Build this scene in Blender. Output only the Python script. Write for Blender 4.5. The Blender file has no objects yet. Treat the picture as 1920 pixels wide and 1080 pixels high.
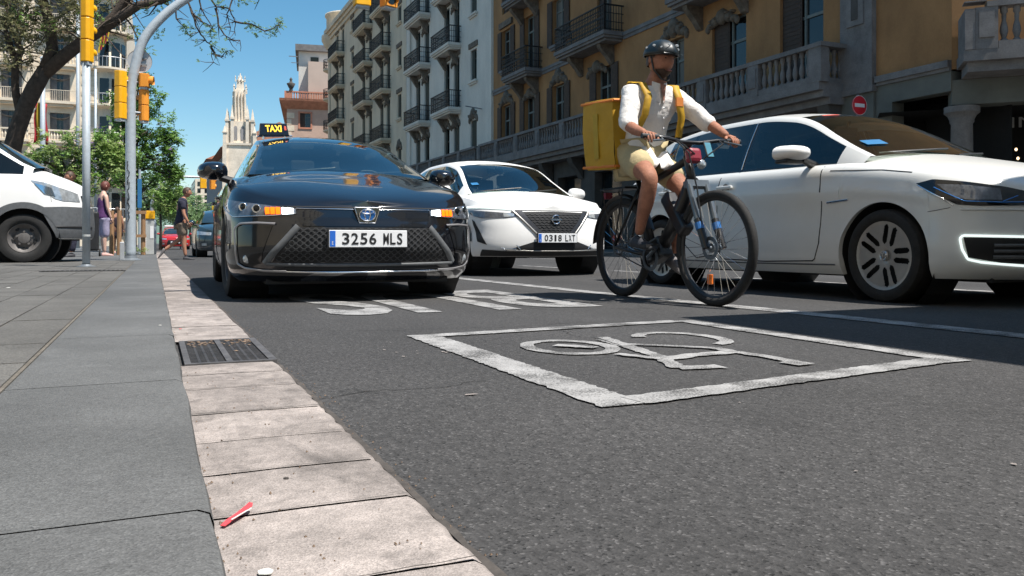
import bpy, bmesh, math, random
import numpy as np
from mathutils import Vector, Matrix
R = math.radians
SC = bpy.context.scene
COL = SC.collection
random.seed(7)
# ---------------------------------------------------------------- camera, sky, sun, exposure
THETA = 23.88
cam_d = bpy.data.cameras.new('camera')
cam_d.sensor_width = 36.0
cam_d.lens = 1518 / 1920 * 36
cam_d.shift_y = -(540 - 456) / 1920
cam_d.clip_start = 0.05
cam_d.clip_end = 6000
cam = bpy.data.objects.new('camera', cam_d)
COL.objects.link(cam)
cam.location = (0, 0, 0.40)
cam.rotation_euler = (R(90), 0, R(-THETA))
SC.camera = cam

SUNV = Vector((0.28, -0.36, 1.0)).normalized()      # towards the sun
world = bpy.data.worlds.new('World')
SC.world = world
world.use_nodes = True
wn = world.node_tree.nodes
wl = world.node_tree.links
sky = wn.new('ShaderNodeTexSky')
sky.sky_type = 'NISHITA'
sky.sun_disc = False
sky.sun_elevation = math.asin(SUNV.z)
sky.sun_rotation = math.atan2(SUNV.x, SUNV.y)
sky.air_density = 1.0
sky.dust_density = 0.3
sky.ozone_density = 1.6
bg = wn['Background']
bg.inputs['Strength'].default_value = 0.092
hs = wn.new('ShaderNodeHueSaturation')
hs.inputs['Hue'].default_value = 0.485
hs.inputs['Saturation'].default_value = 1.28
hs.inputs['Value'].default_value = 1.0
wl.new(sky.outputs['Color'], hs.inputs['Color'])
wl.new(hs.outputs['Color'], bg.inputs['Color'])

sun_d = bpy.data.lights.new('sun', 'SUN')
sun_d.energy = 5.0
sun_d.angle = R(0.5)
sun_d.color = (1.0, 0.955, 0.89)
sun = bpy.data.objects.new('sun', sun_d)
COL.objects.link(sun)
sun.rotation_euler = SUNV.to_track_quat('Z', 'Y').to_euler()
sun.location = SUNV * 60

SC.view_settings.view_transform = 'Standard'
SC.view_settings.look = 'None'
SC.view_settings.exposure = 0.66
SC.view_settings.gamma = 1.0
SC.cycles.max_bounces = 6
SC.cycles.glossy_bounces = 3
SC.cycles.diffuse_bounces = 3
SC.cycles.transmission_bounces = 4
SC.cycles.transparent_max_bounces = 8

# ---------------------------------------------------------------- materials
def lin(c):
    return tuple((x / 12.92 if x <= 0.04045 else ((x + 0.055) / 1.055) ** 2.4) for x in c)

def mat(name, col, rough=0.6, metal=0.0, var=0.12, scale=6.0, bump=0.0, bscale=60.0, coat=0.0, ior=1.5, emit=0.0,
        island=0.0, fine=0.0, fscale=200.0, stretch=None, spec=0.5):
    m = bpy.data.materials.new(name)
    m.use_nodes = True
    nt = m.node_tree
    n, l = nt.nodes, nt.links
    b = n['Principled BSDF']
    b.inputs['Roughness'].default_value = rough
    b.inputs['Metallic'].default_value = metal
    b.inputs['IOR'].default_value = ior
    b.inputs['Coat Weight'].default_value = coat
    b.inputs['Coat Roughness'].default_value = 0.03
    b.inputs['Specular IOR Level'].default_value = spec
    tc = n.new('ShaderNodeTexCoord')
    src = tc.outputs['Object']
    if stretch:
        mp = n.new('ShaderNodeMapping')
        mp.inputs['Scale'].default_value = stretch
        l.new(src, mp.inputs['Vector'])
        src = mp.outputs['Vector']
    nz = n.new('ShaderNodeTexNoise')
    nz.inputs['Scale'].default_value = scale
    nz.inputs['Detail'].default_value = 6
    nz.inputs['Roughness'].default_value = 0.65
    l.new(src, nz.inputs['Vector'])
    mr = n.new('ShaderNodeMapRange')
    mr.inputs['From Min'].default_value = 0.3
    mr.inputs['From Max'].default_value = 0.7
    mr.inputs['To Min'].default_value = 1 - var
    mr.inputs['To Max'].default_value = 1 + var
    l.new(nz.outputs['Fac'], mr.inputs['Value'])
    val = mr.outputs['Result']
    if fine:
        n2 = n.new('ShaderNodeTexNoise')
        n2.inputs['Scale'].default_value = fscale
        n2.inputs['Detail'].default_value = 3
        l.new(src, n2.inputs['Vector'])
        m2 = n.new('ShaderNodeMapRange')
        m2.inputs['From Min'].default_value = 0.3
        m2.inputs['From Max'].default_value = 0.7
        m2.inputs['To Min'].default_value = 1 - fine
        m2.inputs['To Max'].default_value = 1 + fine
        l.new(n2.outputs['Fac'], m2.inputs['Value'])
        mm = n.new('ShaderNodeMath'); mm.operation = 'MULTIPLY'
        l.new(val, mm.inputs[0]); l.new(m2.outputs['Result'], mm.inputs[1])
        val = mm.outputs[0]
    if island:
        ge = n.new('ShaderNodeNewGeometry')
        m3 = n.new('ShaderNodeMapRange')
        m3.inputs['To Min'].default_value = 1 - island
        m3.inputs['To Max'].default_value = 1 + island
        l.new(ge.outputs['Random Per Island'], m3.inputs['Value'])
        mm = n.new('ShaderNodeMath'); mm.operation = 'MULTIPLY'
        l.new(val, mm.inputs[0]); l.new(m3.outputs['Result'], mm.inputs[1])
        val = mm.outputs[0]
    vm = n.new('ShaderNodeVectorMath'); vm.operation = 'SCALE'
    vm.inputs[0].default_value = col[:3]
    l.new(val, vm.inputs['Scale'])
    l.new(vm.outputs['Vector'], b.inputs['Base Color'])
    if bump:
        n4 = n.new('ShaderNodeTexNoise')
        n4.inputs['Scale'].default_value = bscale
        n4.inputs['Detail'].default_value = 5
        l.new(src, n4.inputs['Vector'])
        bp = n.new('ShaderNodeBump')
        bp.inputs['Strength'].default_value = bump
        bp.inputs['Distance'].default_value = 0.02
        l.new(n4.outputs['Fac'], bp.inputs['Height'])
        l.new(bp.outputs['Normal'], b.inputs['Normal'])
    if emit:
        b.inputs['Emission Color'].default_value = (*col[:3], 1)
        b.inputs['Emission Strength'].default_value = emit
    return m

def speckle(m, scale, amount, bright=2.4, dark=0.35):
    """scatter lighter and darker stone chips over a material (real aggregate in the surface)"""
    nt = m.node_tree; n, l = nt.nodes, nt.links
    b = n['Principled BSDF']
    old = b.inputs['Base Color'].links[0].from_socket
    tc = n.new('ShaderNodeTexCoord')
    vo = n.new('ShaderNodeTexVoronoi'); vo.inputs['Scale'].default_value = scale
    l.new(tc.outputs['Object'], vo.inputs['Vector'])
    sp = n.new('ShaderNodeSeparateColor'); l.new(vo.outputs['Color'], sp.inputs['Color'])
    cr = n.new('ShaderNodeValToRGB')
    e = cr.color_ramp.elements
    e[0].position = 0.0; e[0].color = (dark,) * 3 + (1,)
    e[1].position = 1.0; e[1].color = (bright,) * 3 + (1,)
    e.new(amount).color = (0.8, 0.8, 0.8, 1)
    e.new(0.5).color = (1, 1, 1, 1)
    e.new(1 - amount).color = (1.2, 1.2, 1.2, 1)
    cr.color_ramp.interpolation = 'LINEAR'
    l.new(sp.outputs['Red'], cr.inputs['Fac'])
    mx = n.new('ShaderNodeVectorMath'); mx.operation = 'MULTIPLY'
    l.new(old, mx.inputs[0]); l.new(cr.outputs['Color'], mx.inputs[1])
    l.new(mx.outputs['Vector'], b.inputs['Base Color'])
    bp = n.new('ShaderNodeBump'); bp.inputs['Strength'].default_value = 0.35; bp.inputs['Distance'].default_value = 0.004
    l.new(vo.outputs['Distance'], bp.inputs['Height'])
    l.new(bp.outputs['Normal'], b.inputs['Normal'])
    return m

def stains(m, scale, lo, hi, factor, stretch=(1, 1, 1), off=0.0):
    """irregular stains or worn patches with their own outline, over a ground material"""
    nt = m.node_tree; n, l = nt.nodes, nt.links
    b = n['Principled BSDF']; old = b.inputs['Base Color'].links[0].from_socket
    tc = n.new('ShaderNodeTexCoord'); mp = n.new('ShaderNodeMapping'); mp.inputs['Scale'].default_value = stretch; mp.inputs['Location'].default_value = (off, off * .7, 0)
    l.new(tc.outputs['Object'], mp.inputs['Vector'])
    nz = n.new('ShaderNodeTexNoise'); nz.inputs['Scale'].default_value = scale; nz.inputs['Detail'].default_value = 8; nz.inputs['Roughness'].default_value = .7; nz.inputs['Distortion'].default_value = .6
    l.new(mp.outputs['Vector'], nz.inputs['Vector'])
    mr = n.new('ShaderNodeMapRange'); mr.inputs['From Min'].default_value = lo; mr.inputs['From Max'].default_value = hi; mr.inputs['To Min'].default_value = 1.0; mr.inputs['To Max'].default_value = factor
    l.new(nz.outputs['Fac'], mr.inputs['Value'])
    vm = n.new('ShaderNodeVectorMath'); vm.operation = 'SCALE'; l.new(old, vm.inputs[0]); l.new(mr.outputs['Result'], vm.inputs['Scale']); l.new(vm.outputs['Vector'], b.inputs['Base Color'])
    return m

MT = {}
MT['asphalt'] = speckle(mat('asphalt', (0.040, 0.0385, 0.038), 0.9, var=0.24, scale=1.1, fine=0.3, fscale=70, stretch=(1, .45, 1)), 230, 0.10, 2.5, 0.15)
MT['gutter'] = speckle(mat('gutter_concrete', (0.275, 0.24, 0.22), 0.85, var=0.42, scale=4.5, island=0.14, fine=0.12, fscale=40), 420, 0.06, 1.2, 0.7)
MT['joint'] = mat('joint_dirt', (0.06, 0.052, 0.046), 0.95, var=0.5, scale=18)
MT['joint_dark'] = mat('crack_dirt', (0.02, 0.019, 0.018), 0.95, var=0.4, scale=30)
MT['granite'] = speckle(mat('granite_slab', (0.094, 0.095, 0.094), 0.85, var=0.26, scale=1.7, island=0.07, fine=0.10, fscale=120), 480, 0.10, 1.45, 0.65)
stains(MT['asphalt'], 2.6, .60, .68, .62, (1, .6, 1)); stains(MT['asphalt'], 1.4, .58, .75, 1.35, (1.6, .35, 1), 7.3); stains(MT['asphalt'], 9.0, .66, .72, .55, (1, 1, 1), 3.1)
stains(MT['gutter'], 7.0, .54, .68, .62, (1.4, .8, 1), 1.7); stains(MT['gutter'], 2.2, .52, .70, .74, (2.5, .7, 1), 5.0); stains(MT['granite'], 2.4, .55, .72, 1.28, (1, .8, 1), 2.2); stains(MT['granite'], 14.0, .64, .72, .72, (1, 1, 1), 4.2)
MT['panot'] = speckle(mat('pavement_tile', (0.092, 0.088, 0.081), 0.9, var=0.22, scale=3, island=0.12, fine=0.12, fscale=90), 300, 0.1, 1.5, 0.6)
MT['sand'] = mat('joint_sand', (0.125, 0.11, 0.09), 0.95, var=0.3, scale=20)
MT['iron'] = mat('cast_iron', (0.075, 0.07, 0.068), 0.6, 0.6, var=0.35, scale=20, bump=0.2)
MT['grate_frame'] = mat('grate_frame_iron', (0.10, 0.095, 0.095), 0.6, 0.3, var=0.4, scale=25)
MT['black'] = mat('black_void', (0.008, 0.008, 0.009), 0.7, var=0.2)
MT['dirt'] = mat('dirt', (0.16, 0.11, 0.075), 0.95, var=0.4, scale=25)

def glass_mat(name, tint, strength=1.25):
    """thin tinted pane: lets the cabin show through and mirrors the sky by angle"""
    m = bpy.data.materials.new(name); m.use_nodes = True
    nt = m.node_tree; n, l = nt.nodes, nt.links
    for x in list(n): n.remove(x)
    out = n.new('ShaderNodeOutputMaterial'); tr = n.new('ShaderNodeBsdfTransparent'); gl = n.new('ShaderNodeBsdfGlossy'); mx = n.new('ShaderNodeMixShader'); fr = n.new('ShaderNodeFresnel'); mu = n.new('ShaderNodeMath')
    tr.inputs['Color'].default_value = (*tint, 1); gl.inputs['Color'].default_value = (.95, 1, 1, 1); gl.inputs['Roughness'].default_value = .015
    fr.inputs['IOR'].default_value = 1.52; mu.operation = 'MULTIPLY'; mu.use_clamp = True; mu.inputs[1].default_value = strength
    l.new(fr.outputs[0], mu.inputs[0]); l.new(mu.outputs[0], mx.inputs['Fac']); l.new(tr.outputs[0], mx.inputs[1]); l.new(gl.outputs[0], mx.inputs[2]); l.new(mx.outputs[0], out.inputs['Surface'])
    return m
MT['windscreen'] = glass_mat('windscreen_glass', (.60, .68, .64), 1.5)
MT['side_glass'] = glass_mat('side_window_glass', (.34, .39, .37), 1.5)

def paint_mat():
    m = mat('road_paint', (0.29, 0.285, 0.28), 0.8, var=0.22, scale=9, fine=0.2, fscale=150)
    nt = m.node_tree; n, l = nt.nodes, nt.links
    b = n['Principled BSDF']
    old = b.inputs['Base Color'].links[0].from_socket
    tc = n.new('ShaderNodeTexCoord')
    nz = n.new('ShaderNodeTexNoise'); nz.inputs['Scale'].default_value = 170; nz.inputs['Detail'].default_value = 4
    l.new(tc.outputs['Object'], nz.inputs['Vector'])
    n2 = n.new('ShaderNodeTexNoise'); n2.inputs['Scale'].default_value = 7; n2.inputs['Detail'].default_value = 6
    l.new(tc.outputs['Object'], n2.inputs['Vector'])
    ad = n.new('ShaderNodeMath'); ad.operation = 'ADD'
    l.new(nz.outputs['Fac'], ad.inputs[0]); l.new(n2.outputs['Fac'], ad.inputs[1])
    mr = n.new('ShaderNodeMapRange'); mr.inputs['From Min'].default_value = 0.83; mr.inputs['From Max'].default_value = 1.06
    l.new(ad.outputs[0], mr.inputs['Value'])
    mx = n.new('ShaderNodeMix'); mx.data_type = 'RGBA'
    mx.inputs['A'].default_value = (0.062, 0.06, 0.058, 1)
    l.new(mr.outputs['Result'], mx.inputs['Factor']); l.new(old, mx.inputs['B'])
    l.new(mx.outputs['Result'], b.inputs['Base Color'])
    return m
MT['paint'] = paint_mat()

# vehicles
MT['car_black'] = mat('black_car_paint', (0.006, 0.0065, 0.009), 0.14, 0.0, var=0.1, coat=1.0, ior=1.5)
MT['car_white'] = mat('white_car_paint', (0.82, 0.81, 0.79), 0.32, 0.0, var=0.015, coat=0.12, spec=0.35)
MT['car_silver'] = mat('pearl_white_paint', (0.68, 0.68, 0.655), 0.24, 0.0, var=0.02, coat=0.3, spec=0.45)
MT['car_red'] = mat('red_car_paint', (0.45, 0.02, 0.02), 0.25, 0.0, var=0.05, coat=0.8)
MT['car_dark'] = mat('dark_blue_car_paint', (0.02, 0.035, 0.045), 0.2, 0.0, var=0.05, coat=0.9)
MT['glass'] = mat('car_glass', (0.018, 0.028, 0.032), 0.03, 0.0, var=0.35, scale=2.5, ior=1.62, spec=0.75, coat=0.6)
MT['glass_dark'] = mat('dark_car_glass', (0.006, 0.008, 0.009), 0.03, 0.0, var=0.2, ior=1.5, spec=0.5)
MT['plastic'] = mat('black_plastic', (0.018, 0.018, 0.019), 0.5, var=0.25, scale=30)
MT['gloss_black'] = mat('gloss_black', (0.008, 0.008, 0.009), 0.12, var=0.1, coat=0.5)
MT['mesh_grey'] = mat('grille_mesh_grey', (0.045, 0.047, 0.05), 0.5, var=0.2)
MT['grey_plastic'] = mat('grey_plastic', (0.10, 0.105, 0.11), 0.55, var=0.2, scale=20)
MT['tyre'] = mat('tyre_rubber', (0.017, 0.0165, 0.016), 0.85, var=0.3, scale=25, bump=0.1)
MT['chrome'] = mat('chrome', (0.75, 0.76, 0.78), 0.12, 1.0, var=0.05)
MT['alloy'] = mat('alloy', (0.42, 0.40, 0.37), 0.36, 0.6, var=0.1, scale=12)
MT['alloy_dark'] = mat('dark_alloy', (0.06, 0.06, 0.065), 0.4, 0.6, var=0.2)
MT['steel_wheel'] = mat('steel_wheel', (0.14, 0.13, 0.125), 0.55, 0.3, var=0.3, scale=10)
MT['lamp_glass'] = mat('lamp_glass', (0.10, 0.11, 0.13), 0.05, 0.3, var=0.5, scale=22, coat=1.0)
MT['lamp_clear'] = mat('clear_lamp', (0.42, 0.45, 0.47), 0.08, 0.4, var=0.35, scale=14, coat=1.0)
MT['led'] = mat('led_white', (0.85, 0.95, 1.0), 0.3, var=0.02, emit=6.0)
MT['drl'] = mat('drl_dim', (0.80, 0.90, 0.88), 0.3, var=0.02, emit=0.7)
MT['amber'] = mat('amber_lamp', (1.0, 0.13, 0.002), 0.3, var=0.1, emit=1.3)
MT['plate'] = mat('number_plate', (0.78, 0.79, 0.80), 0.35, var=0.03)
MT['plate_blue'] = mat('plate_blue', (0.02, 0.13, 0.55), 0.4, var=0.05)
MT['ink'] = mat('black_ink', (0.012, 0.012, 0.012), 0.5, var=0.05)
MT['taxi_text'] = mat('taxi_sign_text', (1.0, 0.58, 0.04), 0.4, var=0.05, emit=0.55)
MT['badge_blue'] = mat('badge_blue', (0.04, 0.22, 0.62), 0.15, 0.5, var=0.2, coat=1.0)
MT['sticker'] = mat('sticker_blue', (0.03, 0.16, 0.34), 0.4, var=0.1)
MT['sticker_green'] = mat('sticker_green', (0.12, 0.55, 0.06), 0.4, var=0.1, emit=0.25)
MT['sticker_red'] = mat('sticker_red', (0.6, 0.08, 0.05), 0.4, var=0.1)
MT['seat'] = mat('seat_cloth', (0.075, 0.075, 0.08), 0.9, var=0.3)
MT['dash'] = mat('dashboard', (0.09, 0.095, 0.09), 0.6, var=0.3)
MT['headlining'] = mat('headlining', (0.16, 0.16, 0.15), 0.95, var=0.1)

# street furniture
MT['yellow'] = mat('signal_yellow', (0.86, 0.42, 0.008), 0.4, var=0.08, scale=8)
MT['orange'] = mat('signal_orange_side', (0.80, 0.30, 0.03), 0.45, var=0.1, scale=8)
MT['pole'] = mat('galvanised_pole', (0.40, 0.445, 0.48), 0.5, 0.1, var=0.12, scale=14)
MT['pole_dark'] = mat('dark_grey_pole', (0.20, 0.22, 0.24), 0.5, 0.3, var=0.1, scale=9)
MT['sign_red'] = mat('sign_red', (0.62, 0.02, 0.035), 0.4, var=0.05)
MT['sign_white'] = mat('sign_white', (0.78, 0.78, 0.78), 0.4, var=0.04)
MT['sign_back'] = mat('sign_back', (0.45, 0.46, 0.47), 0.45, 0.4, var=0.1)
MT['wood'] = mat('stake_wood', (0.30, 0.17, 0.085), 0.8, var=0.3, scale=14, stretch=(6, 6, 0.6))
MT['cabinet'] = mat('cabinet_grey', (0.42, 0.43, 0.42), 0.6, var=0.12)
MT['red_litter'] = mat('red_litter', (0.72, 0.07, 0.08), 0.5, var=0.1)
MT['white_litter'] = mat('white_litter', (0.75, 0.74, 0.70), 0.7, var=0.1)
MT['satin_grey'] = mat('satin_grey_trim', (0.34, 0.33, 0.335), 0.3, 0.5, var=0.1)
MT['flag_red'] = mat('flag_red', (0.34, 0.015, 0.025), 0.8, var=0.1)
MT['flag_yellow'] = mat('flag_yellow', (0.52, 0.33, 0.02), 0.8, var=0.1)
MT['graffiti'] = mat('graffiti_ink', (0.02, 0.02, 0.025), 0.6, var=0.2)

# ---------------------------------------------------------------- mesh helpers
class MB:
    def __init__(s):
        s.v = []; s.f = []; s.mi = []
    def add(s, verts, faces, mi=0):
        o = len(s.v)
        s.v += [tuple(map(float, p)) for p in verts]
        for f in faces:
            s.f.append(tuple(i + o for i in f)); s.mi.append(mi)
        return s
    def box(s, x0, x1, y0, y1, z0, z1, mi=0):
        v = [(x, y, z) for z in (z0, z1) for y in (y0, y1) for x in (x0, x1)]
        return s.add(v, [(0, 2, 3, 1), (4, 5, 7, 6), (0, 1, 5, 4), (2, 6, 7, 3), (0, 4, 6, 2), (1, 3, 7, 5)], mi)
    def obox(s, c, size, rot=None, mi=0):
        """box centred on c, turned by a Matrix"""
        hx, hy, hz = [q / 2 for q in size]
        v = [Vector((x, y, z)) for z in (-hz, hz) for y in (-hy, hy) for x in (-hx, hx)]
        if rot is not None: v = [rot @ p for p in v]
        c = Vector(c)
        return s.add([p + c for p in v], [(0, 2, 3, 1), (4, 5, 7, 6), (0, 1, 5, 4), (2, 6, 7, 3), (0, 4, 6, 2), (1, 3, 7, 5)], mi)
    def grid(s, P, mi=0, flip=False, close_u=False):
        nu, nv = len(P), len(P[0])
        v = [p for row in P for p in row]
        fs = []
        for i in range(nu if close_u else nu - 1):
            i2 = (i + 1) % nu
            for j in range(nv - 1):
                q = (i * nv + j, i2 * nv + j, i2 * nv + j + 1, i * nv + j + 1)
                fs.append(q[::-1] if flip else q)
        return s.add(v, fs, mi)
    def tube(s, pts, rad, n=10, mi=0, caps=True):
        pts = [Vector(p) for p in pts]
        if not hasattr(rad, '__len__'): rad = [rad] * len(pts)
        rows = []
        up = None
        for i, p in enumerate(pts):
            a = pts[max(0, i - 1)]; b = pts[min(len(pts) - 1, i + 1)]
            d = (b - a).normalized()
            if up is None:
                up = Vector((0, 0, 1)) if abs(d.z) < 0.9 else Vector((1, 0, 0))
            x = d.cross(up).normalized()
            up = x.cross(d).normalized()
            rows.append([p + rad[i] * (math.cos(t) * x + math.sin(t) * up) for t in [2 * math.pi * k / n for k in range(n)]])
        o = len(s.v)
        s.v += [tuple(q) for r in rows for q in r]
        for i in range(len(rows) - 1):
            for k in range(n):
                k2 = (k + 1) % n
                s.f.append((o + i * n + k, o + i * n + k2, o + (i + 1) * n + k2, o + (i + 1) * n + k)); s.mi.append(mi)
        if caps:
            s.f.append(tuple(o + k for k in range(n))[::-1]); s.mi.append(mi)
            s.f.append(tuple(o + (len(rows) - 1) * n + k for k in range(n))); s.mi.append(mi)
        return s
    def lathe(s, prof, n=24, M=None, mi=0, a0=0.0, a1=2 * math.pi):
        """prof: (r, z) pairs turned about local z; M places it"""
        full = abs(a1 - a0 - 2 * math.pi) < 1e-6
        na = n if full else n + 1
        rows = []
        for k in range(na):
            t = a0 + (a1 - a0) * k / n
            row = [Vector((r * math.cos(t), r * math.sin(t), z)) for r, z in prof]
            rows.append([M @ p for p in row] if M is not None else row)
        return s.grid(rows, mi, close_u=full)
    def prism(s, poly, d, mi=0):
        """poly: 3-D ring; d: extrusion Vector"""
        d = Vector(d); n = len(poly)
        a = [Vector(p) for p in poly]; b = [p + d for p in a]
        o = len(s.v)
        s.v += [tuple(p) for p in a + b]
        s.f.append(tuple(o + i for i in range(n))[::-1]); s.mi.append(mi)
        s.f.append(tuple(o + n + i for i in range(n))); s.mi.append(mi)
        for i in range(n):
            j = (i + 1) % n
            s.f.append((o + i, o + j, o + n + j, o + n + i)); s.mi.append(mi)
        return s
    def quad(s, a, b, c, d, mi=0):
        return s.add([a, b, c, d], [(0, 1, 2, 3)], mi)
    def build(s, name, m, parent=None, smooth=False, loc=None, rot=None, bevel=0.0, angle=None, kind=None):
        me = bpy.data.meshes.new(name)
        me.from_pydata(s.v, [], s.f)
        ms = m if isinstance(m, (list, tuple)) else [m]
        for q in ms: me.materials.append(MT[q] if isinstance(q, str) else q)
        if len(ms) > 1: me.polygons.foreach_set('material_index', s.mi)
        if smooth or angle:
            bm = bmesh.new(); bm.from_mesh(me)
            bmesh.ops.remove_doubles(bm, verts=bm.verts, dist=1e-5)
            bmesh.ops.recalc_face_normals(bm, faces=bm.faces)
            for f in bm.faces: f.smooth = True
            if angle:
                for e in bm.edges:
                    if len(e.link_faces) == 2 and e.calc_face_angle(0) > R(angle): e.smooth = False
            bm.to_mesh(me); bm.free()
        me.update()
        o = bpy.data.objects.new(name, me)
        COL.objects.link(o)
        if parent: o.parent = parent
        if loc: o.location = loc
        if rot: o.rotation_euler = rot
        if bevel:
            b = o.modifiers.new('bevel', 'BEVEL'); b.width = bevel; b.segments = 2; b.limit_method = 'ANGLE'; b.angle_limit = R(35)
        if kind: o['kind'] = kind
        return o

def thing(name, label, cat, loc=(0, 0, 0), rz=0.0, group=None):
    o = bpy.data.objects.new(name, None)
    o.empty_display_size = 0.2
    COL.objects.link(o)
    o.location = loc; o.rotation_euler = (0, 0, rz)
    return tag(o, label, cat, group)

def tag(o, label, cat, group=None):
    o['label'] = label; o['category'] = cat
    if group: o['group'] = group
    return o

def copy_tree(o, parent=None):
    c = o.copy(); COL.objects.link(c); c.parent = parent
    for ch in list(o.children): copy_tree(ch, c)
    return c

def pchip(xs, ys):
    xs = np.array(xs, float); ys = np.array(ys, float)
    h = np.diff(xs); d = np.diff(ys) / h
    m = np.zeros_like(ys)
    for i in range(1, len(xs) - 1):
        if d[i - 1] * d[i] > 0:
            w1 = 2 * h[i] + h[i - 1]; w2 = h[i] + 2 * h[i - 1]
            m[i] = (w1 + w2) / (w1 / d[i - 1] + w2 / d[i])
    m[0] = d[0]; m[-1] = d[-1]
    def f(x):
        x = np.clip(np.asarray(x, float), xs[0], xs[-1])
        i = np.clip(np.searchsorted(xs, x) - 1, 0, len(xs) - 2)
        t = (x - xs[i]) / h[i]
        return ((1 + 2 * t) * (1 - t) ** 2 * ys[i] + t * (1 - t) ** 2 * h[i] * m[i] + t * t * (3 - 2 * t) * ys[i + 1] + t * t * (t - 1) * h[i] * m[i + 1])
    return f

def text_mesh(body, size, width=None, ext=0.0, bold=0.0):
    """letters as a mesh in the local xy plane, centred; returns (verts, faces)"""
    cu = bpy.data.curves.new('letters', 'FONT')
    cu.body = body; cu.size = size; cu.align_x = 'CENTER'; cu.align_y = 'CENTER'; cu.offset = bold; cu.resolution_u = 3
    o = bpy.data.objects.new('letters', cu); COL.objects.link(o)
    bpy.context.view_layer.update()
    dg = bpy.context.evaluated_depsgraph_get()
    me = bpy.data.meshes.new_from_object(o.evaluated_get(dg))
    V = np.array([v.co[:] for v in me.vertices]); F = [tuple(p.vertices) for p in me.polygons]
    bpy.data.objects.remove(o); bpy.data.curves.remove(cu); bpy.data.meshes.remove(me)
    c = (V.max(0) + V.min(0)) / 2
    V = V - c
    w, hgt = (V.max(0) - V.min(0))[:2]
    if width: V[:, 0] *= width / w
    V[:, 1] *= size / hgt
    return V, F
# ---------------------------------------------------------------- ground, road, pavement
def sheet(name, x0, x1, y0, y1, z, m, kind='structure'):
    b = MB(); b.quad((x0, y0, z), (x1, y0, z), (x1, y1, z), (x0, y1, z))
    return b.build(name, m, kind=kind)
sheet('ground', -900, 900, -300, 3000, -0.03, 'panot')
sheet('road', 0.0, 12.5, -30, 420, 0.0, 'asphalt')
SW = 0.12
# far pavement along the right-hand facades
b = MB(); b.box(12.5, 17.4, -12, 420, -0.02, 0.13); b.build('far_pavement', 'panot', kind='structure')
b = MB(); b.box(12.3, 12.5, -12, 420, -0.02, 0.135); b.build('far_kerb', 'granite', kind='structure', bevel=0.012)
b = MB(); b.box(17.4, 60, 6.2, -20, -0.02, 0.006); b.build('side_street', 'asphalt', kind='structure')

# the gutter: pale concrete tiles flush with the asphalt
rg = random.Random(3)
joints = [-1.2, -0.9, -0.6, -0.3, 0.0, 0.3, 0.62, 0.93, 1.21, 1.44, 1.68, 1.96, 2.30, 2.55, 2.76]
y = 3.44
far = [y]
while y < 40:
    y += 0.62 if y > 6 else rg.choice((0.30, 0.62))
    far.append(y)
g = MB(); jm = MB()
def gutter_tile(y0, y1):
    n = max(2, int((y1 - y0) / 0.04)) if y0 < 3 else 2
    rows = []
    for i in range(n + 1):
        yy = y0 + 0.003 + (y1 - y0 - 0.006) * i / n
        e = 0.372 + (rg.uniform(-0.004, 0.003) if y0 < 5 else 0)
        zz = 0.012 + rg.uniform(-0.0008, 0.0008)
        rows.append([(0.03, yy, zz), (0.10, yy, zz - 0.001), (0.20, yy, zz), (0.30, yy, zz - 0.001), (e - 0.012, yy, zz - 0.002), (e, yy, zz - 0.009), (e + 0.002, yy, -0.02)])
    g.grid(rows, flip=True)
for a, c in zip(joints[:-1], joints[1:]): gutter_tile(a, c)
for a, c in zip(far[:-1], far[1:]): gutter_tile(a, c)
g.build('gutter', 'gutter', kind='structure', smooth=True)
for yy in joints + far[:12]:
    pts = []
    for i in range(13):
        pts.append((0.04 + 0.33 * i / 12, yy + rg.uniform(-0.0025, 0.0025)))
    w = rg.choice((0.0008, 0.0014, 0.0018, 0.0028))
    rows = [[(px_, py_ - w * rg.uniform(0.6, 1.3), 0.0145), (px_, py_ + w * rg.uniform(0.6, 1.3), 0.0145)] for px_, py_ in pts]
    jm.grid(rows)
# dirt line along the foot of the kerb and along the asphalt edge
rows = [[(0.055, -1 + 0.06 * i, 0.0142), (0.07 + rg.uniform(0, 0.006), -1 + 0.06 * i, 0.0142)] for i in range(160) if not 2.75 < -1 + 0.06 * i < 3.46]
jm.grid(rows)
rows = [[(0.372, -1 + 0.05 * i, 0.0025), (0.380 + rg.uniform(0, 0.008), -1 + 0.05 * i, 0.0025)] for i in range(240)]
jm.grid(rows)
jm.build('gutter_joints', 'joint', kind='structure')

# pavement: a strip of big granite slabs, then small cast tiles
k = MB()
sj = [-1.2, -0.5, 0.0, 0.91, 1.80]
yy = 1.80
while yy < 60:
    yy += 0.9; sj.append(yy)
for a, c in zip(sj[:-1], sj[1:]):
    if a < 12:
        n = 8
        rows = []
        for i in range(n + 1):
            q = a + 0.002 + (c - a - 0.004) * i / n
            e = 0.060 + rg.uniform(-0.003, 0.002)
            rows.append([(-0.262, q, -0.02), (-0.262, q, SW - 0.002), (-0.257, q, SW), (e - 0.016, q, SW), (e - 0.004, q, SW - 0.005), (e, q, SW - 0.018), (e, q, -0.02)])
        k.grid(rows, flip=True)
        k.quad((-0.262, a + .002, -.02), (-0.262, a + .002, SW), (0.05, a + .002, SW - .004), (0.05, a + .002, -.02))
        k.quad((-0.262, c - .002, -.02), (0.05, c - .002, -.02), (0.05, c - .002, SW - .004), (-0.262, c - .002, SW))
    else:
        k.box(-0.262, 0.06, a + .002, c - .002, -0.02, SW)
k.build('kerb', 'granite', kind='structure', angle=50)
jn = MB(); jn.box(-0.267, 0.045, -1.2, 60, -0.02, SW - 0.012); jn.build('kerb_bed', 'joint', kind='structure')
t = MB()
x = -0.272
col = 0
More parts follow.
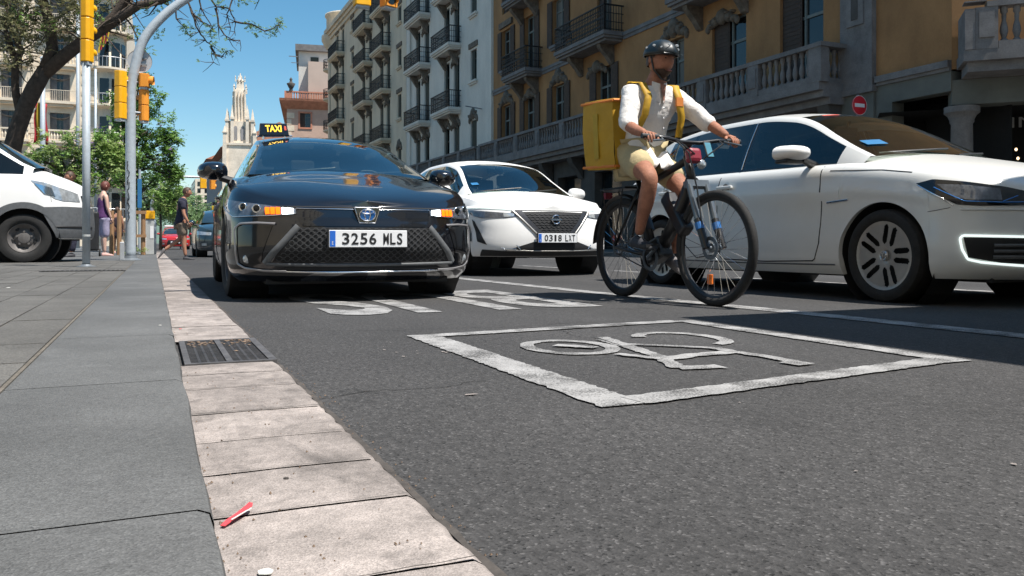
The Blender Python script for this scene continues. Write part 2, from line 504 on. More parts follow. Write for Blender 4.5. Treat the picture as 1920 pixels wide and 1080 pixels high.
while x > -5.0:
    y = -0.6
    while y < 14:
        w = 0.40 if col % 2 == 0 else 0.2
        hh = 0.4
        zz = SW + rg.uniform(-0.0015, 0.0008)
        t.box(x - 0.197, x - 0.003, y + 0.002, y + hh - 0.002, 0.05, zz)
        y += hh
    x -= 0.2; col += 1
t.build('pavement_tiles', 'panot', kind='structure')
b = MB(); b.box(-5.05, -0.267, -0.6, 14.0, -0.02, SW - 0.004); b.build('pavement_bed', 'sand', kind='structure')
b = MB(); b.box(-40, -0.267, 14.002, 200, -0.02, SW); b.box(-40, -5.052, -3, 14.0, -0.02, SW); b.build('pavement', 'granite', kind='structure')
b = MB(); b.box(-0.264, 0.06, 60.9, 200, -0.02, SW); b.build('far_left_kerb', 'granite', kind='structure')
# dark slot drain across the pavement
dr = thing('slot_drain', 'narrow dark slot drain cover set across the pavement tiles beside the kerb', 'drain cover', (-0.6, 9.15, SW))
b = MB(); b.box(-0.42, 0.34, -0.10, 0.10, 0.0005, 0.006); b.build('frame', 'iron', dr)
b = MB()
for i in range(18): b.box(-0.40 + i * 0.041, -0.40 + i * 0.041 + 0.02, -0.075, 0.075, 0.006, 0.0085)
b.build('slot', 'black', dr)

# ---------------------------------------------------------------- road markings
ZP = 0.004
def ribbon(pts, w, z=ZP, rag=0.0055, step=0.022, r=rg):
    rows = []
    P = [Vector((*p, 0)) for p in pts]
    out = []
    for a, c in zip(P[:-1], P[1:]):
        n = max(1, int((c - a).length / step))
        for i in range(n): out.append(a.lerp(c, i / n))
    out.append(P[-1])
    for i, p in enumerate(out):
        a = out[max(0, i - 1)]; c = out[min(len(out) - 1, i + 1)]
        d = (c - a).normalized(); q = Vector((d.y, -d.x, 0))
        wi = w[i * len(w) // len(out)] if hasattr(w, '__len__') else w
        p1 = p - q * (wi / 2 + r.uniform(-rag, rag)); p2 = p + q * (wi / 2 + r.uniform(-rag, rag))
        rows.append([(p1.x, p1.y, z), (p2.x, p2.y, z)])
    return rows
b = MB()
b.grid(ribbon([(3.43, 1.2), (3.40, 2.6), (3.37, 3.7), (3.27, 5.1), (3.2, 7.5), (3.13, 9.5), (3.0, 16), (2.9, 40), (2.9, 120)], 0.165))
b.build('lane_line', 'paint', kind='structure')
b = MB()
for y0 in (3.2, 5.6, 8.2, 11.2, 15, 20, 26, 33):
    b.grid(ribbon([(6.45 - 0.04 * y0, y0), (6.40 - 0.04 * y0, y0 + 1.9)], 0.14))
b.build('dashed_lane_line', 'paint', kind='structure')
b = MB()
for (x, y0) in ((9.2, 3), (9.2, 7), (9.2, 12), (9.2, 18), (9.2, 26)):
    b.grid(ribbon([(x, y0), (x, y0 + 2)], 0.11))
b.build('second_dashed_lane_line', 'paint', kind='structure')
# the square box with the bicycle symbol
b = MB()
b.grid(ribbon([(1.055, 1.70), (1.055, 3.36)], 0.13, z=0.0045))
b.grid(ribbon([(2.48, 1.87), (2.48, 3.44)], 0.10, z=0.0048))
b.grid(ribbon([(1.10, 3.31), (2.43, 3.43)], 0.10, z=0.0051))
b.grid(ribbon([(1.105, 1.74), (2.43, 1.92)], 0.10, z=0.0054))
b.build('bicycle_box_outline', 'paint', kind='structure')
b = MB()
ZI = [0.0042]
def ring(cx, cy, rx, ry, a0, a1, w):
    n = 40
    pts = [(cx + rx * math.cos(R(a0 + (a1 - a0) * i / n)), cy + ry * math.sin(R(a0 + (a1 - a0) * i / n))) for i in range(n + 1)]
    ZI[0] += .00025; b.grid(ribbon(pts, w, rag=0.005, z=ZI[0]))
ring(1.455, 2.745, 0.155, 0.20, 0, 360, 0.056)
ring(2.01, 2.80, 0.155, 0.22, -85, 150, 0.058)
for L, w in (([(1.69, 2.9), (1.665, 2.651), (1.612, 2.361), (1.525, 2.139)], 0.04), ([(1.525, 2.139), (1.606, 2.115), (1.67, 2.11)], 0.05),
          ([(1.583, 2.318), (1.746, 2.359), (1.93, 2.369)], 0.05), ([(1.93, 2.369), (1.96, 2.221), (1.953, 2.061)], 0.035), ([(1.90, 2.055), (1.98, 2.066)], 0.06),
          ([(1.68, 2.733), (1.823, 2.598), (1.934, 2.481)], 0.028), ([(1.934, 2.481), (1.93, 2.369)], 0.04), ([(1.513, 2.49), (1.583, 2.318)], 0.03),
          ([(1.423, 2.80), (1.53, 2.67)], 0.04), ([(1.665, 2.66), (1.72, 2.95)], 0.035)):
    ZI[0] += .00025; b.grid(ribbon(L, w * 1.4, z=ZI[0]))
b.build('bicycle_symbol', 'paint', kind='structure')
V, F = text_mesh('BUS', 2.0, 1.72, bold=0.045)
b = MB(); b.add([(1.74 - p[0], 5.42 - p[1], ZP) for p in V], [f for f in F])
b.build('bus_lettering', 'paint', kind='structure')
# hairline cracks in the asphalt
b = MB()
for P in ([(0.62, 3.75), (0.95, 3.62), (1.25, 3.60), (1.62, 3.52), (1.98, 3.60), (2.4, 3.52)], [(1.62, 3.52), (1.70, 3.28), (1.66, 3.05), (1.74, 2.85)], [(0.40, 2.1), (.55, 2.16), (.72, 2.13), (.9, 2.2)]):
    Q = []
    for a, c in zip(P[:-1], P[1:]):
        for k in range(8): Q.append((a[0] + (c[0] - a[0]) * k / 8 + rg.uniform(-.012, .012), a[1] + (c[1] - a[1]) * k / 8 + rg.uniform(-.014, .014)))
    b.grid(ribbon(Q, 0.0035, z=0.0018, rag=0.0012))
b.build('road_cracks', 'joint_dark', kind='structure')
# worn paint flecks and patches on the asphalt
b = MB()
for i in range(26):
    x, y = rg.uniform(0.5, 3.0), rg.uniform(0.9, 3.6)
    s = rg.uniform(0.002, 0.007)
    if i < 9: x, y, s = rg.uniform(0.75, 1.0), rg.uniform(2.7, 3.1), rg.uniform(0.003, 0.009)
    n = 6
    b.add([(x + s * rg.uniform(.5, 1.2) * math.cos(q * 2 * math.pi / n), y + 1.3 * s * rg.uniform(.5, 1.2) * math.sin(q * 2 * math.pi / n), 0.0035) for q in range(n)], [tuple(range(n))])
x, y = 0.76, 1.99
b.add([(x - .018, y - .008, .0036), (x + .006, y - .010, .0036), (x + .024, y - .003, .0036), (x + .012, y + .007, .0036), (x - .010, y + .005, .0036)], [(0, 1, 2, 3, 4)])
b.build('paint_flecks', 'gutter', kind='stuff')

# ---------------------------------------------------------------- drain grate set in the gutter
gr_ = thing('drain_grate', 'rusty iron drain grate set in the pale gutter strip', 'drain grate', (0.23, 3.10, 0.0))
b = MB()
b.box(-0.14, 0.145, -0.335, -0.315, 0.0, 0.016); b.box(-0.14, 0.145, 0.315, 0.335, 0.0, 0.016)
b.box(-0.14, -0.12, -0.315, 0.315, 0.0, 0.016); b.box(0.120, 0.145, -0.315, 0.315, 0.0, 0.016); b.box(-0.012, 0.008, -0.315, 0.315, 0.0, 0.0165)
b.build('frame', 'grate_frame', gr_)
b = MB()
for i in range(24):
    y = -0.305 + i * 0.0262
    for (x0, x1) in ((-0.118, -0.014), (0.010, 0.118)):
        b.box(x0, x1, y, y + 0.012, 0.0, 0.012)
for x in (-0.092, -0.066, -0.040, 0.036, 0.062, 0.090):
    b.box(x - .004, x + .004, -0.31, 0.31, 0.0, 0.0125)
b.build('bars', 'iron', gr_)
b = MB(); b.box(-0.12, 0.12, -0.315, 0.315, -0.01, 0.002); b.build('pit', 'joint', gr_)
b = MB()
for i in range(60):
    x, y = rg.uniform(-0.125, 0.12), 0.31 - abs(rg.gauss(0, 0.09)); s = rg.uniform(0.004, 0.011)
    b.add([(x + s * math.cos(q * 1.2566), y + s * math.sin(q * 1.2566), 0.0135 + 0.002 * (q % 2)) for q in range(5)], [(0, 1, 2, 3, 4)])
b.build('silt', 'dirt', gr_, kind='stuff')

# grit swept into the gutter and along the foot of the kerb
b = MB()
for i in range(420):
    y = 0.95 + 4.5 * rg.random() ** 1.5
    if i % 3 == 0: x = 0.066 + abs(rg.gauss(0, .012)); z = .0125
    elif i % 3 == 1: x = rg.uniform(.08, .36); z = .0120
    else: x = .378 + abs(rg.gauss(0, .02)); z = .002
    if 2.74 < y < 3.46: continue
    s = rg.uniform(.0012, .0034)
    b.add([(x + s * rg.uniform(.6, 1.2) * math.cos(q * 2.094), y + s * rg.uniform(.6, 1.2) * math.sin(q * 2.094), z) for q in range(3)] + [(x, y, z + s)], [(0, 1, 3), (1, 2, 3), (2, 0, 3)])
b.build('grit', 'dirt', kind='stuff')

# small litter
L = thing('paper_straw', 'flat red wrapper lying in the gutter against the kerb', 'litter', (0.107, 1.197, 0.0145), R(53))
b = MB(); b.grid([[(-0.036, -.004, 0.001), (-0.036, .003, 0.001)], [(-0.02, -.005, .003), (-.02, .0045, .003)], [(0.01, -.0055, .005), (0.01, .0055, .004)], [(0.03, -.006, .008), (0.03, .005, .007)], [(0.036, -.003, .010), (0.036, .003, .010)]])
o = b.build('wrapper', 'red_litter', L)
so = o.modifiers.new('thick', 'SOLIDIFY'); so.thickness = 0.0012
b = MB(); b.obox((0.002, -.0062, .0052), (0.05, .0016, .001)); b.build('white_edge', 'white_litter', L)
def litter(x, y, z, s, m, label):
    b = MB(); n = 7
    r = random.Random(int(x * 999 + y * 77))
    top = [(s * r.uniform(.6, 1.1) * math.cos(q * 2 * math.pi / n), s * r.uniform(.6, 1.1) * math.sin(q * 2 * math.pi / n), s * 0.25) for q in range(n)]
    b.prism([(p[0], p[1], 0.0006) for p in top], (0, 0, s * 0.16))
    return tag(b.build('litter_scrap', m, loc=(x, y, z)), label, 'litter')
litter(0.120, 0.985, 0.0135, 0.010, 'white_litter', 'torn white paper scrap in the gutter nearest the bottom of the photo')
litter(0.20, 1.37, 0.0125, 0.0055, 'joint', 'tiny dark chewed lump stuck on a pale gutter tile')
litter(0.02, 3.0, 0.1205, 0.006, 'white_litter', 'small white fleck on the kerb slab left of the drain grate')
litter(-0.83, 5.9, 0.1205, 0.014, 'white_litter', 'white scrap on the pavement tiles furthest from the camera')
litter(-0.95, 4.4, 0.1205, 0.022, 'dirt', 'brown dead leaf scrap lying on the pavement tiles')
litter(0.11, 3.95, 0.0125, 0.008, 'red_litter', 'small reddish scrap in the gutter just beyond the drain grate')
# ---------------------------------------------------------------- vehicles
class Shell:
    """Car body skin: an outline in plan, carried up from the sill to the shoulder. Nose at y=0, tail at y=L."""
    def __init__(s, L, W, cf, nf, cr, nr, sill, zc, ze, side_in, front_in, rear_in, axles, rw, ra, bow=0.04, taper=None, cladz=None):
        s.L, s.W, s.sill, s.rw, s.ra, s.axles = L, W, sill, rw, ra, axles
        s.zc, s.ze = pchip(*zip(*zc)), pchip(*zip(*ze))
        s.side_in, s.front_in, s.rear_in = pchip(*zip(*side_in)), pchip(*zip(*front_in)), pchip(*zip(*rear_in))
        tp = pchip(*zip(*taper)) if taper else (lambda y: np.ones_like(np.asarray(y, float)))
        a = np.linspace(0, math.pi / 2, 90)
        fx = W * np.sin(a) ** (2 / nf); fy = cf * (1 - np.cos(a) ** (2 / nf)) + bow * (fx / W) ** 2
        rx = W * np.cos(a) ** (2 / nr); ry = L - cr * (1 - np.sin(a) ** (2 / nr)) - bow * (rx / W) ** 2
        ys = np.linspace(fy[-1], ry[0], 240)[1:-1]
        X = np.concatenate([fx, np.full(len(ys), W), rx]); Y = np.concatenate([fy, ys, ry])
        X = X * tp(Y)
        T = np.concatenate([[0], np.cumsum(np.hypot(np.diff(X), np.diff(Y)))])
        keep = np.concatenate([[True], np.diff(T) > 1e-6])
        s.T, s.X, s.Y = T[keep], X[keep], Y[keep]
        dx, dy = np.gradient(s.X, s.T), np.gradient(s.Y, s.T)
        n = np.hypot(dx, dy) + 1e-9
        s.NX, s.NY = dy / n, -dx / n
        s.NX[0], s.NY[0] = 0, -1
        s.NX[-1], s.NY[-1] = 0, 1
        s.tmax = s.T[-1]
        i0 = np.argmax(s.X > 0.93 * W); s.tf = s.T[i0]
        m = (s.NX > 0.9)
        s.ty_y, s.ty_t = s.Y[m], s.T[m]
    def t_of_y(s, y): return float(np.interp(y, s.ty_y, s.ty_t))
    def ztop(s, x, y):
        zc, ze = s.zc(y), s.ze(y)
        return ze + (zc - ze) * (1 - np.clip(np.abs(x) / s.W, 0, 1) ** 2.4)
    def base(s, t):
        return tuple(float(np.interp(t, s.T, q)) for q in (s.X, s.Y, s.NX, s.NY))
    def surf(s, t, z, off=0.0, side=1):
        x, y, nx, ny = s.base(abs(t))
        zt = float(s.ztop(x, y))
        v = (z - s.sill) / max(zt - s.sill, 1e-3)
        fn = max(0.0, -ny) ** 1.3; rn = max(0.0, ny) ** 1.3
        # keep the rounded shoulder everywhere, take the fascia's own profile at the ends
        i = float(s.side_in(v)) * (1 - fn - rn) + float(s.front_in(z)) * fn + float(s.rear_in(z)) * rn
        i -= off
        return Vector(((x - nx * i) * side, y - ny * i, z))
    def t_of_x(s, x, z):
        """arc position on the front whose skin point lies at lateral x"""
        ts = np.linspace(0, s.tf * 1.15, 80)
        xs = [s.surf(t, z).x for t in ts]
        return float(np.interp(x, xs, ts))
    def zbot(s, t):
        x, y, nx, ny = s.base(t)
        z = s.sill
        if nx > 0.3:
            for ya in s.axles:
                d = s.ra ** 2 - (y - ya) ** 2
                if d > 0: z = max(z, s.rw + math.sqrt(d))
        return z
    def body(s, parent, m, hole=None):
        ts = list(np.linspace(0, s.tf, 44)) + list(np.linspace(s.tf, s.tmax - s.tf, 70)) + list(np.linspace(s.tmax - s.tf, s.tmax, 30))
        for ya in s.axles:
            for q in np.linspace(-90, 90, 41):
                ts.append(s.t_of_y(ya + s.ra * math.sin(R(q)) * 0.99999))
            ts += [s.t_of_y(ya - s.ra - 0.0008), s.t_of_y(ya + s.ra + 0.0008)]
        ts = sorted(set(round(t, 5) for t in ts))
        V = [0, .03, .08, .15, .25, .35, .45, .55, .65, .74, .82, .88, .92, .95, .975, .99, 1.0]
        P = []
        for t in ts:
            x, y, nx, ny = s.base(t)
            zb, zt = s.zbot(t), float(s.ztop(x, y))
            P.append([s.surf(t, zb + (zt - zb) * v) for v in V])
        b = MB()
        b.grid(P)
        b.grid([[Vector((-p.x, p.y, p.z)) for p in r] for r in P], flip=True)
        # top skin: bonnet, cowl, deck
        rows = []
        for r in P:
            p = r[-1]
            zc = float(s.ztop(0, p.y))
            row = []
            for q in np.linspace(-1, 1, 25):
                q = math.copysign(abs(q) ** 0.8, q)
                row.append(Vector((p.x * q, p.y, p.z + (zc - p.z) * (1 - abs(q) ** 2.4))))
            rows.append(row)
        if hole:
            for i in range(len(rows) - 1):
                for j in range(24):
                    q = (rows[i][j] + rows[i + 1][j + 1]) / 2
                    if hole[0] < q.y < hole[1] and abs(q.x) < hole[2]: continue
                    b.quad(rows[i][j], rows[i + 1][j], rows[i + 1][j + 1], rows[i][j + 1])
        else:
            b.grid(rows)
        # arch returns and sill returns, turned inwards
        liners = []
        for sg in (1, -1):
            lip = []; lin_ = []
            for r in P:
                p = r[0]
                lip.append([Vector((p.x * sg, p.y, p.z)), Vector(((p.x - min(0.035, p.x * 0.5)) * sg, p.y, p.z + 0.004))])
                lin_.append([lip[-1][1], Vector(((max(p.x - 0.26, 0)) * sg, p.y, p.z + 0.01))])
            b.grid(lip, flip=sg < 0); liners.append(lin_)
        o = b.build('body', m, parent, angle=42)
        u = MB()
        for q in liners: u.grid(q)
        u.box(-s.W * 0.72, s.W * 0.72, 0.25, s.L - 0.25, s.sill - 0.02, s.sill + 0.10)
        for ya in s.axles:
            for sg in (1, -1):
                u.lathe([(0.02, 0.0), (s.ra + 0.03, 0.0), (s.ra + 0.03, 0.25)], 28, Matrix.Translation((sg * (s.W - 0.30), ya, s.rw)) @ Matrix.Rotation(sg * math.pi / 2, 4, 'Y'))
        u.build('underbody', 'black', parent)
        return o
    def patch(s, top, bot, off=0.004, n=24, m=6, side=1, sym=False):
        """skin-following panel between two polylines of (t, z); returns grid rows"""
        def res(L):
            d = [0]
            for a, c in zip(L[:-1], L[1:]): d.append(d[-1] + math.hypot(c[0] - a[0], c[1] - a[1]))
            q = np.linspace(0, d[-1], n)
            return list(zip(np.interp(q, d, [p[0] for p in L]), np.interp(q, d, [p[1] for p in L])))
        A, B = res(top), res(bot)
        rows = []
        for (ta, za), (tb, zb) in zip(A, B):
            rows.append([s.surf(ta + (tb - ta) * k / m, za + (zb - za) * k / m, off, side if not sym else (1 if (ta + (tb - ta) * k / m) >= 0 else -1)) for k in range(m + 1)])
        return rows
    def strip(s, pts, w, off=0.004, side=1, n=30, sym=False):
        """thin band of width w along (t, z) points"""
        d = [0]
        for a, c in zip(pts[:-1], pts[1:]): d.append(d[-1] + math.hypot(c[0] - a[0], c[1] - a[1]))
        q = np.linspace(0, d[-1], n)
        ta, za = np.interp(q, d, [p[0] for p in pts]), np.interp(q, d, [p[1] for p in pts])
        rows = []
        for i in range(n):
            i0, i1 = max(0, i - 1), min(n - 1, i + 1)
            dt, dz = ta[i1] - ta[i0], za[i1] - za[i0]
            l = math.hypot(dt, dz) + 1e-9
            nt, nz = -dz / l * w / 2, dt / l * w / 2
            sd = side if not sym else (1 if ta[i] >= 0 else -1)
            rows.append([s.surf(ta[i] + nt, za[i] + nz, off - w * .3, sd), s.surf(ta[i] + nt * .8, za[i] + nz * .8, off, sd), s.surf(ta[i] - nt * .8, za[i] - nz * .8, off, sd), s.surf(ta[i] - nt, za[i] - nz, off - w * .3, sd)])
        return rows

def cabin(parent, st, yhead, yrear, ybase, sides, paint, bow=0.12, rbow=0.06, crown=0.055, glass='windscreen', bulge=0.012, rear_glass='side_glass', trim='gloss_black', side_glass='side_glass', pillar=0.93):
    """greenhouse: st = stations (y, half width at belt, belt z, half width at roof edge, roof z). Panels of one lofted skin become
    roof, windscreen, side windows and rear window. sides = [(y0, y1), ...] glass bays."""
    y = [q[0] for q in st]
    f = [pchip(y, [q[k] for q in st]) for k in range(1, 5)]
    ys = set(np.linspace(y[0], y[-1], 60)) | {yhead, yrear, ybase} | set(np.linspace(y[0], y[0] + 0.12, 5))
    for a, c in sides: ys |= {a, c}
    ys = sorted(ys); ys = [ys[0]] + [b for a, b in zip(ys[:-1], ys[1:]) if b - a > 0.004]
    for q in [yhead, yrear, ybase] + [v for p in sides for v in p]:
        i = min(range(len(ys)), key=lambda k: abs(ys[k] - q)); ys[i] = q
    SQ = [0, .05, .25, .5, .75, .91, 1.0]
    RQ = [1, pillar, .75, .5, .25, 0, -.25, -.5, -.75, -pillar, -1]
    rows = []
    for yy in ys:
        wb, zb, wr, zr = [float(g(yy)) for g in f]
        k = min(1.0, max(0.0, (zr - zb) / 0.30))
        zre = zr - crown * k
        pts = []
        for q in SQ: pts.append((wb + (wr - wb) * q + bulge * 4 * q * (1 - q) * k, zb + (zre - zb) * q))
        for q in RQ[1:-1]: pts.append((wr * q, zre + (zr - zre) * (1 - abs(q) ** 2.3)))
        left = [(-p[0], p[1]) for p in pts[:len(SQ)]][::-1]
        pts += left
        row = []
        for x, z in pts:
            e = 1 - min(1, abs(x) / max(wb, .1)) ** 2
            w = 0.0
            if yy < yhead + .25: w = -bow * e * max(0, min(1, (yhead + .25 - yy) / (yhead + .25 - y[0])))
            if yy > yrear - .2: w = rbow * e * max(0, min(1, (yy - yrear + .2) / (ybase - yrear + .2)))
            row.append(Vector((x, yy + w, z)))
        rows.append(row)
    nS = len(SQ); nR = len(RQ) - 2
    tot = len(rows[0])
    # column kinds
    kinds = []
    for j in range(tot - 1):
        if j < nS - 1: kinds.append(('sL', j))
        elif j >= tot - nS: kinds.append(('sR', tot - 2 - j))
        else: kinds.append(('top', j - (nS - 1)))
    B = {}
    def put(key, a, b_, c, d): B.setdefault(key, MB()).quad(a, b_, c, d)
    for i in range(len(rows) - 1):
        ym = (ys[i] + ys[i + 1]) / 2
        for j in range(tot - 1):
            k, q = kinds[j]
            key = 'roof'
            if k == 'top' and 1 <= q <= nR - 1 - 0:
                if ym < yhead: key = 'windscreen'
                elif yrear < ym < ybase: key = 'rear_window'
            if k in ('sL', 'sR') and 1 <= q <= 4:
                for n, (a, c) in enumerate(sides):
                    if a < ym < c: key = ('side_window', k, n)
                if key == 'roof' and sides[0][0] < ym < sides[-1][1]: key = 'pillar_trim'
            if k in ('sL', 'sR') and q == 0 and sides[0][0] < ym < sides[-1][1]: key = 'pillar_trim'
            put(key, rows[i][j], rows[i][j + 1], rows[i + 1][j + 1], rows[i + 1][j])
    out = {}
    for key, mb in B.items():
        nm = key if isinstance(key, str) else key[0]
        mm = {'roof': paint, 'windscreen': glass, 'rear_window': rear_glass, 'pillar_trim': trim, 'side_window': side_glass}[nm]
        out.setdefault(nm, []).append(mb.build(nm, mm, parent, smooth=True))
    return out, f

def interior(parent, y0, y1, w, zb, zr, ys, wheel_side=1):
    """cabin seen through the glass: tub, dashboard, steering wheel, seats with headrests, mirror. ys = (dash, front seat, rear seat)"""
    b = MB(); b.quad((-w, y0, zb - .30), (w, y0, zb - .30), (w, y1, zb - .22), (-w, y1, zb - .22))
    for sg in (-1, 1): b.quad((sg * w, y0, zb - .32), (sg * w, y1, zb - .32), (sg * (w + .03), y1, zb + .02), (sg * (w + .03), y0, zb + .0))
    b.quad((-w, y1, zb - .24), (w, y1, zb - .24), (w, y1, zb + .02), (-w, y1, zb + .02)); b.quad((-w, y0, zb - .32), (w, y0, zb - .32), (w, y0, zb - .02), (-w, y0, zb - .02))
    o = b.build('cabin_tub', 'seat', parent)
    d = MB()
    d.grid([[(x, y0 + .02 + (ys[0] - y0) * q, zb - .05 + .05 * math.sin(q * 2.2) + (.05 * math.exp(-((x - wheel_side * .36) / .2) ** 2) if q > .6 else 0)) for x in np.linspace(-w, w, 13)] for q in (0, .3, .6, .85, 1)])
    d.box(-w + .02, w - .02, ys[0], ys[0] + .02, zb - .3, zb - .02)
    d.build('dashboard', 'dash', parent, smooth=False)
    b = MB(); M = Matrix.Translation((wheel_side * .36, ys[0] + .22, zb - .02)) @ Matrix.Rotation(R(66), 4, 'X')
    b.tube([M @ Vector((.18 * math.cos(a), .18 * math.sin(a), 0)) for a in np.linspace(0, 2 * math.pi, 29)], .014, 8, caps=False)
    for a in (0, math.pi, -math.pi / 2): b.tube([M @ Vector((.18 * math.cos(a), .18 * math.sin(a), 0)), M @ Vector((0, 0, -.03))], .016, 6)
    b.build('steering_wheel', 'plastic', parent, smooth=True)
    for yy, xs in ((ys[1], (-.36, .36)), (ys[2], (-.42, 0, .42))):
        for x in xs:
            s = MB()
            s.grid([[(x + hw * e, yy + lean + .05 * e * e, z) for e in (-1, -.7, 0, .7, 1)] for z, hw, lean in ((zb - .28, .24, 0), (zb - .02, .25, .08), (zb + .12, .22, .13), (zb + .19, .15, .15))])
            s.grid([[(x + hw * e, yy + lean + .12, z) for e in (-1, 0, 1)] for z, hw, lean in ((zb - .28, .24, 0), (zb + .19, .15, .15))])
            so = s.build('seat', 'seat', parent, smooth=True)
            h = MB(); h.obox((x, yy + .22, zb + .30), (.25, .09, .16), Matrix.Rotation(R(-8), 3, 'X')); h.build('headrest', 'seat', so, bevel=.03)
    b = MB(); ym = ys[1] - .28; b.obox((0, ym, zr - .15), (.24, .03, .07)); b.tube([(0, ym - .01, zr - .13), (0, ym - .04, zr - .065)], .012, 6); b.build('rear_view_mirror', 'plastic', parent, bevel=.012)

def divider(parent, f, y, crown, bulge, m, sd):
    """bright upright strip between two side windows at station y"""
    wb, zb, wr, zr = [float(g(y)) for g in f]
    k = min(1.0, max(0.0, (zr - zb) / 0.30)); zre = zr - crown * k
    b = MB(); b.tube([(sd * (wb + (wr - wb) * q + bulge * 4 * q * (1 - q) * k + .004), y, zb + (zre - zb) * q) for q in np.linspace(.05, .9, 8)], .005, 6)
    return b.build('window_divider', m, parent)

def wheel(parent, c, r, w, rim, side, style, steer=0.0, rimr=None):
    """tyre with a rim child, axle along x; side = +1 faces +x"""
    rimr = rimr or r * 0.68
    M = Matrix.Translation(c) @ Matrix.Rotation(steer, 4, 'Z') @ Matrix.Rotation(side * math.pi / 2, 4, 'Y')
    b = MB()
    h = w / 2
    b.lathe([(rimr - .015, -h * .8), (rimr, -h * .92), (rimr + (r - rimr) * .5, -h * 1.0), (r * .965, -h * .88), (r * .995, -h * .66), (r, -h * .3), (r, h * .3), (r * .995, h * .66), (r * .965, h * .88), (rimr + (r - rimr) * .5, h * 1.0), (rimr + .008, h * .92), (rimr - .012, h * .72)], 48, M)
    # tread grooves
    for z in (-h * .45, 0, h * .45): b.lathe([(r + .0015, z - .004), (r + .0015, z + .004)], 48, M)
    o = b.build('wheel', 'tyre', parent, angle=40)
    b = MB()
    b.lathe([(0.0, -.01), (rimr * .5, -.015), (rimr * .97, 0.01), (rimr * .985, h * .7)], 40, M, mi=1)
    if style == 'aero':
        # flat bright dish with five pairs of long slots cut through it
        nr_, na_ = 30, 300
        def zf(q): return h * (.60 + .16 * q - .10 * max(0, .25 - q) / .25) if q < .9 else h * (.744 + .06 * (q - .9) / .09)
        def slot(q, th):
            for k in range(5):
                d = th - (2 * math.pi * k / 5 + .95)
                d = (d + math.pi) % (2 * math.pi) - math.pi
                if abs(d) > .6: continue
                u, v = q * math.cos(d), abs(q * math.sin(d))
                c = .105 + .055 * u                          # centre line of each slot of the pair
                w = .078 * min(1, ((u - .32) / .08) ** .5 if u > .32 else 0, ((.88 - u) / .06) ** .5 if u < .88 else 0)
                if abs(v - c) < w: return True
            return False
        qs = list(np.linspace(.02, .93, nr_)) + [.96, .985, .995]
        zq = [zf(q) for q in qs[:-1]] + [h * .70]
        for i in range(len(qs) - 1):
            for k in range(na_):
                t0, t1 = 2 * math.pi * k / na_, 2 * math.pi * (k + 1) / na_
                if slot((qs[i] + qs[i + 1]) / 2, (t0 + t1) / 2): continue
                b.quad(*[M @ Vector((rimr * q * math.cos(t), rimr * q * math.sin(t), z)) for q, t, z in ((qs[i], t0, zq[i]), (qs[i + 1], t0, zq[i + 1]), (qs[i + 1], t1, zq[i + 1]), (qs[i], t1, zq[i]))])
        b.lathe([(0.0, h * .73), (rimr * .13, h * .725), (rimr * .14, h * .70)], 24, M, mi=0)
    elif style == 'steel':
        b.lathe([(rimr * .99, h * .72), (rimr * .93, h * .80), (rimr * .88, h * .6), (rimr * .62, h * .15), (rimr * .52, h * .28), (rimr * .36, h * .42), (rimr * .34, h * .6), (rimr * .22, h * .66), (0.0, h * .66)], 36, M)
        for k in range(5):
            a = 2 * math.pi * k / 5
            b.lathe([(0.0, h * .56), (.016, h * .56), (.018, h * .4)], 8, M @ Matrix.Translation((rimr * .43 * math.cos(a), rimr * .43 * math.sin(a), 0)))
            a += .6
            b.lathe([(0.0, h * .39), (.032, h * .385)], 10, M @ Matrix.Translation((rimr * .73 * math.cos(a), rimr * .73 * math.sin(a), 0)), mi=1)
    else:
        ns = style
        b.lathe([(rimr * .9, h * .66), (rimr * .93, h * .78), (rimr * .985, h * .80), (rimr * .995, h * .72)], 40, M)
        b.lathe([(0.0, h * .66), (rimr * .2, h * .62), (rimr * .24, h * .45)], 24, M)
        for k in range(ns):
            a = 2 * math.pi * k / ns + .3
            ca, sa = math.cos(a), math.sin(a)
            rows = []
            for q in np.linspace(0, 1, 5):
                rr = rimr * (.18 + .75 * q); ww = rimr * (.10 - .03 * q)
                z = h * (.55 + .18 * q)
                rows.append([M @ Vector((rr * ca - e * ww * sa, rr * sa + e * ww * ca, z - .012 * abs(e))) for e in (-1, -.4, .4, 1)])
            b.grid(rows)
    b.build('rim', [rim, 'black'], o, angle=50)
    return o

def plate(parent, body, txt, c, w=0.52, h=0.11, tilt=0.0):
    """Spanish plate: white field, blue band, black characters; faces -y"""
    p = MB(); p.box(-w / 2, w / 2, -.004, .004, -h / 2, h / 2)
    o = p.build('number_plate', 'plate', parent, loc=c, rot=(tilt, 0, 0), bevel=0.003)
    b = MB(); b.box(-w / 2 - .008, w / 2 + .008, .0045, .02, -h / 2 - .008, h / 2 + .008); b.build('plate_holder', 'plastic', o)
    b = MB(); b.box(-w / 2 + .005, -w / 2 + .042, -.0062, -.0045, -h / 2 + .005, h / 2 - .005); bb = b.build('blue_band', 'plate_blue', o)
    V, F = text_mesh('E', 0.022)
    b = MB(); b.add([(-w / 2 + .0235 + q[0], -.0072, -.028 + q[1]) for q in V], F); b.build('country_letter', 'sign_white', o)
    for (s_, x0, x1) in ((txt.split()[0], -.185, .058), (txt.split()[1], .095, .237)):
        n = len(s_); b = MB()
        for k, ch in enumerate(s_):
            V, F = text_mesh(ch, 0.077, None, bold=0.0012)
            cw = (x1 - x0) / n
            V[:, 0] *= (cw * (0.80 if ch != '1' else 0.4)) / (V[:, 0].max() - V[:, 0].min())
            b.add([(x0 + cw * (k + .5) + q[0], -.0065, q[1]) for q in V], F)
        b.build('plate_characters', 'ink', o)
    return o

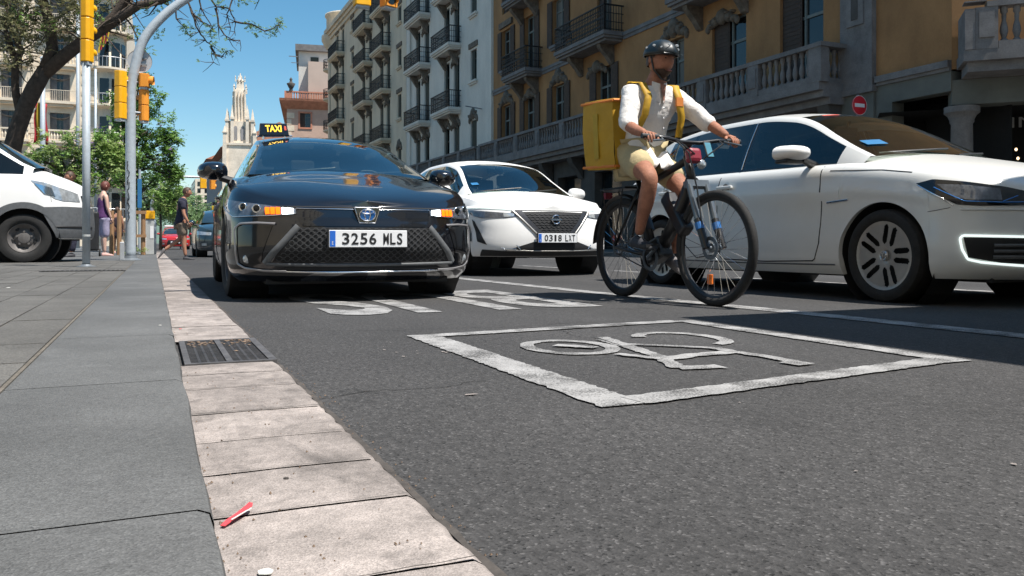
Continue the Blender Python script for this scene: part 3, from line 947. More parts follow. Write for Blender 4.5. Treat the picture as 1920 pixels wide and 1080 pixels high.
def mirror(parent, c, size, m, side, stalk='plastic', lean=0.0):
    """door mirror: rounded shell, flat face turned back, on a foot; side +1 sits at +x"""
    sx, sy, sz = size
    rows = []
    for i in range(13):
        u = i / 12
        th = math.pi * u
        row = []
        for k in range(20):
            a = 2 * math.pi * k / 20
            ca, sa = math.cos(a), math.sin(a)
            rx = math.copysign(abs(ca) ** .75, ca); rz = math.copysign(abs(sa) ** .75, sa)
            q = math.sin(th / 2) ** .8 if u < 1 else 1
            yy = -sy * math.cos(th / 2)
            x = sx * rx * q * .5; z = sz * rz * q * .5
            x *= 1 - .12 * (z / sz)
            z *= 1 + .35 * (x / sx) * -1 * (1 if True else 0) * 0.5
            row.append(Vector((c[0] + side * x, c[1] + yy + sy * .5, c[2] + z)))
        rows.append(row)
    b = MB()
    b.grid([r + [r[0]] for r in rows])
    o = b.build('mirror', m, parent, angle=60)
    b = MB(); b.add(rows[-1], [tuple(range(20))]); b.build('mirror_glass', 'glass_dark', o)
    b = MB()
    b.tube([(c[0] - side * sx * .25, c[1] + .0, c[2] - sz * .38), (c[0] - side * sx * .62, c[1] + .02, c[2] - sz * .55), (c[0] - side * (sx * .5 + .11), c[1] + .05, c[2] - sz * .72)], [.028, .03, .042], 8)
    b.build('mirror_foot', stalk, o)
    return o
def rows_build(name, rows_list, m, parent, smooth=True, thick=0.0):
    b = MB()
    for r in rows_list: b.grid(r)
    o = b.build(name, m, parent, smooth=smooth)
    if thick:
        so = o.modifiers.new('thick', 'SOLIDIFY'); so.thickness = thick; so.offset = 0
    return o

def dims(S, label_y): return S

# ================================================================ black taxi
def make_taxi(loc, rz):
    t = thing('taxi', 'black saloon taxi with lit indicators and a roof sign, driving by the kerb', 'taxi', loc, rz)
    S = Shell(4.63, 0.89, 0.52, 3.1, 0.5, 2.8, 0.14,
              [(0, .655), (.05, .68), (.2, .745), (.6, .87), (1.0, .975), (1.3, 1.0), (3.5, 1.02), (4.2, 1.06), (4.55, 1.05), (4.63, .98)],
              [(0, .63), (.1, .67), (.3, .735), (.7, .83), (1.1, .895), (1.5, .915), (3.5, .94), (4.2, .96), (4.63, .90)],
              [(0, .07), (.08, .03), (.3, .0), (.55, .004), (.72, -.004), (.85, .012), (.94, .035), (1, .075)],
              [(.12, .16), (.16, .10), (.2, .035), (.27, .03), (.36, .0), (.5, .01), (.57, .035), (.63, .05), (.7, .12), (.8, .2)],
              [(.1, .15), (.3, .02), (.5, 0), (.7, .02), (1.0, .12)],
              (.93, 3.63), .325, .355, bow=0.13, taper=[(0, .99), (.9, 1.0), (3, 1.0), (4.63, .95)])
    S.body(t, 'car_black', (1.15, 4.05, .70))
    interior(t, 1.12, 4.05, .70, .90, 1.36, (1.45, 2.25, 3.15))
    cabin(t, [(1.00, .74, .89, .70, .93), (1.12, .755, .90, .68, .985), (1.95, .775, .90, .555, 1.335), (2.35, .775, .91, .55, 1.395), (2.7, .77, .92, .55, 1.40), (3.3, .75, .94, .53, 1.35), (4.25, .66, .98, .56, 1.06)],
          1.93, 3.25, 4.2, [(1.35, 2.32), (2.4, 3.15), (3.2, 3.5)], 'car_black', bow=.17, pillar=.945)
    # front: lower grille
    X = lambda x, z: S.t_of_x(x, z)
    def P(L): return [(math.copysign(X(abs(x), z), x), z) for x, z in L]
    rows_build('grille_backing', [S.patch(P([(-.46, .505), (0, .508), (.46, .505)]), P([(-.61, .275), (0, .27), (.61, .275)]), .003, 40, 8, sym=True)], 'black', t)
    rs = []
    for k in range(11):
        z0 = .286 + k * .0208
        hw = .595 - .145 * (z0 - .28) / .22
        cw = .050
        pts = []
        x = -math.ceil(hw / cw) * cw - (cw / 2 if k % 2 else 0)
        while x < hw + cw:
            for dx, dz in ((0, .0062), (.017, .0062), (.025, -.0062), (.042, -.0062)):
                if -hw < x + dx < hw: pts.append((x + dx, z0 + dz))
            x += cw
        rs.append(S.strip(P(pts), .0050, .010, n=len(pts) * 3, sym=True))
    rows_build('grille_mesh', rs, 'mesh_grey', t, smooth=False)
    rows_build('grille_frame', [S.strip(P([(-.45, .515), (-.55, .40), (-.655, .262)]), .05, .010, sym=True), S.strip(P([(.45, .515), (.55, .40), (.655, .262)]), .05, .010, sym=True),
               S.strip(P([(-.64, .258), (-.3, .253), (0, .252), (.3, .253), (.64, .258)]), .022, .012, sym=True)], 'grey_plastic', t)
    rows_build('upper_grille', [S.patch(P([(-.46, .575), (0, .572), (.46, .575)]), P([(-.42, .515), (0, .512), (.42, .515)]), .004, 30, 4, sym=True)], 'gloss_black', t)
    rows_build('lower_intake', [S.patch(P([(-.52, .243), (0, .238), (.52, .243)]), P([(-.56, .222), (0, .216), (.56, .222)]), .004, 30, 3, sym=True)], 'black', t)
    rows_build('chrome_lip', [S.strip(P([(-.66, .213), (-.4, .205), (0, .202), (.4, .205), (.66, .213)]), .012, .012, n=50, sym=True)], 'chrome', t)
    rows_build('nose_line', [S.strip(P([(-.46, .635), (-.2, .632), (-.075, .630)]), .006, .006, sym=True), S.strip(P([(.075, .630), (.2, .632), (.46, .635)]), .006, .006, sym=True)], 'chrome', t)
    rows_build('bonnet_gap', [S.strip(P([(-.60, .648), (-.3, .644), (0, .642), (.3, .644), (.60, .648)]), .008, .003, n=50, sym=True)], 'black', t)
    for sd in (1, -1):
        def Q(L): return [(X(x, z) if x < .84 else X(.84, z) + (x - .84), z) for x, z in L]
        h = rows_build('headlight', [S.patch(Q([(.46, .632), (.62, .655), (.84, .695), (1.06, .735)]), Q([(.46, .603), (.62, .588), (.84, .585), (1.0, .655)]), .006, 30, 8, side=sd)], 'lamp_glass', t)
        rows_build('lamp_trim', [S.strip(Q([(.46, .600), (.62, .585), (.84, .581), (1.0, .650)]), .007, .010, side=sd, n=26)], 'chrome', h)
        rows_build('daytime_lamp', [S.patch(Q([(.475, .633), (.545, .640)]), Q([(.475, .598), (.545, .594)]), .013, 8, 4, side=sd)], 'led', h)
        rows_build('indicator', [S.patch(Q([(a_, .641), (a_ + .027, .643)]), Q([(a_, .596), (a_ + .027, .594)]), .012, 4, 4, side=sd) for a_ in (.556, .588, .620)], 'amber', h)
        for xx in (.70, .785):
            c = S.surf(X(xx, .63), .634 + (xx - .70) * .15, .012, sd)
            b = MB(); M_ = Matrix.Translation(c) @ Matrix.Rotation(sd * R(24 if xx < .75 else 40), 4, 'Z') @ Matrix.Rotation(math.pi / 2, 4, 'X')
            b.lathe([(.0, .004), (.018, .003), (.022, .0)], 18, M_, mi=1); b.lathe([(.022, .0), (.026, .006), (.031, .004), (.032, -.006)], 18, M_); b.build('lamp_projector', ['chrome', 'glass_dark'], h, smooth=True)
        pod = rows_build('fog_pod', [S.patch(Q([(.61, .515), (.70, .522), (.815, .515)]), Q([(.68, .262), (.74, .258), (.80, .270)]), .004, 18, 8, side=sd)], 'gloss_black', t)
        rows_build('pod_trim', [S.strip(Q([(.59, .530), (.70, .537), (.80, .533), (.832, .50), (.828, .36), (.815, .262), (.77, .232), (.66, .216), (.52, .212)]), .015, .013, side=sd, n=60)], 'satin_grey', pod)
        c = S.surf(X(.765, .29), .295, -.012, sd)
        b = MB(); b.lathe([(0, .02), (.03, .016), (.034, .0)], 18, Matrix.Translation(c) @ Matrix.Rotation(math.pi / 2, 4, 'X')); b.build('fog_lamp', 'lamp_clear', pod, smooth=True)
        # door seams, handles, sill
        ty = S.t_of_y
        rows_build('door_seam', [S.strip([(ty(1.30), .86), (ty(1.28), .6), (ty(1.38), .3), (ty(1.5), .23), (ty(2.2), .22), (ty(2.40), .4), (ty(2.42), .88)], .007, .002, side=sd, n=60),
                                 S.strip([(ty(2.42), .5), (ty(2.42), .25), (ty(2.9), .23), (ty(3.2), .5), (ty(3.45), .75), (ty(3.48), .93)], .007, .002, side=sd, n=50)], 'black', t)
        for y in (2.22, 3.25):
            c = S.surf(ty(y), .80, .014, sd)
            b = MB(); b.obox(c, (.028, .19, .03)); b.build('door_handle', 'car_black', t, bevel=.008)
    mirror(t, (-.95, 1.34, .975), (.23, .13, .145), 'car_black', -1)
    mirror(t, (.95, 1.34, .975), (.23, .13, .145), 'car_black', 1)
    # badge
    c = S.surf(0.0001, .60, .006)
    bd = MB()
    bd.prism([(-.088, 0, .048), (.088, 0, .048), (.056, 0, -.052), (-.056, 0, -.052)], (0, .03, 0))
    bo = bd.build('badge_plate', 'gloss_black', t, loc=(c.x, c.y - .016, .592))
    b = MB()
    for p, q in (((-.088, .05), (-.054, -.054)), ((.088, .05), (.054, -.054)), ((-.054, -.054), (.054, -.054)), ((-.085, .05), (.085, .05))):
        b.tube([(p[0], -.004, p[1]), (q[0], -.004, q[1])], .0028, 6)
    b.build('badge_trim', 'chrome', bo)
    b = MB(); b.lathe([(0, .010), (.045, .008), (.056, 0)], 30, Matrix.Scale(.74, 4, (0, 0, 1)) @ Matrix.Rotation(math.pi / 2, 4, 'X')); b.build('badge_field', 'badge_blue', bo, smooth=True)
    b = MB()
    def ell(rx, rz, cz):
        b.tube([(rx * math.cos(q), -.012, cz + rz * math.sin(q)) for q in np.linspace(0, 2 * math.pi, 31)], .0038, 6, caps=False)
    ell(.055, .040, 0); ell(.019, .037, 0); ell(.042, .013, .022)
    b.build('badge_rings', 'chrome', bo)
    c = S.surf(0.0001, .43, .0)
    plate(t, S, '3256 MLS', (0, c.y - .028, .43), .53, .115)
    # wheels
    for y, st in ((.93, R(3)), (3.63, 0)):
        for sd in (1, -1):
            wheel(t, (sd * .775, y, .325), .325, .21, 'alloy_dark', sd, 10, st)
    # roof sign
    s = MB()
    s.prism([(-.155, -.035, 0), (.155, -.035, 0), (.155, .06, 0), (-.155, .06, 0)], (0, 0, .012))
    s.add([(-.15, -.03, .014), (.15, -.03, .014), (.135, -.004, .135), (-.135, -.004, .135), (-.15, .055, .014), (.15, .055, .014), (.135, .03, .135), (-.135, .03, .135)],
          [(0, 1, 2, 3), (5, 4, 7, 6), (4, 0, 3, 7), (1, 5, 6, 2), (3, 2, 6, 7)])
    so = s.build('roof_sign', 'gloss_black', t, loc=(-.41, 2.12, 1.366), rot=(0, R(-3), R(4)), bevel=.006)
    so.scale = (.86, .86, .86)
    V, F = text_mesh('TAXI', 0.072, .165, bold=.0022)
    b = MB(); b.add([(q[0] - .005, -.0195 + (q[1]) * .215 - .0015, .078 + q[1]) for q in V], F); b.build('sign_lettering', 'taxi_text', so)
    b = MB(); b.add([(.105, -.026, .06), (.128, -.026, .06), (.124, -.016, .105), (.105, -.016, .105)], [(0, 1, 2, 3)]); b.build('tariff_lamp', 'sticker_red', so)
    b = MB(); b.tube([(-.17, .01, -.002), (.19, .01, .004)], .008, 8); b.tube([(-.11, .01, -.03), (-.11, .01, .02)], .012, 8); b.tube([(.11, .01, -.03), (.11, .01, .02)], .012, 8); b.build('sign_bar', 'chrome', so)
    # wipers and cowl
    b = MB()
    for x0, x1 in ((-.60, -.05), (.02, .56)):
        pts = [(x, .88 + .27 * (abs(x) / .75) ** 2 + .035 + .02 * (k), .935 + .012 * k) for k, x in enumerate(np.linspace(x0, x1, 6))]
        b.tube(pts, .009, 6)
    b.build('wipers', 'plastic', t)
    # interior seen through the glass: stickers on the screen
    return t, S

# screen stickers: small flat panels sunk on the glass of a cabin
def on_screen(parent, name, m, f, y, x, w, h, yhead, y0, bow, crown, tilt_off=.006):
    """panel lying on the windscreen at station y, lateral x"""
    def pt(xx, yy):
        wb, zb, wr, zr = [float(g(yy)) for g in f]
        k = min(1.0, max(0.0, (zr - zb) / 0.30)); zre = zr - crown * k
        q = min(1, abs(xx) / wr)
        z = zre + (zr - zre) * (1 - q ** 2.3)
        e = 1 - min(1, abs(xx) / max(wb, .1)) ** 2
        return Vector((xx, yy - bow * e * max(0, min(1, (yhead + .25 - yy) / (yhead + .25 - y0))), z))
    rows = [[pt(x + (i / 3 - .5) * w, y + (j / 3 - .5) * h) + Vector((0, -tilt_off, tilt_off)) for j in range(4)] for i in range(4)]
    return rows_build(name, [rows], m, parent)

# ================================================================ white crossover
def make_suv(loc, rz):
    t = thing('crossover_car', 'white crossover car with a black V-shaped grille, behind the black taxi', 'car', loc, rz)
    S = Shell(4.42, 0.935, 0.52, 3.0, 0.5, 2.8, 0.24,
              [(0, .80), (.06, .845), (.2, .91), (.6, 1.01), (1.0, 1.085), (1.3, 1.105), (3.5, 1.12), (4.42, 1.05)],
              [(0, .77), (.1, .815), (.3, .87), (.7, .95), (1.1, 1.0), (1.5, 1.02), (3.5, 1.07), (4.42, 1.0)],
              [(0, .03), (.08, .01), (.3, .0), (.45, .02), (.6, .0), (.8, .006), (.9, .03), (1, .07)],
              [(.2, .12), (.26, .04), (.34, .0), (.45, .0), (.6, .02), (.72, .05), (.84, .10), (1, .2)],
              [(.1, .15), (.3, .02), (.6, 0), (1.1, .12)],
              (.90, 3.565), .35, .395, bow=0.14, taper=[(0, .985), (.9, 1.0), (3.2, 1.0), (4.42, .95)])
    S.body(t, 'car_white', (1.18, 4.15, .74))
    interior(t, 1.15, 4.15, .74, 1.03, 1.57, (1.45, 2.2, 3.1))
    c_, f = cabin(t, [(1.02, .78, 1.0, .75, 1.045), (1.14, .80, 1.01, .735, 1.105), (1.88, .81, 1.03, .61, 1.52), (2.3, .81, 1.04, .60, 1.60), (3.0, .80, 1.06, .59, 1.61), (3.7, .77, 1.09, .57, 1.55), (4.35, .70, 1.08, .62, 1.14)],
          1.86, 3.75, 4.3, [(1.32, 2.25), (2.33, 3.15), (3.22, 3.7)], 'car_white', bow=.17, pillar=.95)
    X = lambda x, z: S.t_of_x(x, z)
    def P(L): return [(math.copysign(X(abs(x), z), x), z) for x, z in L]
    rows_build('grille', [S.patch(P([(-.45, .775), (0, .785), (.45, .775)]), P([(-.22, .53), (0, .525), (.22, .53)]), .004, 36, 8, sym=True)], 'black', t)
    rs = []
    for k in range(7):
        z0 = .56 + k * .031; hw = .23 + .2 * (z0 - .53) / .24
        n = int(hw * 2 / .03)
        rs.append(S.strip(P([(-hw + 2 * hw * i / n, z0 + (.007 if i % 2 else -.007)) for i in range(n + 1)]), .008, .010, n=2 * n + 1, sym=True))
    rows_build('grille_mesh', rs, 'plastic', t, smooth=False)
    for sd in (1, -1):
        def Q(L): return [(X(x, z) if x < .86 else X(.86, z) + (x - .86), z) for x, z in L]
        rows_build('grille_bar', [S.patch(Q([(.50, .80), (.40, .68), (.235, .505)]), Q([(.415, .80), (.32, .67), (.185, .53)]), .012, 16, 4, side=sd)], 'alloy_dark', t)
        rows_build('grille_bright_edge', [S.strip(Q([(.522, .80), (.415, .68), (.245, .50)]), .024, .016, side=sd)], 'alloy', t)
        h = rows_build('headlight', [S.patch(Q([(.42, .755), (.6, .765), (.84, .79), (1.08, .80)]), Q([(.44, .725), (.6, .705), (.84, .70), (.97, .735)]), .006, 28, 6, side=sd)], 'lamp_glass', t)
        rows_build('daytime_lamp', [S.strip(Q([(.47, .80), (.6, .815), (.84, .838), (1.06, .842)]), .024, .010, side=sd)], 'drl', h)
        rows_build('projector', [S.patch(Q([(.50, .755), (.62, .762)]), Q([(.51, .722), (.62, .712)]), .010, 8, 4, side=sd)], 'lamp_clear', h)
        rows_build('air_slot', [S.patch(Q([(.855, .69), (.93, .72)]), Q([(.80, .40), (.845, .36)]), .004, 10, 8, side=sd)], 'gloss_black', t) if False else None
        rows_build('bumper_slot', [S.patch(Q([(.93, .66), (.98, .69)]), Q([(.80, .38), (.90, .42)]), .004, 8, 8, side=sd)], 'plastic', t)
        rows_build('intake_trim', [S.strip(Q([(.50, .375), (.455, .325)]), .014, .014, side=sd), S.strip(Q([(.50, .33), (.62, .325), (.66, .345)]), .012, .014, side=sd)], 'chrome', t)
        ty = S.t_of_y
        rows_build('door_seam', [S.strip([(ty(1.36), .98), (ty(1.34), .6), (ty(1.42), .35), (ty(2.3), .34), (ty(2.36), .5), (ty(2.38), 1.02)], .008, .002, side=sd, n=50)], 'black', t)
        rows_build('sill_cladding', [S.patch([(ty(1.31), .34), (ty(2.3), .34), (ty(3.16), .36)], [(ty(1.31), .245), (ty(2.3), .245), (ty(3.16), .245)], .012, 20, 3, side=sd)], 'plastic', t)
        for ya in (.90, 3.565):
            top = [(ty(ya + .445 * math.sin(R(q))), .35 + .445 * math.cos(R(q))) for q in np.linspace(-80, 80, 25)]
            bot = [(ty(ya + .398 * math.sin(R(q))), .35 + .398 * math.cos(R(q))) for q in np.linspace(-80, 80, 25)]
            rows_build('arch_cladding', [S.patch(top, bot, .010, 30, 2, side=sd)], 'plastic', t)
        c = S.surf(ty(2.2), .92, .014, sd)
        b = MB(); b.obox(c, (.03, .2, .032)); b.build('door_handle', 'car_white', t, bevel=.008)
    rows_build('lower_bumper', [S.patch(P([(-.84, .325), (-.5, .30), (0, .30), (.5, .30), (.84, .325)]), P([(-.84, .245), (0, .243), (.84, .245)]), .008, 40, 4, sym=True)], 'plastic', t)
    rows_build('lower_intake', [S.patch(P([(-.30, .415), (0, .42), (.30, .415)]), P([(-.62, .31), (0, .305), (.62, .31)]), .005, 30, 4, sym=True)], 'black', t)
    rows_build('silver_skid', [S.strip(P([(-.60, .315), (-.3, .305), (0, .303), (.3, .305), (.60, .315)]), .014, .014, n=40, sym=True)], 'alloy', t)
    rows_build('bonnet_gap', [S.strip(P([(-.50, .797), (-.3, .795), (0, .794), (.3, .795), (.50, .797)]), .008, .003, n=40, sym=True)], 'black', t)
    mirror(t, (-1.0, 1.30, 1.09), (.25, .14, .165), 'car_white', -1)
    mirror(t, (1.0, 1.30, 1.09), (.25, .14, .165), 'car_white', 1)
    c = S.surf(0.0001, .68, .012)
    b = MB(); b.lathe([(0, .016), (.045, .014), (.055, 0)], 26, Matrix.Rotation(math.pi / 2, 4, 'X'))
    bo = b.build('badge', 'gloss_black', t, smooth=True, loc=(0, c.y, .685))
    b = MB(); b.tube([(.052 * math.cos(q), -.016, .052 * math.sin(q)) for q in np.linspace(0, 2 * math.pi, 31)], .007, 6, caps=False); b.box(-.068, .068, -.024, -.012, -.011, .011)
    b.build('badge_ring', 'chrome', bo)
    c = S.surf(0.0001, .46, 0)
    plate(t, S, '0318 LXT', (0, c.y - .03, .462))
    for y, st in ((.90, R(-6)), (3.565, 0)):
        for sd in (1, -1):
            wheel(t, (sd * .80, y, .35), .35, .225, 'alloy_dark', sd, 5, st)
    # driver's raised hand on the wheel, seen as a lighter shape behind the screen
    b = MB()
    pts = [(-.62, .885 + .25, 1.075), (-.2, .905, 1.075), (-.05, .90, 1.085)]
    for x0, x1 in ((-.62, -.03), (.05, .55)):
        b.tube([(x, .86 + .27 * (abs(x) / .8) ** 2 + .03 + .015 * k, 1.068 + .012 * k) for k, x in enumerate(np.linspace(x0, x1, 6))], .009, 6)
    b.build('wipers', 'plastic', t)
    on_screen(t, 'windscreen_sticker', 'sticker', f, 1.30, -.58, .09, .06, 1.86, 1.02, .17, .055)
    return t, S

# ================================================================ pearl white hatchback
def make_hatch(loc, rz):
    t = thing('hatchback', 'pearl white hatchback with lit bumper lamps and five-spoke alloy wheels, partly behind the cyclist', 'car', loc, rz)
    S = Shell(4.27, 0.90, 0.56, 2.8, 0.45, 3.0, 0.175,
              [(0, .66), (.05, .74), (.12, .80), (.3, .88), (.7, .985), (1.2, 1.075), (1.4, 1.085), (3.6, 1.07), (4.2, 1.05), (4.27, .98)],
              [(0, .63), (.08, .72), (.2, .79), (.4, .845), (.8, .915), (1.3, .975), (2, .995), (3.6, 1.02), (4.27, .96)],
              [(0, .05), (.06, .022), (.12, .005), (.3, .0), (.5, .012), (.70, .012), (.745, .0), (.80, .012), (.9, .03), (.96, .055), (1, .10)],
              [(.15, .15), (.2, .06), (.28, .015), (.4, .0), (.5, .012), (.6, .03), (.72, .045), (.80, .09), (.95, .2)],
              [(.1, .15), (.3, .02), (.6, 0), (1.05, .10)],
              (.87, 3.50), .316, .362, bow=0.12, taper=[(0, .985), (.9, 1.0), (3.3, 1.0), (4.27, .96)])
    S.body(t, 'car_silver', (1.25, 4.1, .72))
    interior(t, 1.22, 4.1, .72, 1.0, 1.50, (1.55, 2.3, 3.15))
    c_, f = cabin(t, [(1.12, .78, .96, .73, 1.03), (1.26, .785, .97, .715, 1.105), (1.98, .80, 1.0, .595, 1.475), (2.35, .80, 1.0, .585, 1.53), (2.9, .795, 1.01, .58, 1.54), (3.55, .775, 1.03, .565, 1.50), (3.85, .755, 1.03, .55, 1.44), (4.24, .71, 1.02, .64, 1.08)],
          1.96, 3.82, 4.2, [(1.36, 2.36), (2.44, 3.22), (3.28, 3.66)], 'car_silver', bow=.16, pillar=.95)
    X = lambda x, z: S.t_of_x(x, z)
    def P(L): return [(math.copysign(X(abs(x), z), x), z) for x, z in L]
    ty = S.t_of_y
    for sd in (1, -1):
        def Q(L): return [(X(x, z) if x < .80 else X(.80, z) + (x - .80), z) for x, z in L]
        h = rows_build('headlight', [S.patch(Q([(.46, .705), (.60, .745), (.76, .785), (.90, .808), (1.03, .785)]), Q([(.46, .635), (.60, .630), (.74, .630), (.82, .64), (1.02, .775)]), .006, 36, 8, side=sd)], 'gloss_black', t)
        rows_build('lamp_lens', [S.patch(Q([(.64, .735), (.76, .762), (.90, .775)]), Q([(.64, .665), (.76, .668), (.83, .675)]), .010, 14, 6, side=sd)], 'lamp_glass', h)
        rows_build('lamp_trim', [S.strip(Q([(.46, .652), (.64, .650), (.79, .66), (.93, .755)]), .006, .012, side=sd), S.strip(Q([(.64, .655), (.56, .69)]), .006, .012, side=sd)], 'badge_blue', h)
        rows_build('lamp_edge', [S.strip(Q([(1.025, .772), (.92, .69), (.84, .636)]), .008, .010, side=sd)], 'chrome', h)
        rows_build('daytime_lamp', [S.strip(Q([(.50, .437), (.66, .442), (.81, .448), (.83, .43), (.82, .36), (.79, .30), (.74, .282), (.64, .270), (.50, .258)]), .014, .012, side=sd, n=70)], 'drl', t)
        po = rows_build('fog_pod', [S.patch(Q([(.48, .430), (.66, .433), (.81, .437)]), Q([(.48, .268), (.66, .280), (.79, .312)]), .004, 18, 6, side=sd)], 'black', t)
        rows_build('pod_slats', [S.strip(Q([(.50, z), (.70, z)]), .022, .012, side=sd) for z in (.315, .35, .385)], 'grey_plastic', po)
        rows_build('bumper_crease', [S.strip(Q([(.0, .60), (.5, .603), (.80, .61)]), .012, .006, side=sd, n=40)], 'car_silver', t)
        # seams
        rows_build('door_seam', [S.strip([(ty(1.44), .97), (ty(1.40), .70), (ty(1.42), .40), (ty(1.47), .27), (ty(2.0), .255), (ty(2.55), .265), (ty(2.62), .5), (ty(2.60), .97)], .009, .002, side=sd, n=80),
                                 S.strip([(ty(2.62), .30), (ty(2.9), .27), (ty(3.08), .4), (ty(3.25), .62), (ty(3.42), .8), (ty(3.44), .99)], .009, .002, side=sd, n=60)], 'black', t)
        rows_build('wing_seam', [S.strip([(ty(.52), .60), (ty(.40), .62), (ty(.30), .625)], .004, .002, side=sd)], 'grey_plastic', t)
        rows_build('sill_line', [S.strip([(ty(1.27), .245), (ty(2.2), .238), (ty(3.1), .245)], .012, .004, side=sd, n=50)], 'grey_plastic', t)
        rows_build('window_chrome', [S.strip([(ty(1.42), .988), (ty(2.2), 1.0), (ty(3.6), 1.022)], .012, .006, side=sd, n=50)], 'chrome', t) if False else None
        for y in (2.50, 3.38):
            c = S.surf(ty(y), .875, .020, sd)
            b = MB(); b.obox((c.x, c.y, c.z), (.026, .20, .030)); ho = b.build('door_handle', 'car_silver', t, bevel=.009)
            c = S.surf(ty(y), .865, .002, sd)
            b = MB(); b.lathe([(0, .002), (.045, .0)], 16, Matrix.Translation(c) @ Matrix.Rotation(math.pi / 2, 4, 'Y')); b.build('handle_recess', 'grey_plastic', ho)
        b = MB(); b.obox(S.surf(ty(1.25), .70, .004, sd), (.008, .20, .014), Matrix.Rotation(R(-4), 3, 'X')); b.build('wing_badge', 'chrome', t, bevel=.002)
        mirror(t, (sd * 1.0, 1.55, 1.075), (.25, .22, .125), 'car_white', sd)
        b = MB(); b.obox((sd * .99, 1.60, 1.012), (.215, .13, .03)); b.build('mirror_base', 'plastic', t, bevel=.012)
    rows_build('grille', [S.patch(P([(-.46, .70), (0, .705), (.46, .70)]), P([(-.46, .635), (0, .63), (.46, .635)]), .004, 30, 4, sym=True)], 'gloss_black', t)
    rows_build('lower_intake', [S.patch(P([(-.44, .43), (0, .435), (.44, .43)]), P([(-.44, .27), (0, .265), (.44, .27)]), .004, 30, 4, sym=True)], 'black', t)
    rows_build('bonnet_gap', [S.strip([(ty(1.35), .93), (ty(.9), .90), (ty(.66), .865)], .006, .002, side=sd) for sd in (1, -1)], 'black', t)
    for y in (.87, 3.50):
        for sd in (1, -1):
            w = wheel(t, (sd * .785, y, .316), .316, .205, 'alloy', sd, 'aero', R(-2) if y < 1 else 0, rimr=.238)
            if sd < 0 and y < 1:
                # emblem on the hub
                b = MB()
                Mx = Matrix.Translation((sd * .785 - .082, y, .316)) @ Matrix.Rotation(R(12), 4, 'X')
                b.tube([Mx @ Vector((0, .026 * math.cos(q), .026 * math.sin(q))) for q in np.linspace(0, 2 * math.pi, 25)], .0025, 5, caps=False)
                for L in ([(-.012, .022), (0, .002), (.012, .022)], [(-.022, .010), (-.010, -.022), (0, -.002), (.010, -.022), (.022, .010)]):
                    b.tube([Mx @ Vector((0, p[0], p[1])) for p in L], .0025, 5)
                b.build('hub_emblem', 'chrome', w)
    for sd in (1, -1): divider(t, f, 2.40, .055, .012, 'chrome', sd)
    on_screen(t, 'windscreen_sticker', 'sticker', f, 1.36, -.50, .17, .075, 1.96, 1.12, .16, .055)
    on_screen(t, 'toll_tag', 'sticker_red', f, 1.90, -.34, .16, .03, 1.96, 1.12, .16, .055)
    b = MB()
    for x0, x1 in ((-.60, .0), (.04, .55)):
        b.tube([(x, .98 + .25 * (abs(x) / .78) ** 2 + .02 + .012 * k, 1.05 + .01 * k) for k, x in enumerate(np.linspace(x0, x1, 6))], .009, 6)
    b.build('wipers', 'plastic', t)
    c = S.surf(0.0001, .42, 0)
    return t, S

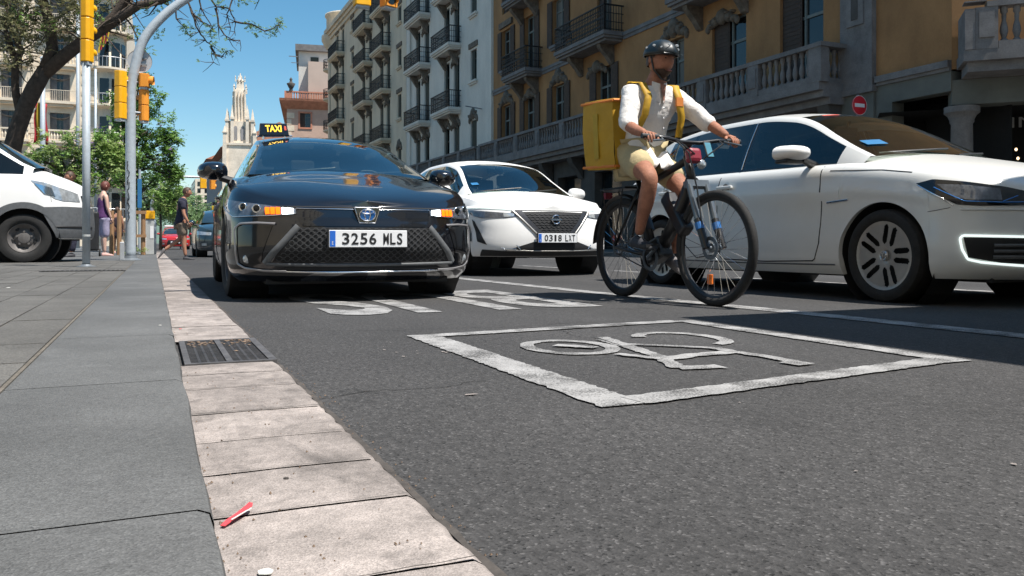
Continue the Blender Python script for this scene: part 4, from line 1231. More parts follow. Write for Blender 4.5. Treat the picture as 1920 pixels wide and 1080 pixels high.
# ================================================================ white van
def make_van(loc, rz):
    t = thing('delivery_van', 'white panel van with dark lower bumper and steel wheel, nosing out behind the grey pole', 'van', loc, rz)
    S = Shell(5.4, 1.0, 0.55, 2.8, 0.3, 4.0, 0.34,
              [(0, 1.02), (.05, 1.10), (.2, 1.20), (.5, 1.33), (.8, 1.44), (1.0, 1.48), (5.4, 1.5)],
              [(0, .98), (.08, 1.06), (.25, 1.14), (.5, 1.21), (.8, 1.255), (1.1, 1.26), (5.4, 1.28)],
              [(0, .03), (.1, .0), (.4, .0), (.7, .01), (.9, .03), (1, .06)],
              [(.25, .10), (.34, .03), (.5, .0), (.8, .02), (1.0, .06), (1.2, .12), (1.5, .2)],
              [(.1, .1), (.5, 0), (1.3, .03)],
              (.84, 3.9), .352, .43, bow=0.14, taper=[(0, .98), (1, 1.0), (5.4, 1.0)])
    S.body(t, 'car_white')
    cabin(t, [(.74, .90, 1.22, .86, 1.43), (.86, .91, 1.22, .85, 1.50), (1.9, .95, 1.24, .80, 2.22), (2.3, .96, 1.25, .80, 2.42), (3.0, .97, 1.26, .82, 2.48), (5.2, .97, 1.27, .84, 2.46), (5.38, .96, 1.27, .84, 2.40)],
          1.9, 5.3, 5.39, [(.86, 1.22), (1.27, 2.15)], 'car_white', bow=.15, crown=.09, pillar=.93, glass='glass', side_glass='glass_dark', rear_glass='glass_dark')
    X = lambda x, z: S.t_of_x(x, z)
    ty = S.t_of_y
    def P(L): return [(math.copysign(X(abs(x), z), x), z) for x, z in L]
    for sd in (1, -1):
        def Q(L): return [(X(x, z) if x < .88 else X(.88, z) + (x - .88), z) for x, z in L]
        h = rows_build('headlight', [S.patch(Q([(.62, 1.02), (.88, 1.10), (1.06, 1.165), (1.22, 1.195)]), Q([(.62, .90), (.88, .90), (1.0, .93), (1.17, 1.10)]), .006, 24, 8, side=sd)], 'lamp_clear', t)
        rows_build('indicator_lens', [S.patch(Q([(1.0, 1.09), (1.2, 1.15)]), Q([(.98, .96), (1.12, 1.0)]), .010, 10, 4, side=sd)], 'chrome', h)
        rows_build('bumper_side', [S.patch(Q([(.0, .83), (.5, .82), (.88, .82), (1.22, .80)]), Q([(.0, .35), (.5, .35), (.88, .35), (.98, .36)]), .012, 34, 6, side=sd)], 'grey_plastic', t)
        rows_build('bumper_step', [S.strip(Q([(.3, .52), (.88, .52), (1.02, .52)]), .03, .02, side=sd)], 'plastic', t)
        top = [(ty(.84 + .52 * math.sin(R(q))), .352 + .52 * math.cos(R(q))) for q in np.linspace(-88, 88, 31)]
        bot = [(ty(.84 + .432 * math.sin(R(q))), .352 + .432 * math.cos(R(q))) for q in np.linspace(-88, 88, 31)]
        rows_build('arch_trim', [S.patch(top, bot, .016, 36, 2, side=sd)], 'grey_plastic', t)
        rows_build('bonnet_seam', [S.strip([(ty(.42) , 1.20), (ty(.50), 1.0), (ty(.46), .82)] if False else [(ty(.56), 1.18), (ty(.50), 1.0), (ty(.49), .88)], .007, .002, side=sd)], 'grey_plastic', t)
        rows_build('door_seam', [S.strip([(ty(1.26), 1.24), (ty(1.22), .95), (ty(1.30), .8)], .008, .002, side=sd), S.strip([(ty(2.35), 1.24), (ty(2.35), .5)], .008, .002, side=sd)], 'black', t)
        rows_build('side_rub_strip', [S.patch([(ty(1.5), .62), (ty(3.4), .62)], [(ty(1.5), .42), (ty(3.4), .42)], .012, 20, 3, side=sd)], 'grey_plastic', t)
        mirror(t, (sd * 1.14, 1.30, 1.42), (.22, .14, .34), 'plastic', sd)
    rows_build('grille', [S.patch(P([(-.56, 1.0), (0, 1.01), (.56, 1.0)]), P([(-.56, .86), (0, .855), (.56, .86)]), .005, 24, 4, sym=True)], 'gloss_black', t)
    for y in (.84, 3.9):
        for sd in (1, -1): wheel(t, (sd * .87, y, .352), .352, .225, 'steel_wheel', sd, 'steel', 0, rimr=.222)
    return t

# ================================================================ cars further along the street
def make_far_car(name, label, paint, loc, rz, H=1.45, sign=None):
    t = thing(name, label, 'car', loc, rz)
    S = Shell(4.2, 0.88, 0.55, 2.7, 0.45, 3.0, 0.2,
              [(0, .68), (.12, .78), (.5, .9), (1.1, 1.0), (3.8, 1.02), (4.2, .96)], [(0, .66), (.12, .74), (.5, .85), (1.1, .93), (3.8, .97), (4.2, .92)],
              [(0, .05), (.1, .01), (.5, 0), (.85, .02), (1, .09)], [(.1, .12), (.25, .02), (.5, 0), (.7, .06), (1, .2)], [(.1, .15), (.3, .02), (1.0, .1)],
              (.85, 3.4), .315, .36, bow=.12)
    S.body(t, paint)
    cabin(t, [(1.05, .74, .94, .71, 1.0), (1.2, .76, .95, .70, 1.08), (1.9, .78, .97, .60, H - .07), (2.4, .78, .98, .59, H), (3.2, .76, 1.0, .57, H - .02), (3.8, .72, 1.0, .55, H - .1), (4.15, .68, .99, .6, 1.03)],
          1.88, 3.75, 4.1, [(1.35, 2.2), (2.28, 3.1)], paint, bow=.15, pillar=.95, glass='glass', side_glass='glass_dark', rear_glass='glass_dark')
    X = lambda x, z: S.t_of_x(x, z)
    def P(L): return [(math.copysign(X(abs(x), z), x), z) for x, z in L]
    for sd in (1, -1):
        rows_build('headlight', [S.patch([(X(.5, .66), .70), (X(.84, .66) + .1, .75)], [(X(.5, .66), .62), (X(.84, .66) + .06, .64)], .006, 12, 4, side=sd)], 'lamp_clear', t)
        rows_build('fog_lamp', [S.patch([(X(.62, .36), .40), (X(.74, .36), .40)], [(X(.62, .36), .33), (X(.74, .36), .33)], .006, 5, 3, side=sd)], 'lamp_clear', t)
        mirror(t, (sd * .97, 1.38, 1.0), (.2, .12, .13), paint, sd)
    rows_build('grille', [S.patch(P([(-.42, .60), (0, .60), (.42, .60)]), P([(-.5, .32), (0, .31), (.5, .32)]), .004, 24, 4, sym=True)], 'black', t)
    c = S.surf(0.0001, .45, 0)
    p = MB(); p.box(-.26, .26, -.006, .006, -.055, .055); p.build('number_plate', 'plate', t, loc=(0, c.y - .015, .46))
    for y in (.85, 3.4):
        for sd in (1, -1): wheel(t, (sd * .77, y, .315), .315, .2, 'alloy_dark', sd, 5)
    if sign:
        b = MB(); b.prism([(-.17, -.04, 0), (.17, -.04, 0), (.17, .05, 0), (-.17, .05, 0)], (0, 0, .13)); b.build('roof_sign', sign, t, loc=(-.2, 2.1, H - .02), bevel=.01)
    return t

taxi, TS = make_taxi((1.33, 5.42, 0.0), R(-2.0))
suv, SS = make_suv((4.45, 8.72, 0.0), R(0))
hatch, HS = make_hatch((5.38, 3.12, 0.0), R(0))
van = make_van((-0.87, 14.48, SW), R(90))
make_far_car('estate_car', 'dark blue taxi with a yellow roof sign waiting behind the black taxi', 'car_dark', (1.98, 24.0, 0), R(0), 1.42, 'flag_yellow')
red = make_far_car('red_car', 'red car with a white roof board far down the street beyond the walking man', 'car_red', (1.25, 55.0, 0), R(0), 1.45)
b = MB(); b.box(-.6, .6, -.15, .15, 0, .10); b.build('roof_board', 'sign_white', red, loc=(0, 2.3, 1.46), bevel=.02)
# ---------------------------------------------------------------- buildings
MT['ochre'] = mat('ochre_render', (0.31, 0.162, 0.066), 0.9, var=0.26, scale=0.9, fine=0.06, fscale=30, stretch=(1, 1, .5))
MT['stone_grey'] = mat('grey_stone', (0.17, 0.16, 0.155), 0.9, var=0.28, scale=2.2, fine=0.12, fscale=30)
MT['stone_white'] = mat('weathered_render_grey', (0.62, 0.585, 0.52), 0.9, var=0.13, scale=0.8, fine=0.06, fscale=20, stretch=(1, 1, .4))
MT['stone_beige'] = mat('weathered_render_beige', (0.60, 0.51, 0.385), 0.9, var=0.15, scale=0.8, fine=0.06, fscale=20, stretch=(1, 1, .4))
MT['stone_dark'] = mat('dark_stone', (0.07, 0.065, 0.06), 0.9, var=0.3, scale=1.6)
MT['green_grey'] = mat('green_grey_stone', (0.13, 0.135, 0.12), 0.9, var=0.2, scale=1.2)
MT['wrought'] = mat('wrought_iron', (0.012, 0.013, 0.014), 0.6, 0.2, var=0.2)
MT['shutter_brown'] = mat('brown_shutter', (0.045, 0.027, 0.018), 0.7, var=0.3, scale=5)
MT['shutter_green'] = mat('green_shutter', (0.022, 0.035, 0.030), 0.7, var=0.3, scale=5)
MT['pane'] = mat('window_pane', (0.012, 0.016, 0.018), 0.06, var=0.4, scale=0.7, spec=0.6)
MT['frame_white'] = mat('window_frame', (0.15, 0.17, 0.16), 0.6, var=0.1)
MT['curtain'] = mat('drawn_curtain', (0.16, 0.155, 0.14), 0.8, var=0.3, scale=2, stretch=(8, 8, .5), spec=0.2)
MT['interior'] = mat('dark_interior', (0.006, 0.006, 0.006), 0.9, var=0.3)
MT['ornament'] = mat('carved_stone', (0.14, 0.115, 0.09), 0.95, var=0.45, scale=6)
MT['pink'] = mat('pink_render', (0.52, 0.36, 0.28), 0.9, var=0.14, scale=0.8, fine=0.08, fscale=8)
MT['pinkwall'] = mat('pink_wall', (0.52, 0.40, 0.33), 0.9, var=0.08, scale=0.5)
MT['red_brick'] = mat('red_brick_work', (0.52, 0.22, 0.14), 0.9, var=0.2, scale=2)
MT['white_wall'] = mat('white_wall', (0.62, 0.60, 0.56), 0.9, var=0.08, scale=0.8)
MT['church'] = mat('pale_church_stone', (0.70, 0.605, 0.49), 0.9, var=0.16, scale=0.7, fine=0.1, fscale=5)
MT['church_dark'] = mat('shaded_church_stone', (0.26, 0.25, 0.25), 0.9, var=0.2, scale=0.5)  # darker copy of the church stone, with shade put into its colour
MT['roof_tile'] = mat('roof_tile', (0.42, 0.19, 0.12), 0.9, var=0.25, scale=1.5)
MT['cream'] = mat('cream_stone', (0.72, 0.61, 0.47), 0.9, var=0.16, scale=0.8, fine=0.08, fscale=12)
MT['shop_red'] = mat('shop_sign_red', (0.10, 0.008, 0.01), 0.5, var=0.1)
MT['shop_red_light'] = mat('shop_emblem_red', (0.22, 0.02, 0.02), 0.5)
MT['shop_letter'] = mat('shop_letters', (0.30, 0.29, 0.28), 0.5, var=0.1)
MT['spot'] = mat('spot_lamp', (1.0, 0.72, 0.42), 0.4, emit=1.6)

def holes_wall(b, W, z0, z1, holes, depth=0.28, x0=0.0, mi=0, y=0.0):
    """wall face at local y with rectangular openings (xa, xb, za, zb) and their reveals"""
    xs = sorted({x0, x0 + W} | {v for h in holes for v in h[:2]})
    zs = sorted({z0, z1} | {v for h in holes for v in h[2:]})
    xs = [v for v in xs if x0 - 1e-6 <= v <= x0 + W + 1e-6]; zs = [v for v in zs if z0 - 1e-6 <= v <= z1 + 1e-6]
    for i in range(len(xs) - 1):
        for j in range(len(zs) - 1):
            xm, zm = (xs[i] + xs[i + 1]) / 2, (zs[j] + zs[j + 1]) / 2
            if any(h[0] < xm < h[1] and h[2] < zm < h[3] for h in holes): continue
            b.quad((xs[i], y, zs[j]), (xs[i + 1], y, zs[j]), (xs[i + 1], y, zs[j + 1]), (xs[i], y, zs[j + 1]), mi)
    for a, c, d, e in holes:
        b.quad((a, y, d), (a, y + depth, d), (a, y + depth, e), (a, y, e), mi)
        b.quad((c, y, d), (c, y, e), (c, y + depth, e), (c, y + depth, d), mi)
        b.quad((a, y, e), (a, y + depth, e), (c, y + depth, e), (c, y, e), mi)
        b.quad((a, y, d), (c, y, d), (c, y + depth, d), (a, y + depth, d), mi)

def louvre(b, x0, x1, z0, z1, y, th=0.035, mi=0):
    b.box(x0, x1, y, y + th, z0, z1, mi)
    n = max(3, int((z1 - z0) / 0.13))
    for k in range(n):
        z = z0 + .05 + (z1 - z0 - .1) * k / n
        b.box(x0 + .05, x1 - .05, y - .010, y - .002, z, z + .07, mi)

_wcount = [0]
def window(parent, xa, xb, za, zb, shut='green_shutter', mode='closed', y=0.20, sill=False, stone='stone_white', arch=False):
    """opening filled with leaves: closed shutters / half open / folded back on the wall"""
    r = random.Random(int(xa * 131 + za * 17))
    b = MB()
    w = xb - xa
    b.box(xa, xb, y + .03, y + .06, za, zb, 1)
    b.box(xa, xa + .06, y - .02, y + .03, za, zb); b.box(xb - .06, xb, y - .02, y + .03, za, zb); b.box(xa + .06, xb - .06, y - .02, y + .03, zb - .06, zb)
    b.box((xa + xb) / 2 - .035, (xa + xb) / 2 + .035, y - .03, y + .03, za, zb - .06)
    b.box(xa + .06, xb - .06, y - .015, y + .03, za + (zb - za) * .72, za + (zb - za) * .75)
    o = b.build('window', ['frame_white' if mode != 'closed' else shut, 'curtain' if r.random() < .25 else 'pane'], parent)
    L2 = []
    def louvre_leaf(*a):
        s = MB(); louvre(s, *a); s.build('shutter', shut, o)
    if mode == 'closed':
        louvre_leaf(xa + .01, (xa + xb) / 2 - .008, za + .01, zb - .01, y - .10)
        louvre_leaf((xa + xb) / 2 + .008, xb - .01, za + .01, zb - .01, y - .10)
    elif mode == 'half':
        louvre_leaf(xa + .01, xa + w * .34, za + .01, zb - .01, y - .10); louvre_leaf(xb - w * .34, xb - .01, za + .01, zb - .01, y - .10)
    elif mode == 'out':
        louvre_leaf(xa - w * .45, xa - .02, za, zb, -.06); louvre_leaf(xb + .02, xb + w * .45, za, zb, -.06)
    elif mode == 'ajar':
        louvre_leaf(xa + .01, xa + w * .46, za + .01, zb - .01, y - .10)
    if sill:
        q = MB(); q.box(xa - .14, xb + .14, -.16, -.002, za - .14, za - .02); q.box(xa - .08, xb + .08, -.10, -.003, za - .24, za - .142)
        q.build('sill', stone, o)
    return o

def carving(parent, x, z, w, h, m='ornament', seed=0):
    """lumpy carved cartouche over an opening"""
    r = random.Random(seed + int(x * 37 + z * 91))
    b = MB()
    def lump(cx, cz, rx, rz, d):
        rows = []
        for i in range(5):
            q = i / 4
            rr = math.cos(q * math.pi / 2); yy = -d * math.sin(q * math.pi / 2)
            rows.append([(cx + rx * rr * math.cos(a), yy - .002, cz + rz * rr * math.sin(a)) for a in [2 * math.pi * k / 9 for k in range(9)]])
        b.grid([rw + [rw[0]] for rw in rows])
    lump(x, z + h * .45, w * .17, h * .5, .2)
    for sd in (-1, 1):
        lump(x + sd * w * .22, z + h * .30, w * .13, h * .32, .15)
        lump(x + sd * w * .36, z + h * .12, w * .12, h * .22, .13)
        lump(x + sd * w * .46, z - h * .05, w * .07, h * .25, .10)
        for k in range(3): lump(x + sd * w * r.uniform(.05, .4), z + h * r.uniform(0, .55), w * .05, h * .10, .2)
    return b.build('carved_ornament', m, parent, smooth=True)

def iron_balcony(parent, x0, x1, z, out=0.85, m='stone_white', rail=1.02, corbels=True, carve='ornament'):
    b = MB()
    b.box(x0, x1, -out, -.002, z - .16, z); b.box(x0 + .06, x1 - .06, -out + .06, -.003, z - .26, z - .161); b.box(x0 + .14, x1 - .14, -out + .18, -.004, z - .36, z - .261)
    o = b.build('balcony', m, parent)
    r = MB()
    ys = -out + .05
    n = max(4, int((x1 - x0 - .1) / .13))
    for k in range(n + 1):
        x = x0 + .05 + (x1 - x0 - .1) * k / n
        r.box(x - .011, x + .011, ys - .011, ys + .011, z, z + rail)
        if k < n:
            xm = x + (x1 - x0 - .1) / n / 2
            r.box(xm - .04, xm + .04, ys - .006, ys + .006, z + .16, z + .24); r.box(xm - .04, xm + .04, ys - .006, ys + .006, z + .48, z + .58); r.box(xm - .03, xm + .03, ys - .006, ys + .006, z + .78, z + .84)
    m2 = max(2, int(out / .13))
    for k in range(m2):
        y = ys + (out - .08) * (k + .5) / m2
        for x in (x0 + .05, x1 - .05): r.box(x - .011, x + .011, y - .011, y + .011, z, z + rail)
    for zz, t in ((z + .07, .014), (z + .36, .012), (z + .70, .012), (z + rail, .026)):
        r.box(x0 + .03, x1 - .03, ys - t, ys + t, zz - t, zz + t)
        for x in (x0 + .05, x1 - .05): r.box(x - t, x + t, ys + t, -.004, zz - t, zz + t)
    r.build('railing', 'wrought', o)
    if corbels:
        w = x1 - x0
        for cx in (x0 + w * .2, x1 - w * .2):
            q = MB(); q.prism([(cx - .13, -.003, z - .362), (cx - .13, -out + .25, z - .362), (cx - .13, -out + .30, z - .50), (cx - .13, -.30, z - .85), (cx - .13, -.12, z - 1.1), (cx - .13, -.003, z - 1.15)], (.26, 0, 0)); q.build('corbel', carve, o)
    return o

def stone_balustrade(parent, xs, z, out, m='stone_grey', h=1.02, ends=(True, True)):
    """stone balustrade between piers at the given x positions, one part per bay; top rail height z + h"""
    y = -out + .14
    for i, (a, c) in enumerate(zip(xs[:-1], xs[1:])):
        b = MB()
        b.box(a + .23, c - .23, y - .13, y + .13, z + .004, z + .16); b.box(a + .004, c - .004, y - .16, y + .16, z + h - .12, z + h)
        b.box(a - .22, a + .22, y - .145, y + .145, z + .002, z + h - .122)
        b.box(a - .15, a + .15, y - .175, y - .146, z + .25, z + h - .24)
        L = c - a - .46
        n = max(1, int(L / .235))
        for k in range(n):
            x = a + .23 + L * (k + .5) / n
            b.lathe([(.075, z + .162), (.075, z + .20), (.045, z + .23), (.085, z + .38), (.07, z + .50), (.04, z + .62), (.05, z + .70), (.045, z + .76), (.075, z + .80), (.075, z + h - .122)], 8, Matrix.Translation((x, y, 0)))
        b.build('balustrade', m, parent, angle=50)

# ---------------------------------------------------------------- ochre building with the long stone balcony
XF = 17.0
def right_building(name, label, y_far, y_near):
    t = thing(name, label, 'building', (XF, y_far, 0), R(-90))
    return t, (lambda Y: y_far - Y), y_far - y_near

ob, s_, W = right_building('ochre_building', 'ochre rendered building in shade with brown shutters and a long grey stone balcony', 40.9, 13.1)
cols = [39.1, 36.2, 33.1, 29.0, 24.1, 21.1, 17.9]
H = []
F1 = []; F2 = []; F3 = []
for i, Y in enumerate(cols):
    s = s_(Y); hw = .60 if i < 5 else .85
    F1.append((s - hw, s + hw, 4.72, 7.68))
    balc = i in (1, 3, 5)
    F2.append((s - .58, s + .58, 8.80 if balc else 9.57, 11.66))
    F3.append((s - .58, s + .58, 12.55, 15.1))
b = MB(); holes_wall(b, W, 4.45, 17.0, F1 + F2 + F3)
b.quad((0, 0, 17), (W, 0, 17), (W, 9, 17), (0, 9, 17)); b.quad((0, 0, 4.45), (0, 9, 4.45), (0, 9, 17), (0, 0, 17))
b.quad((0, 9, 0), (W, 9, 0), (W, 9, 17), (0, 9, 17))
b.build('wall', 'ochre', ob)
for i, h in enumerate(F1):
    window(ob, *h, 'shutter_brown', 'out' if i < 4 else 'ajar')
    if i in (0, 2, 4): carving(ob, (h[0] + h[1]) / 2, 7.75, 1.7, .75, seed=i)
for i, h in enumerate(F2):
    window(ob, *h, 'shutter_brown', 'out' if i != 3 else 'half', sill=(i not in (1, 3, 5)), stone='stone_grey')
    if i not in (1, 3, 5):
        q = MB(); q.box(h[0] - .25, h[1] + .25, -.12, -.002, 11.8, 12.1); q.build('lintel', 'ornament', ob)
for i, h in enumerate(F3): window(ob, *h, 'shutter_brown', 'half', sill=False)
for Y, hw in ((36.2, 1.45), (29.6, 2.15), (21.4, 1.9)):
    iron_balcony(ob, s_(Y) - hw, s_(Y) + hw, 8.75, .95, 'stone_grey')
    carving(ob, s_(Y), 7.55, 1.6, .55, seed=9)
    iron_balcony(ob, s_(Y) - hw, s_(Y) + hw, 12.5, .95, 'stone_grey')
b = MB()
e = sorted([s_(Y) + q for Y, hw in ((36.2, 1.45), (29.6, 2.15), (21.4, 1.9)) for q in (-hw, hw)])
segs = [(0, e[0])] + [(e[1], e[2]), (e[3], e[4])] + [(e[5], s_(16.35))]
for a, c in segs:
    b = MB(); b.box(a + .005, c - .005, -.09, -.002, 8.58, 8.72); b.box(a + .005, c - .005, -.05, -.003, 8.44, 8.578); b.build('string_course', 'stone_grey', ob)
# long stone balcony
b = MB()
b.box(0, s_(16.2), -1.0, -.002, 4.45, 4.66); b.box(0, s_(16.2), -.85, -.003, 4.28, 4.449); b.box(0, s_(16.2), -.62, -.004, 4.10, 4.279)
b.build('balcony_slab', 'stone_grey', ob)
px = [0.25 + k * 2.43 for k in range(11)]
stone_balustrade(ob, px, 4.66, 1.0, 'stone_grey', 1.04)
b = MB(); b.box(px[-1] - .22, px[-1] + .22, -1.005, -.715, 4.662, 5.58); b.box(px[-1] - .24, px[-1] + .26, -1.03, -.02, 5.581, 5.70); 
for k in range(3): b.lathe([(.075, 4.80), (.045, 4.88), (.085, 5.03), (.04, 5.28), (.045, 5.42), (.075, 5.57)], 8, Matrix.Translation((px[-1], -.55 + .22 * k, 0)))
b.box(px[-1] - .12, px[-1] + .12, -.71, -.02, 4.662, 4.80)
b.build('end_pier', 'stone_grey', ob)
for k in range(9):
    x = 1.2 + k * 2.9
    b = MB(); b.prism([(x - .2, -.003, 4.098), (x - .2, -.60, 4.098), (x - .2, -.50, 3.85), (x - .2, -.2, 3.5), (x - .2, -.003, 3.2)], (.4, 0, 0)); b.build('corbel', 'stone_dark', ob)
# ground floor: dark shop openings between stone piers
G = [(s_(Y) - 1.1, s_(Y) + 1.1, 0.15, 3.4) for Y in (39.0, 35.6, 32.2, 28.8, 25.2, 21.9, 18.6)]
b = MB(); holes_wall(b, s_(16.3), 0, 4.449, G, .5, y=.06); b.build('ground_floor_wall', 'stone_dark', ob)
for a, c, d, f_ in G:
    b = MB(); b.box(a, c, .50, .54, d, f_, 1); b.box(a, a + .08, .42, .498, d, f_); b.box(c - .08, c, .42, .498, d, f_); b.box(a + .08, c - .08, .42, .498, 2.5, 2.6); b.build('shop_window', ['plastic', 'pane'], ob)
# pilaster and the end bay beside the corner
b = MB(); x0, x1 = s_(16.3), s_(15.25)
b.box(x0, x1, -.16, -.002, 4.46, 17); b.box(x0 + .25, x1 - .25, -.20, -.161, 6.1, 8.6); b.box(x0 - .05, x1 + .05, -.20, -.001, 4.30, 4.459)
b.build('pilaster', 'stone_grey', ob)
b = MB(); b.box(x0 + .42, x1 - .42, -.215, -.2005, 6.25, 8.4); b.build('pilaster_panel', 'stone_dark', ob)
b = MB(); b.box(x0, x1, -.10, .058, 0.14, 4.299); b.box(x1 + .002, W, -.02, .4, 3.95, 4.42); b.box(x1 + .002, x1 + .5, -.02, .4, .14, 3.949)
b.build('end_bay_stone', 'green_grey', ob)
b = MB(); b.box(x1 + .06, W, -.14, -.003, 4.50, 4.66); b.box(x1 + .06, W, -.08, -.004, 4.421, 4.499)
b.build('end_bay_string_course', 'stone_grey', ob)
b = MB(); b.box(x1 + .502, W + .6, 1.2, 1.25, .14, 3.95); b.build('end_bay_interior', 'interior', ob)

# ---------------------------------------------------------------- chamfered corner of the same block
cb = thing('corner_building', 'ochre corner house with a stone balustrade over a dark recessed shop front', 'building', (XF, 13.098, 0), R(-45))
CW = 13.0
D2 = [(1.9, 3.6, 4.72, 7.7), (5.6, 7.3, 4.72, 7.7), (9.3, 11.0, 4.72, 7.7)]
b = MB(); holes_wall(b, CW, 4.45, 17.0, D2); b.quad((0, 0, 17), (CW, 0, 17), (CW, 9, 17), (0, 9, 17)); b.quad((CW, 0, 0), (CW, 9, 0), (CW, 9, 17), (CW, 0, 17)); b.build('wall', 'ochre', cb)
for h in D2: window(cb, *h, 'shutter_brown', 'half')
b = MB(); b.box(.1, CW, -1.0, -.002, 4.42, 4.66); b.box(.2, CW, -.86, -.003, 4.2, 4.419); b.build('balcony_slab', 'stone_grey', cb)
stone_balustrade(cb, [.55, 3.2, 5.8, 8.4, 11.0, 12.7], 4.66, 1.0, 'stone_grey', 1.04)
b = MB(); b.box(.13, .325, -1.02, -.72, 4.664, 5.56); b.box(.12, .55, -1.03, -.70, 5.702, 5.73); b.box(.13, .33, -.71, -.02, 4.664, 5.56); b.build('end_pier', 'stone_grey', cb)
b = MB(); b.box(0, CW, .02, .6, 3.62, 4.199); b.build('shop_beam', 'green_grey', cb)
for x in (.25, 6.2, 12.4):
    b = MB(); M_ = Matrix.Translation((x, .30, 0))
    b.lathe([(.36, .13), (.36, .3), (.29, .38), (.255, .42), (.25, 1.6), (.23, 3.20), (.26, 3.24), (.26, 3.30), (.31, 3.40), (.38, 3.46), (.38, 3.60), (0, 3.615)], 26, M_)
    b.build('column', 'stone_grey', cb, angle=40)
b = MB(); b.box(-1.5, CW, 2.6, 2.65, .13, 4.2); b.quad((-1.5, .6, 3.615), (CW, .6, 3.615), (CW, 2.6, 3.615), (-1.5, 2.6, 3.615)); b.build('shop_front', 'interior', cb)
b = MB(); b.box(.9, 6.2, 1.75, 1.8, .14, 1.75, 0); b.build('shop_counter', 'stone_dark', cb)
b = MB(); b.lathe([(0, .04), (.32, .036), (.335, 0)], 30, Matrix.Translation((.95, 1.78, 3.36)) @ Matrix.Rotation(math.pi / 2, 4, 'X')); so = b.build('shop_roundel', 'shop_red', cb, smooth=True)
b = MB()
V, F = text_mesh('K', .30, bold=.002); b.add([(.95 + q[0], 1.735, 3.36 + q[1]) for q in V], F); b.build('roundel_emblem', 'shop_red_light', so)
V, F = text_mesh('IMOI', .26, 1.25, bold=.0); b = MB(); b.add([(2.15 + q[0], 1.735, 3.37 + q[1]) for q in V], F); b.build('shop_lettering', 'shop_letter', cb)
for (x, y, z) in ((.80, 1.70, 2.52), (1.66, 1.70, 2.48), (1.62, 1.70, 2.70)):
    b = MB(); b.lathe([(0, .02), (.035, .01), (.04, 0)], 12, Matrix.Translation((x, y, z)) @ Matrix.Rotation(math.pi / 2, 4, 'X') @ Matrix.Scale(2.2 if x < 1.0 else .8, 4, (1, 0, 0))); b.build('shop_spotlight', 'spot', cb)

# ---------------------------------------------------------------- two pale apartment houses further along
def pale_house(name, label, y_far, y_near, stone, cols_w, cols_b, roof, shut, first_balustrade):
    t, s_, W = right_building(name, label, y_far, y_near)
    lev = [4.66, 8.66, 12.55, 15.9, 19.1]
    top = [7.65, 11.75, 15.2, 18.4, 21.4]
    holes = []; items = []
    for k, (z, zt) in enumerate(zip(lev, top)):
        if z > roof - 2.5: continue
        for Y in cols_w:
            h = (s_(Y) - .5, s_(Y) + .5, z + (1.2 if k else .1), zt - .1); holes.append(h); items.append((h, 'w', k))
        for Y0, Y1 in cols_b:
            for Y in (Y0, Y1):
                h = (s_(Y) - .52, s_(Y) + .52, z + .06, zt); holes.append(h); items.append((h, 'b', k))
    b = MB(); holes_wall(b, W, 4.45, roof, holes)
    b.quad((0, 0, roof), (W, 0, roof), (W, 12, roof), (0, 12, roof)); b.quad((0, 0, 0), (0, 12, 0), (0, 12, roof), (0, 0, roof)); b.quad((W, 0, 0), (W, 12, 0), (W, 12, roof), (W, 0, roof))
    b.build('wall', stone, t)
    rr = random.Random(int(y_far))
    for h, kd, k in items:
        window(t, *h, shut, rr.choice(('closed', 'closed', 'half', 'ajar')), sill=(kd == 'w' and k > 0), stone=stone)
        if k == 0: carving(t, (h[0] + h[1]) / 2, h[3] + .05, 1.35, .75)
        else:
            q = MB(); q.box(h[0] - .18, h[1] + .18, -.08, -.002, h[3] + .12, h[3] + .42); q.build('lintel', 'ornament', t)
    for Y0, Y1 in cols_b:
        for k, z in enumerate(lev):
            if z > roof - 2.5 or (k == 0 and first_balustrade): continue
            a, c = s_(max(Y0, Y1)) - .85, s_(min(Y0, Y1)) + .85
            iron_balcony(t, a, c, z - .05, .85, stone)
            carving(t, (a + c) / 2 + .6, z - 1.15, 1.2, .5, seed=k)
    b = MB()
    b.box(0, W, -.55, -.002, roof - .45, roof - .02); b.box(0, W, -.35, -.003, roof - .75, roof - .451); b.box(0, W, -.18, -.004, roof - 1.1, roof - .751)
    b.build('cornice', stone, t)
    edge = 0.0
    for x in (0.45, W - .45):
        b = MB(); b.box(x - .42, x + .42, -.12, -.002, 4.46, roof - 1.11); b.build('corner_strip', stone, t)
    if first_balustrade:
        b = MB(); b.box(0, W, -1.0, -.002, 4.45, 4.66); b.box(0, W, -.7, -.003, 4.2, 4.449); b.build('balcony_slab', 'stone_grey', t)
        n = int(W / 2.5); stone_balustrade(t, [.25 + (W - .5) * k / n for k in range(n + 1)], 4.66, 1.0, 'stone_grey', 1.04)
    G = [(x, x + 2.0, .15, 3.4) for x in np.arange(.8, W - 2.4, 3.1)]
    b = MB(); holes_wall(b, W, 0, 4.449, G, .5, y=.05); b.build('ground_floor_wall', 'stone_dark', t)
    for a, c, d, e in G:
        b = MB(); b.box(a, c, .50, .54, d, e); b.build('shop_window', 'pane', t)
    return t, s_
gh, gs = pale_house('grey_apartment_house', 'pale grey apartment house in shade with dark closed shutters, next to the ochre building', 57.2, 40.905, 'stone_white',
                    [43.9], [(48.6, 46.8), (54.7, 52.7)], 24.0, 'shutter_green', True)
b = MB(); b.tube([(gs(42.6), -.004, 8.0), (gs(42.6), -1.0, 8.1)], .03, 6); b.build('bracket_arm', 'pole_dark', gh)
b = MB(); b.tube([(gs(41.2), -.06, 4.7), (gs(41.2), -.06, 23)], .05, 8); b.build('drain_pipe', 'stone_grey', gh)
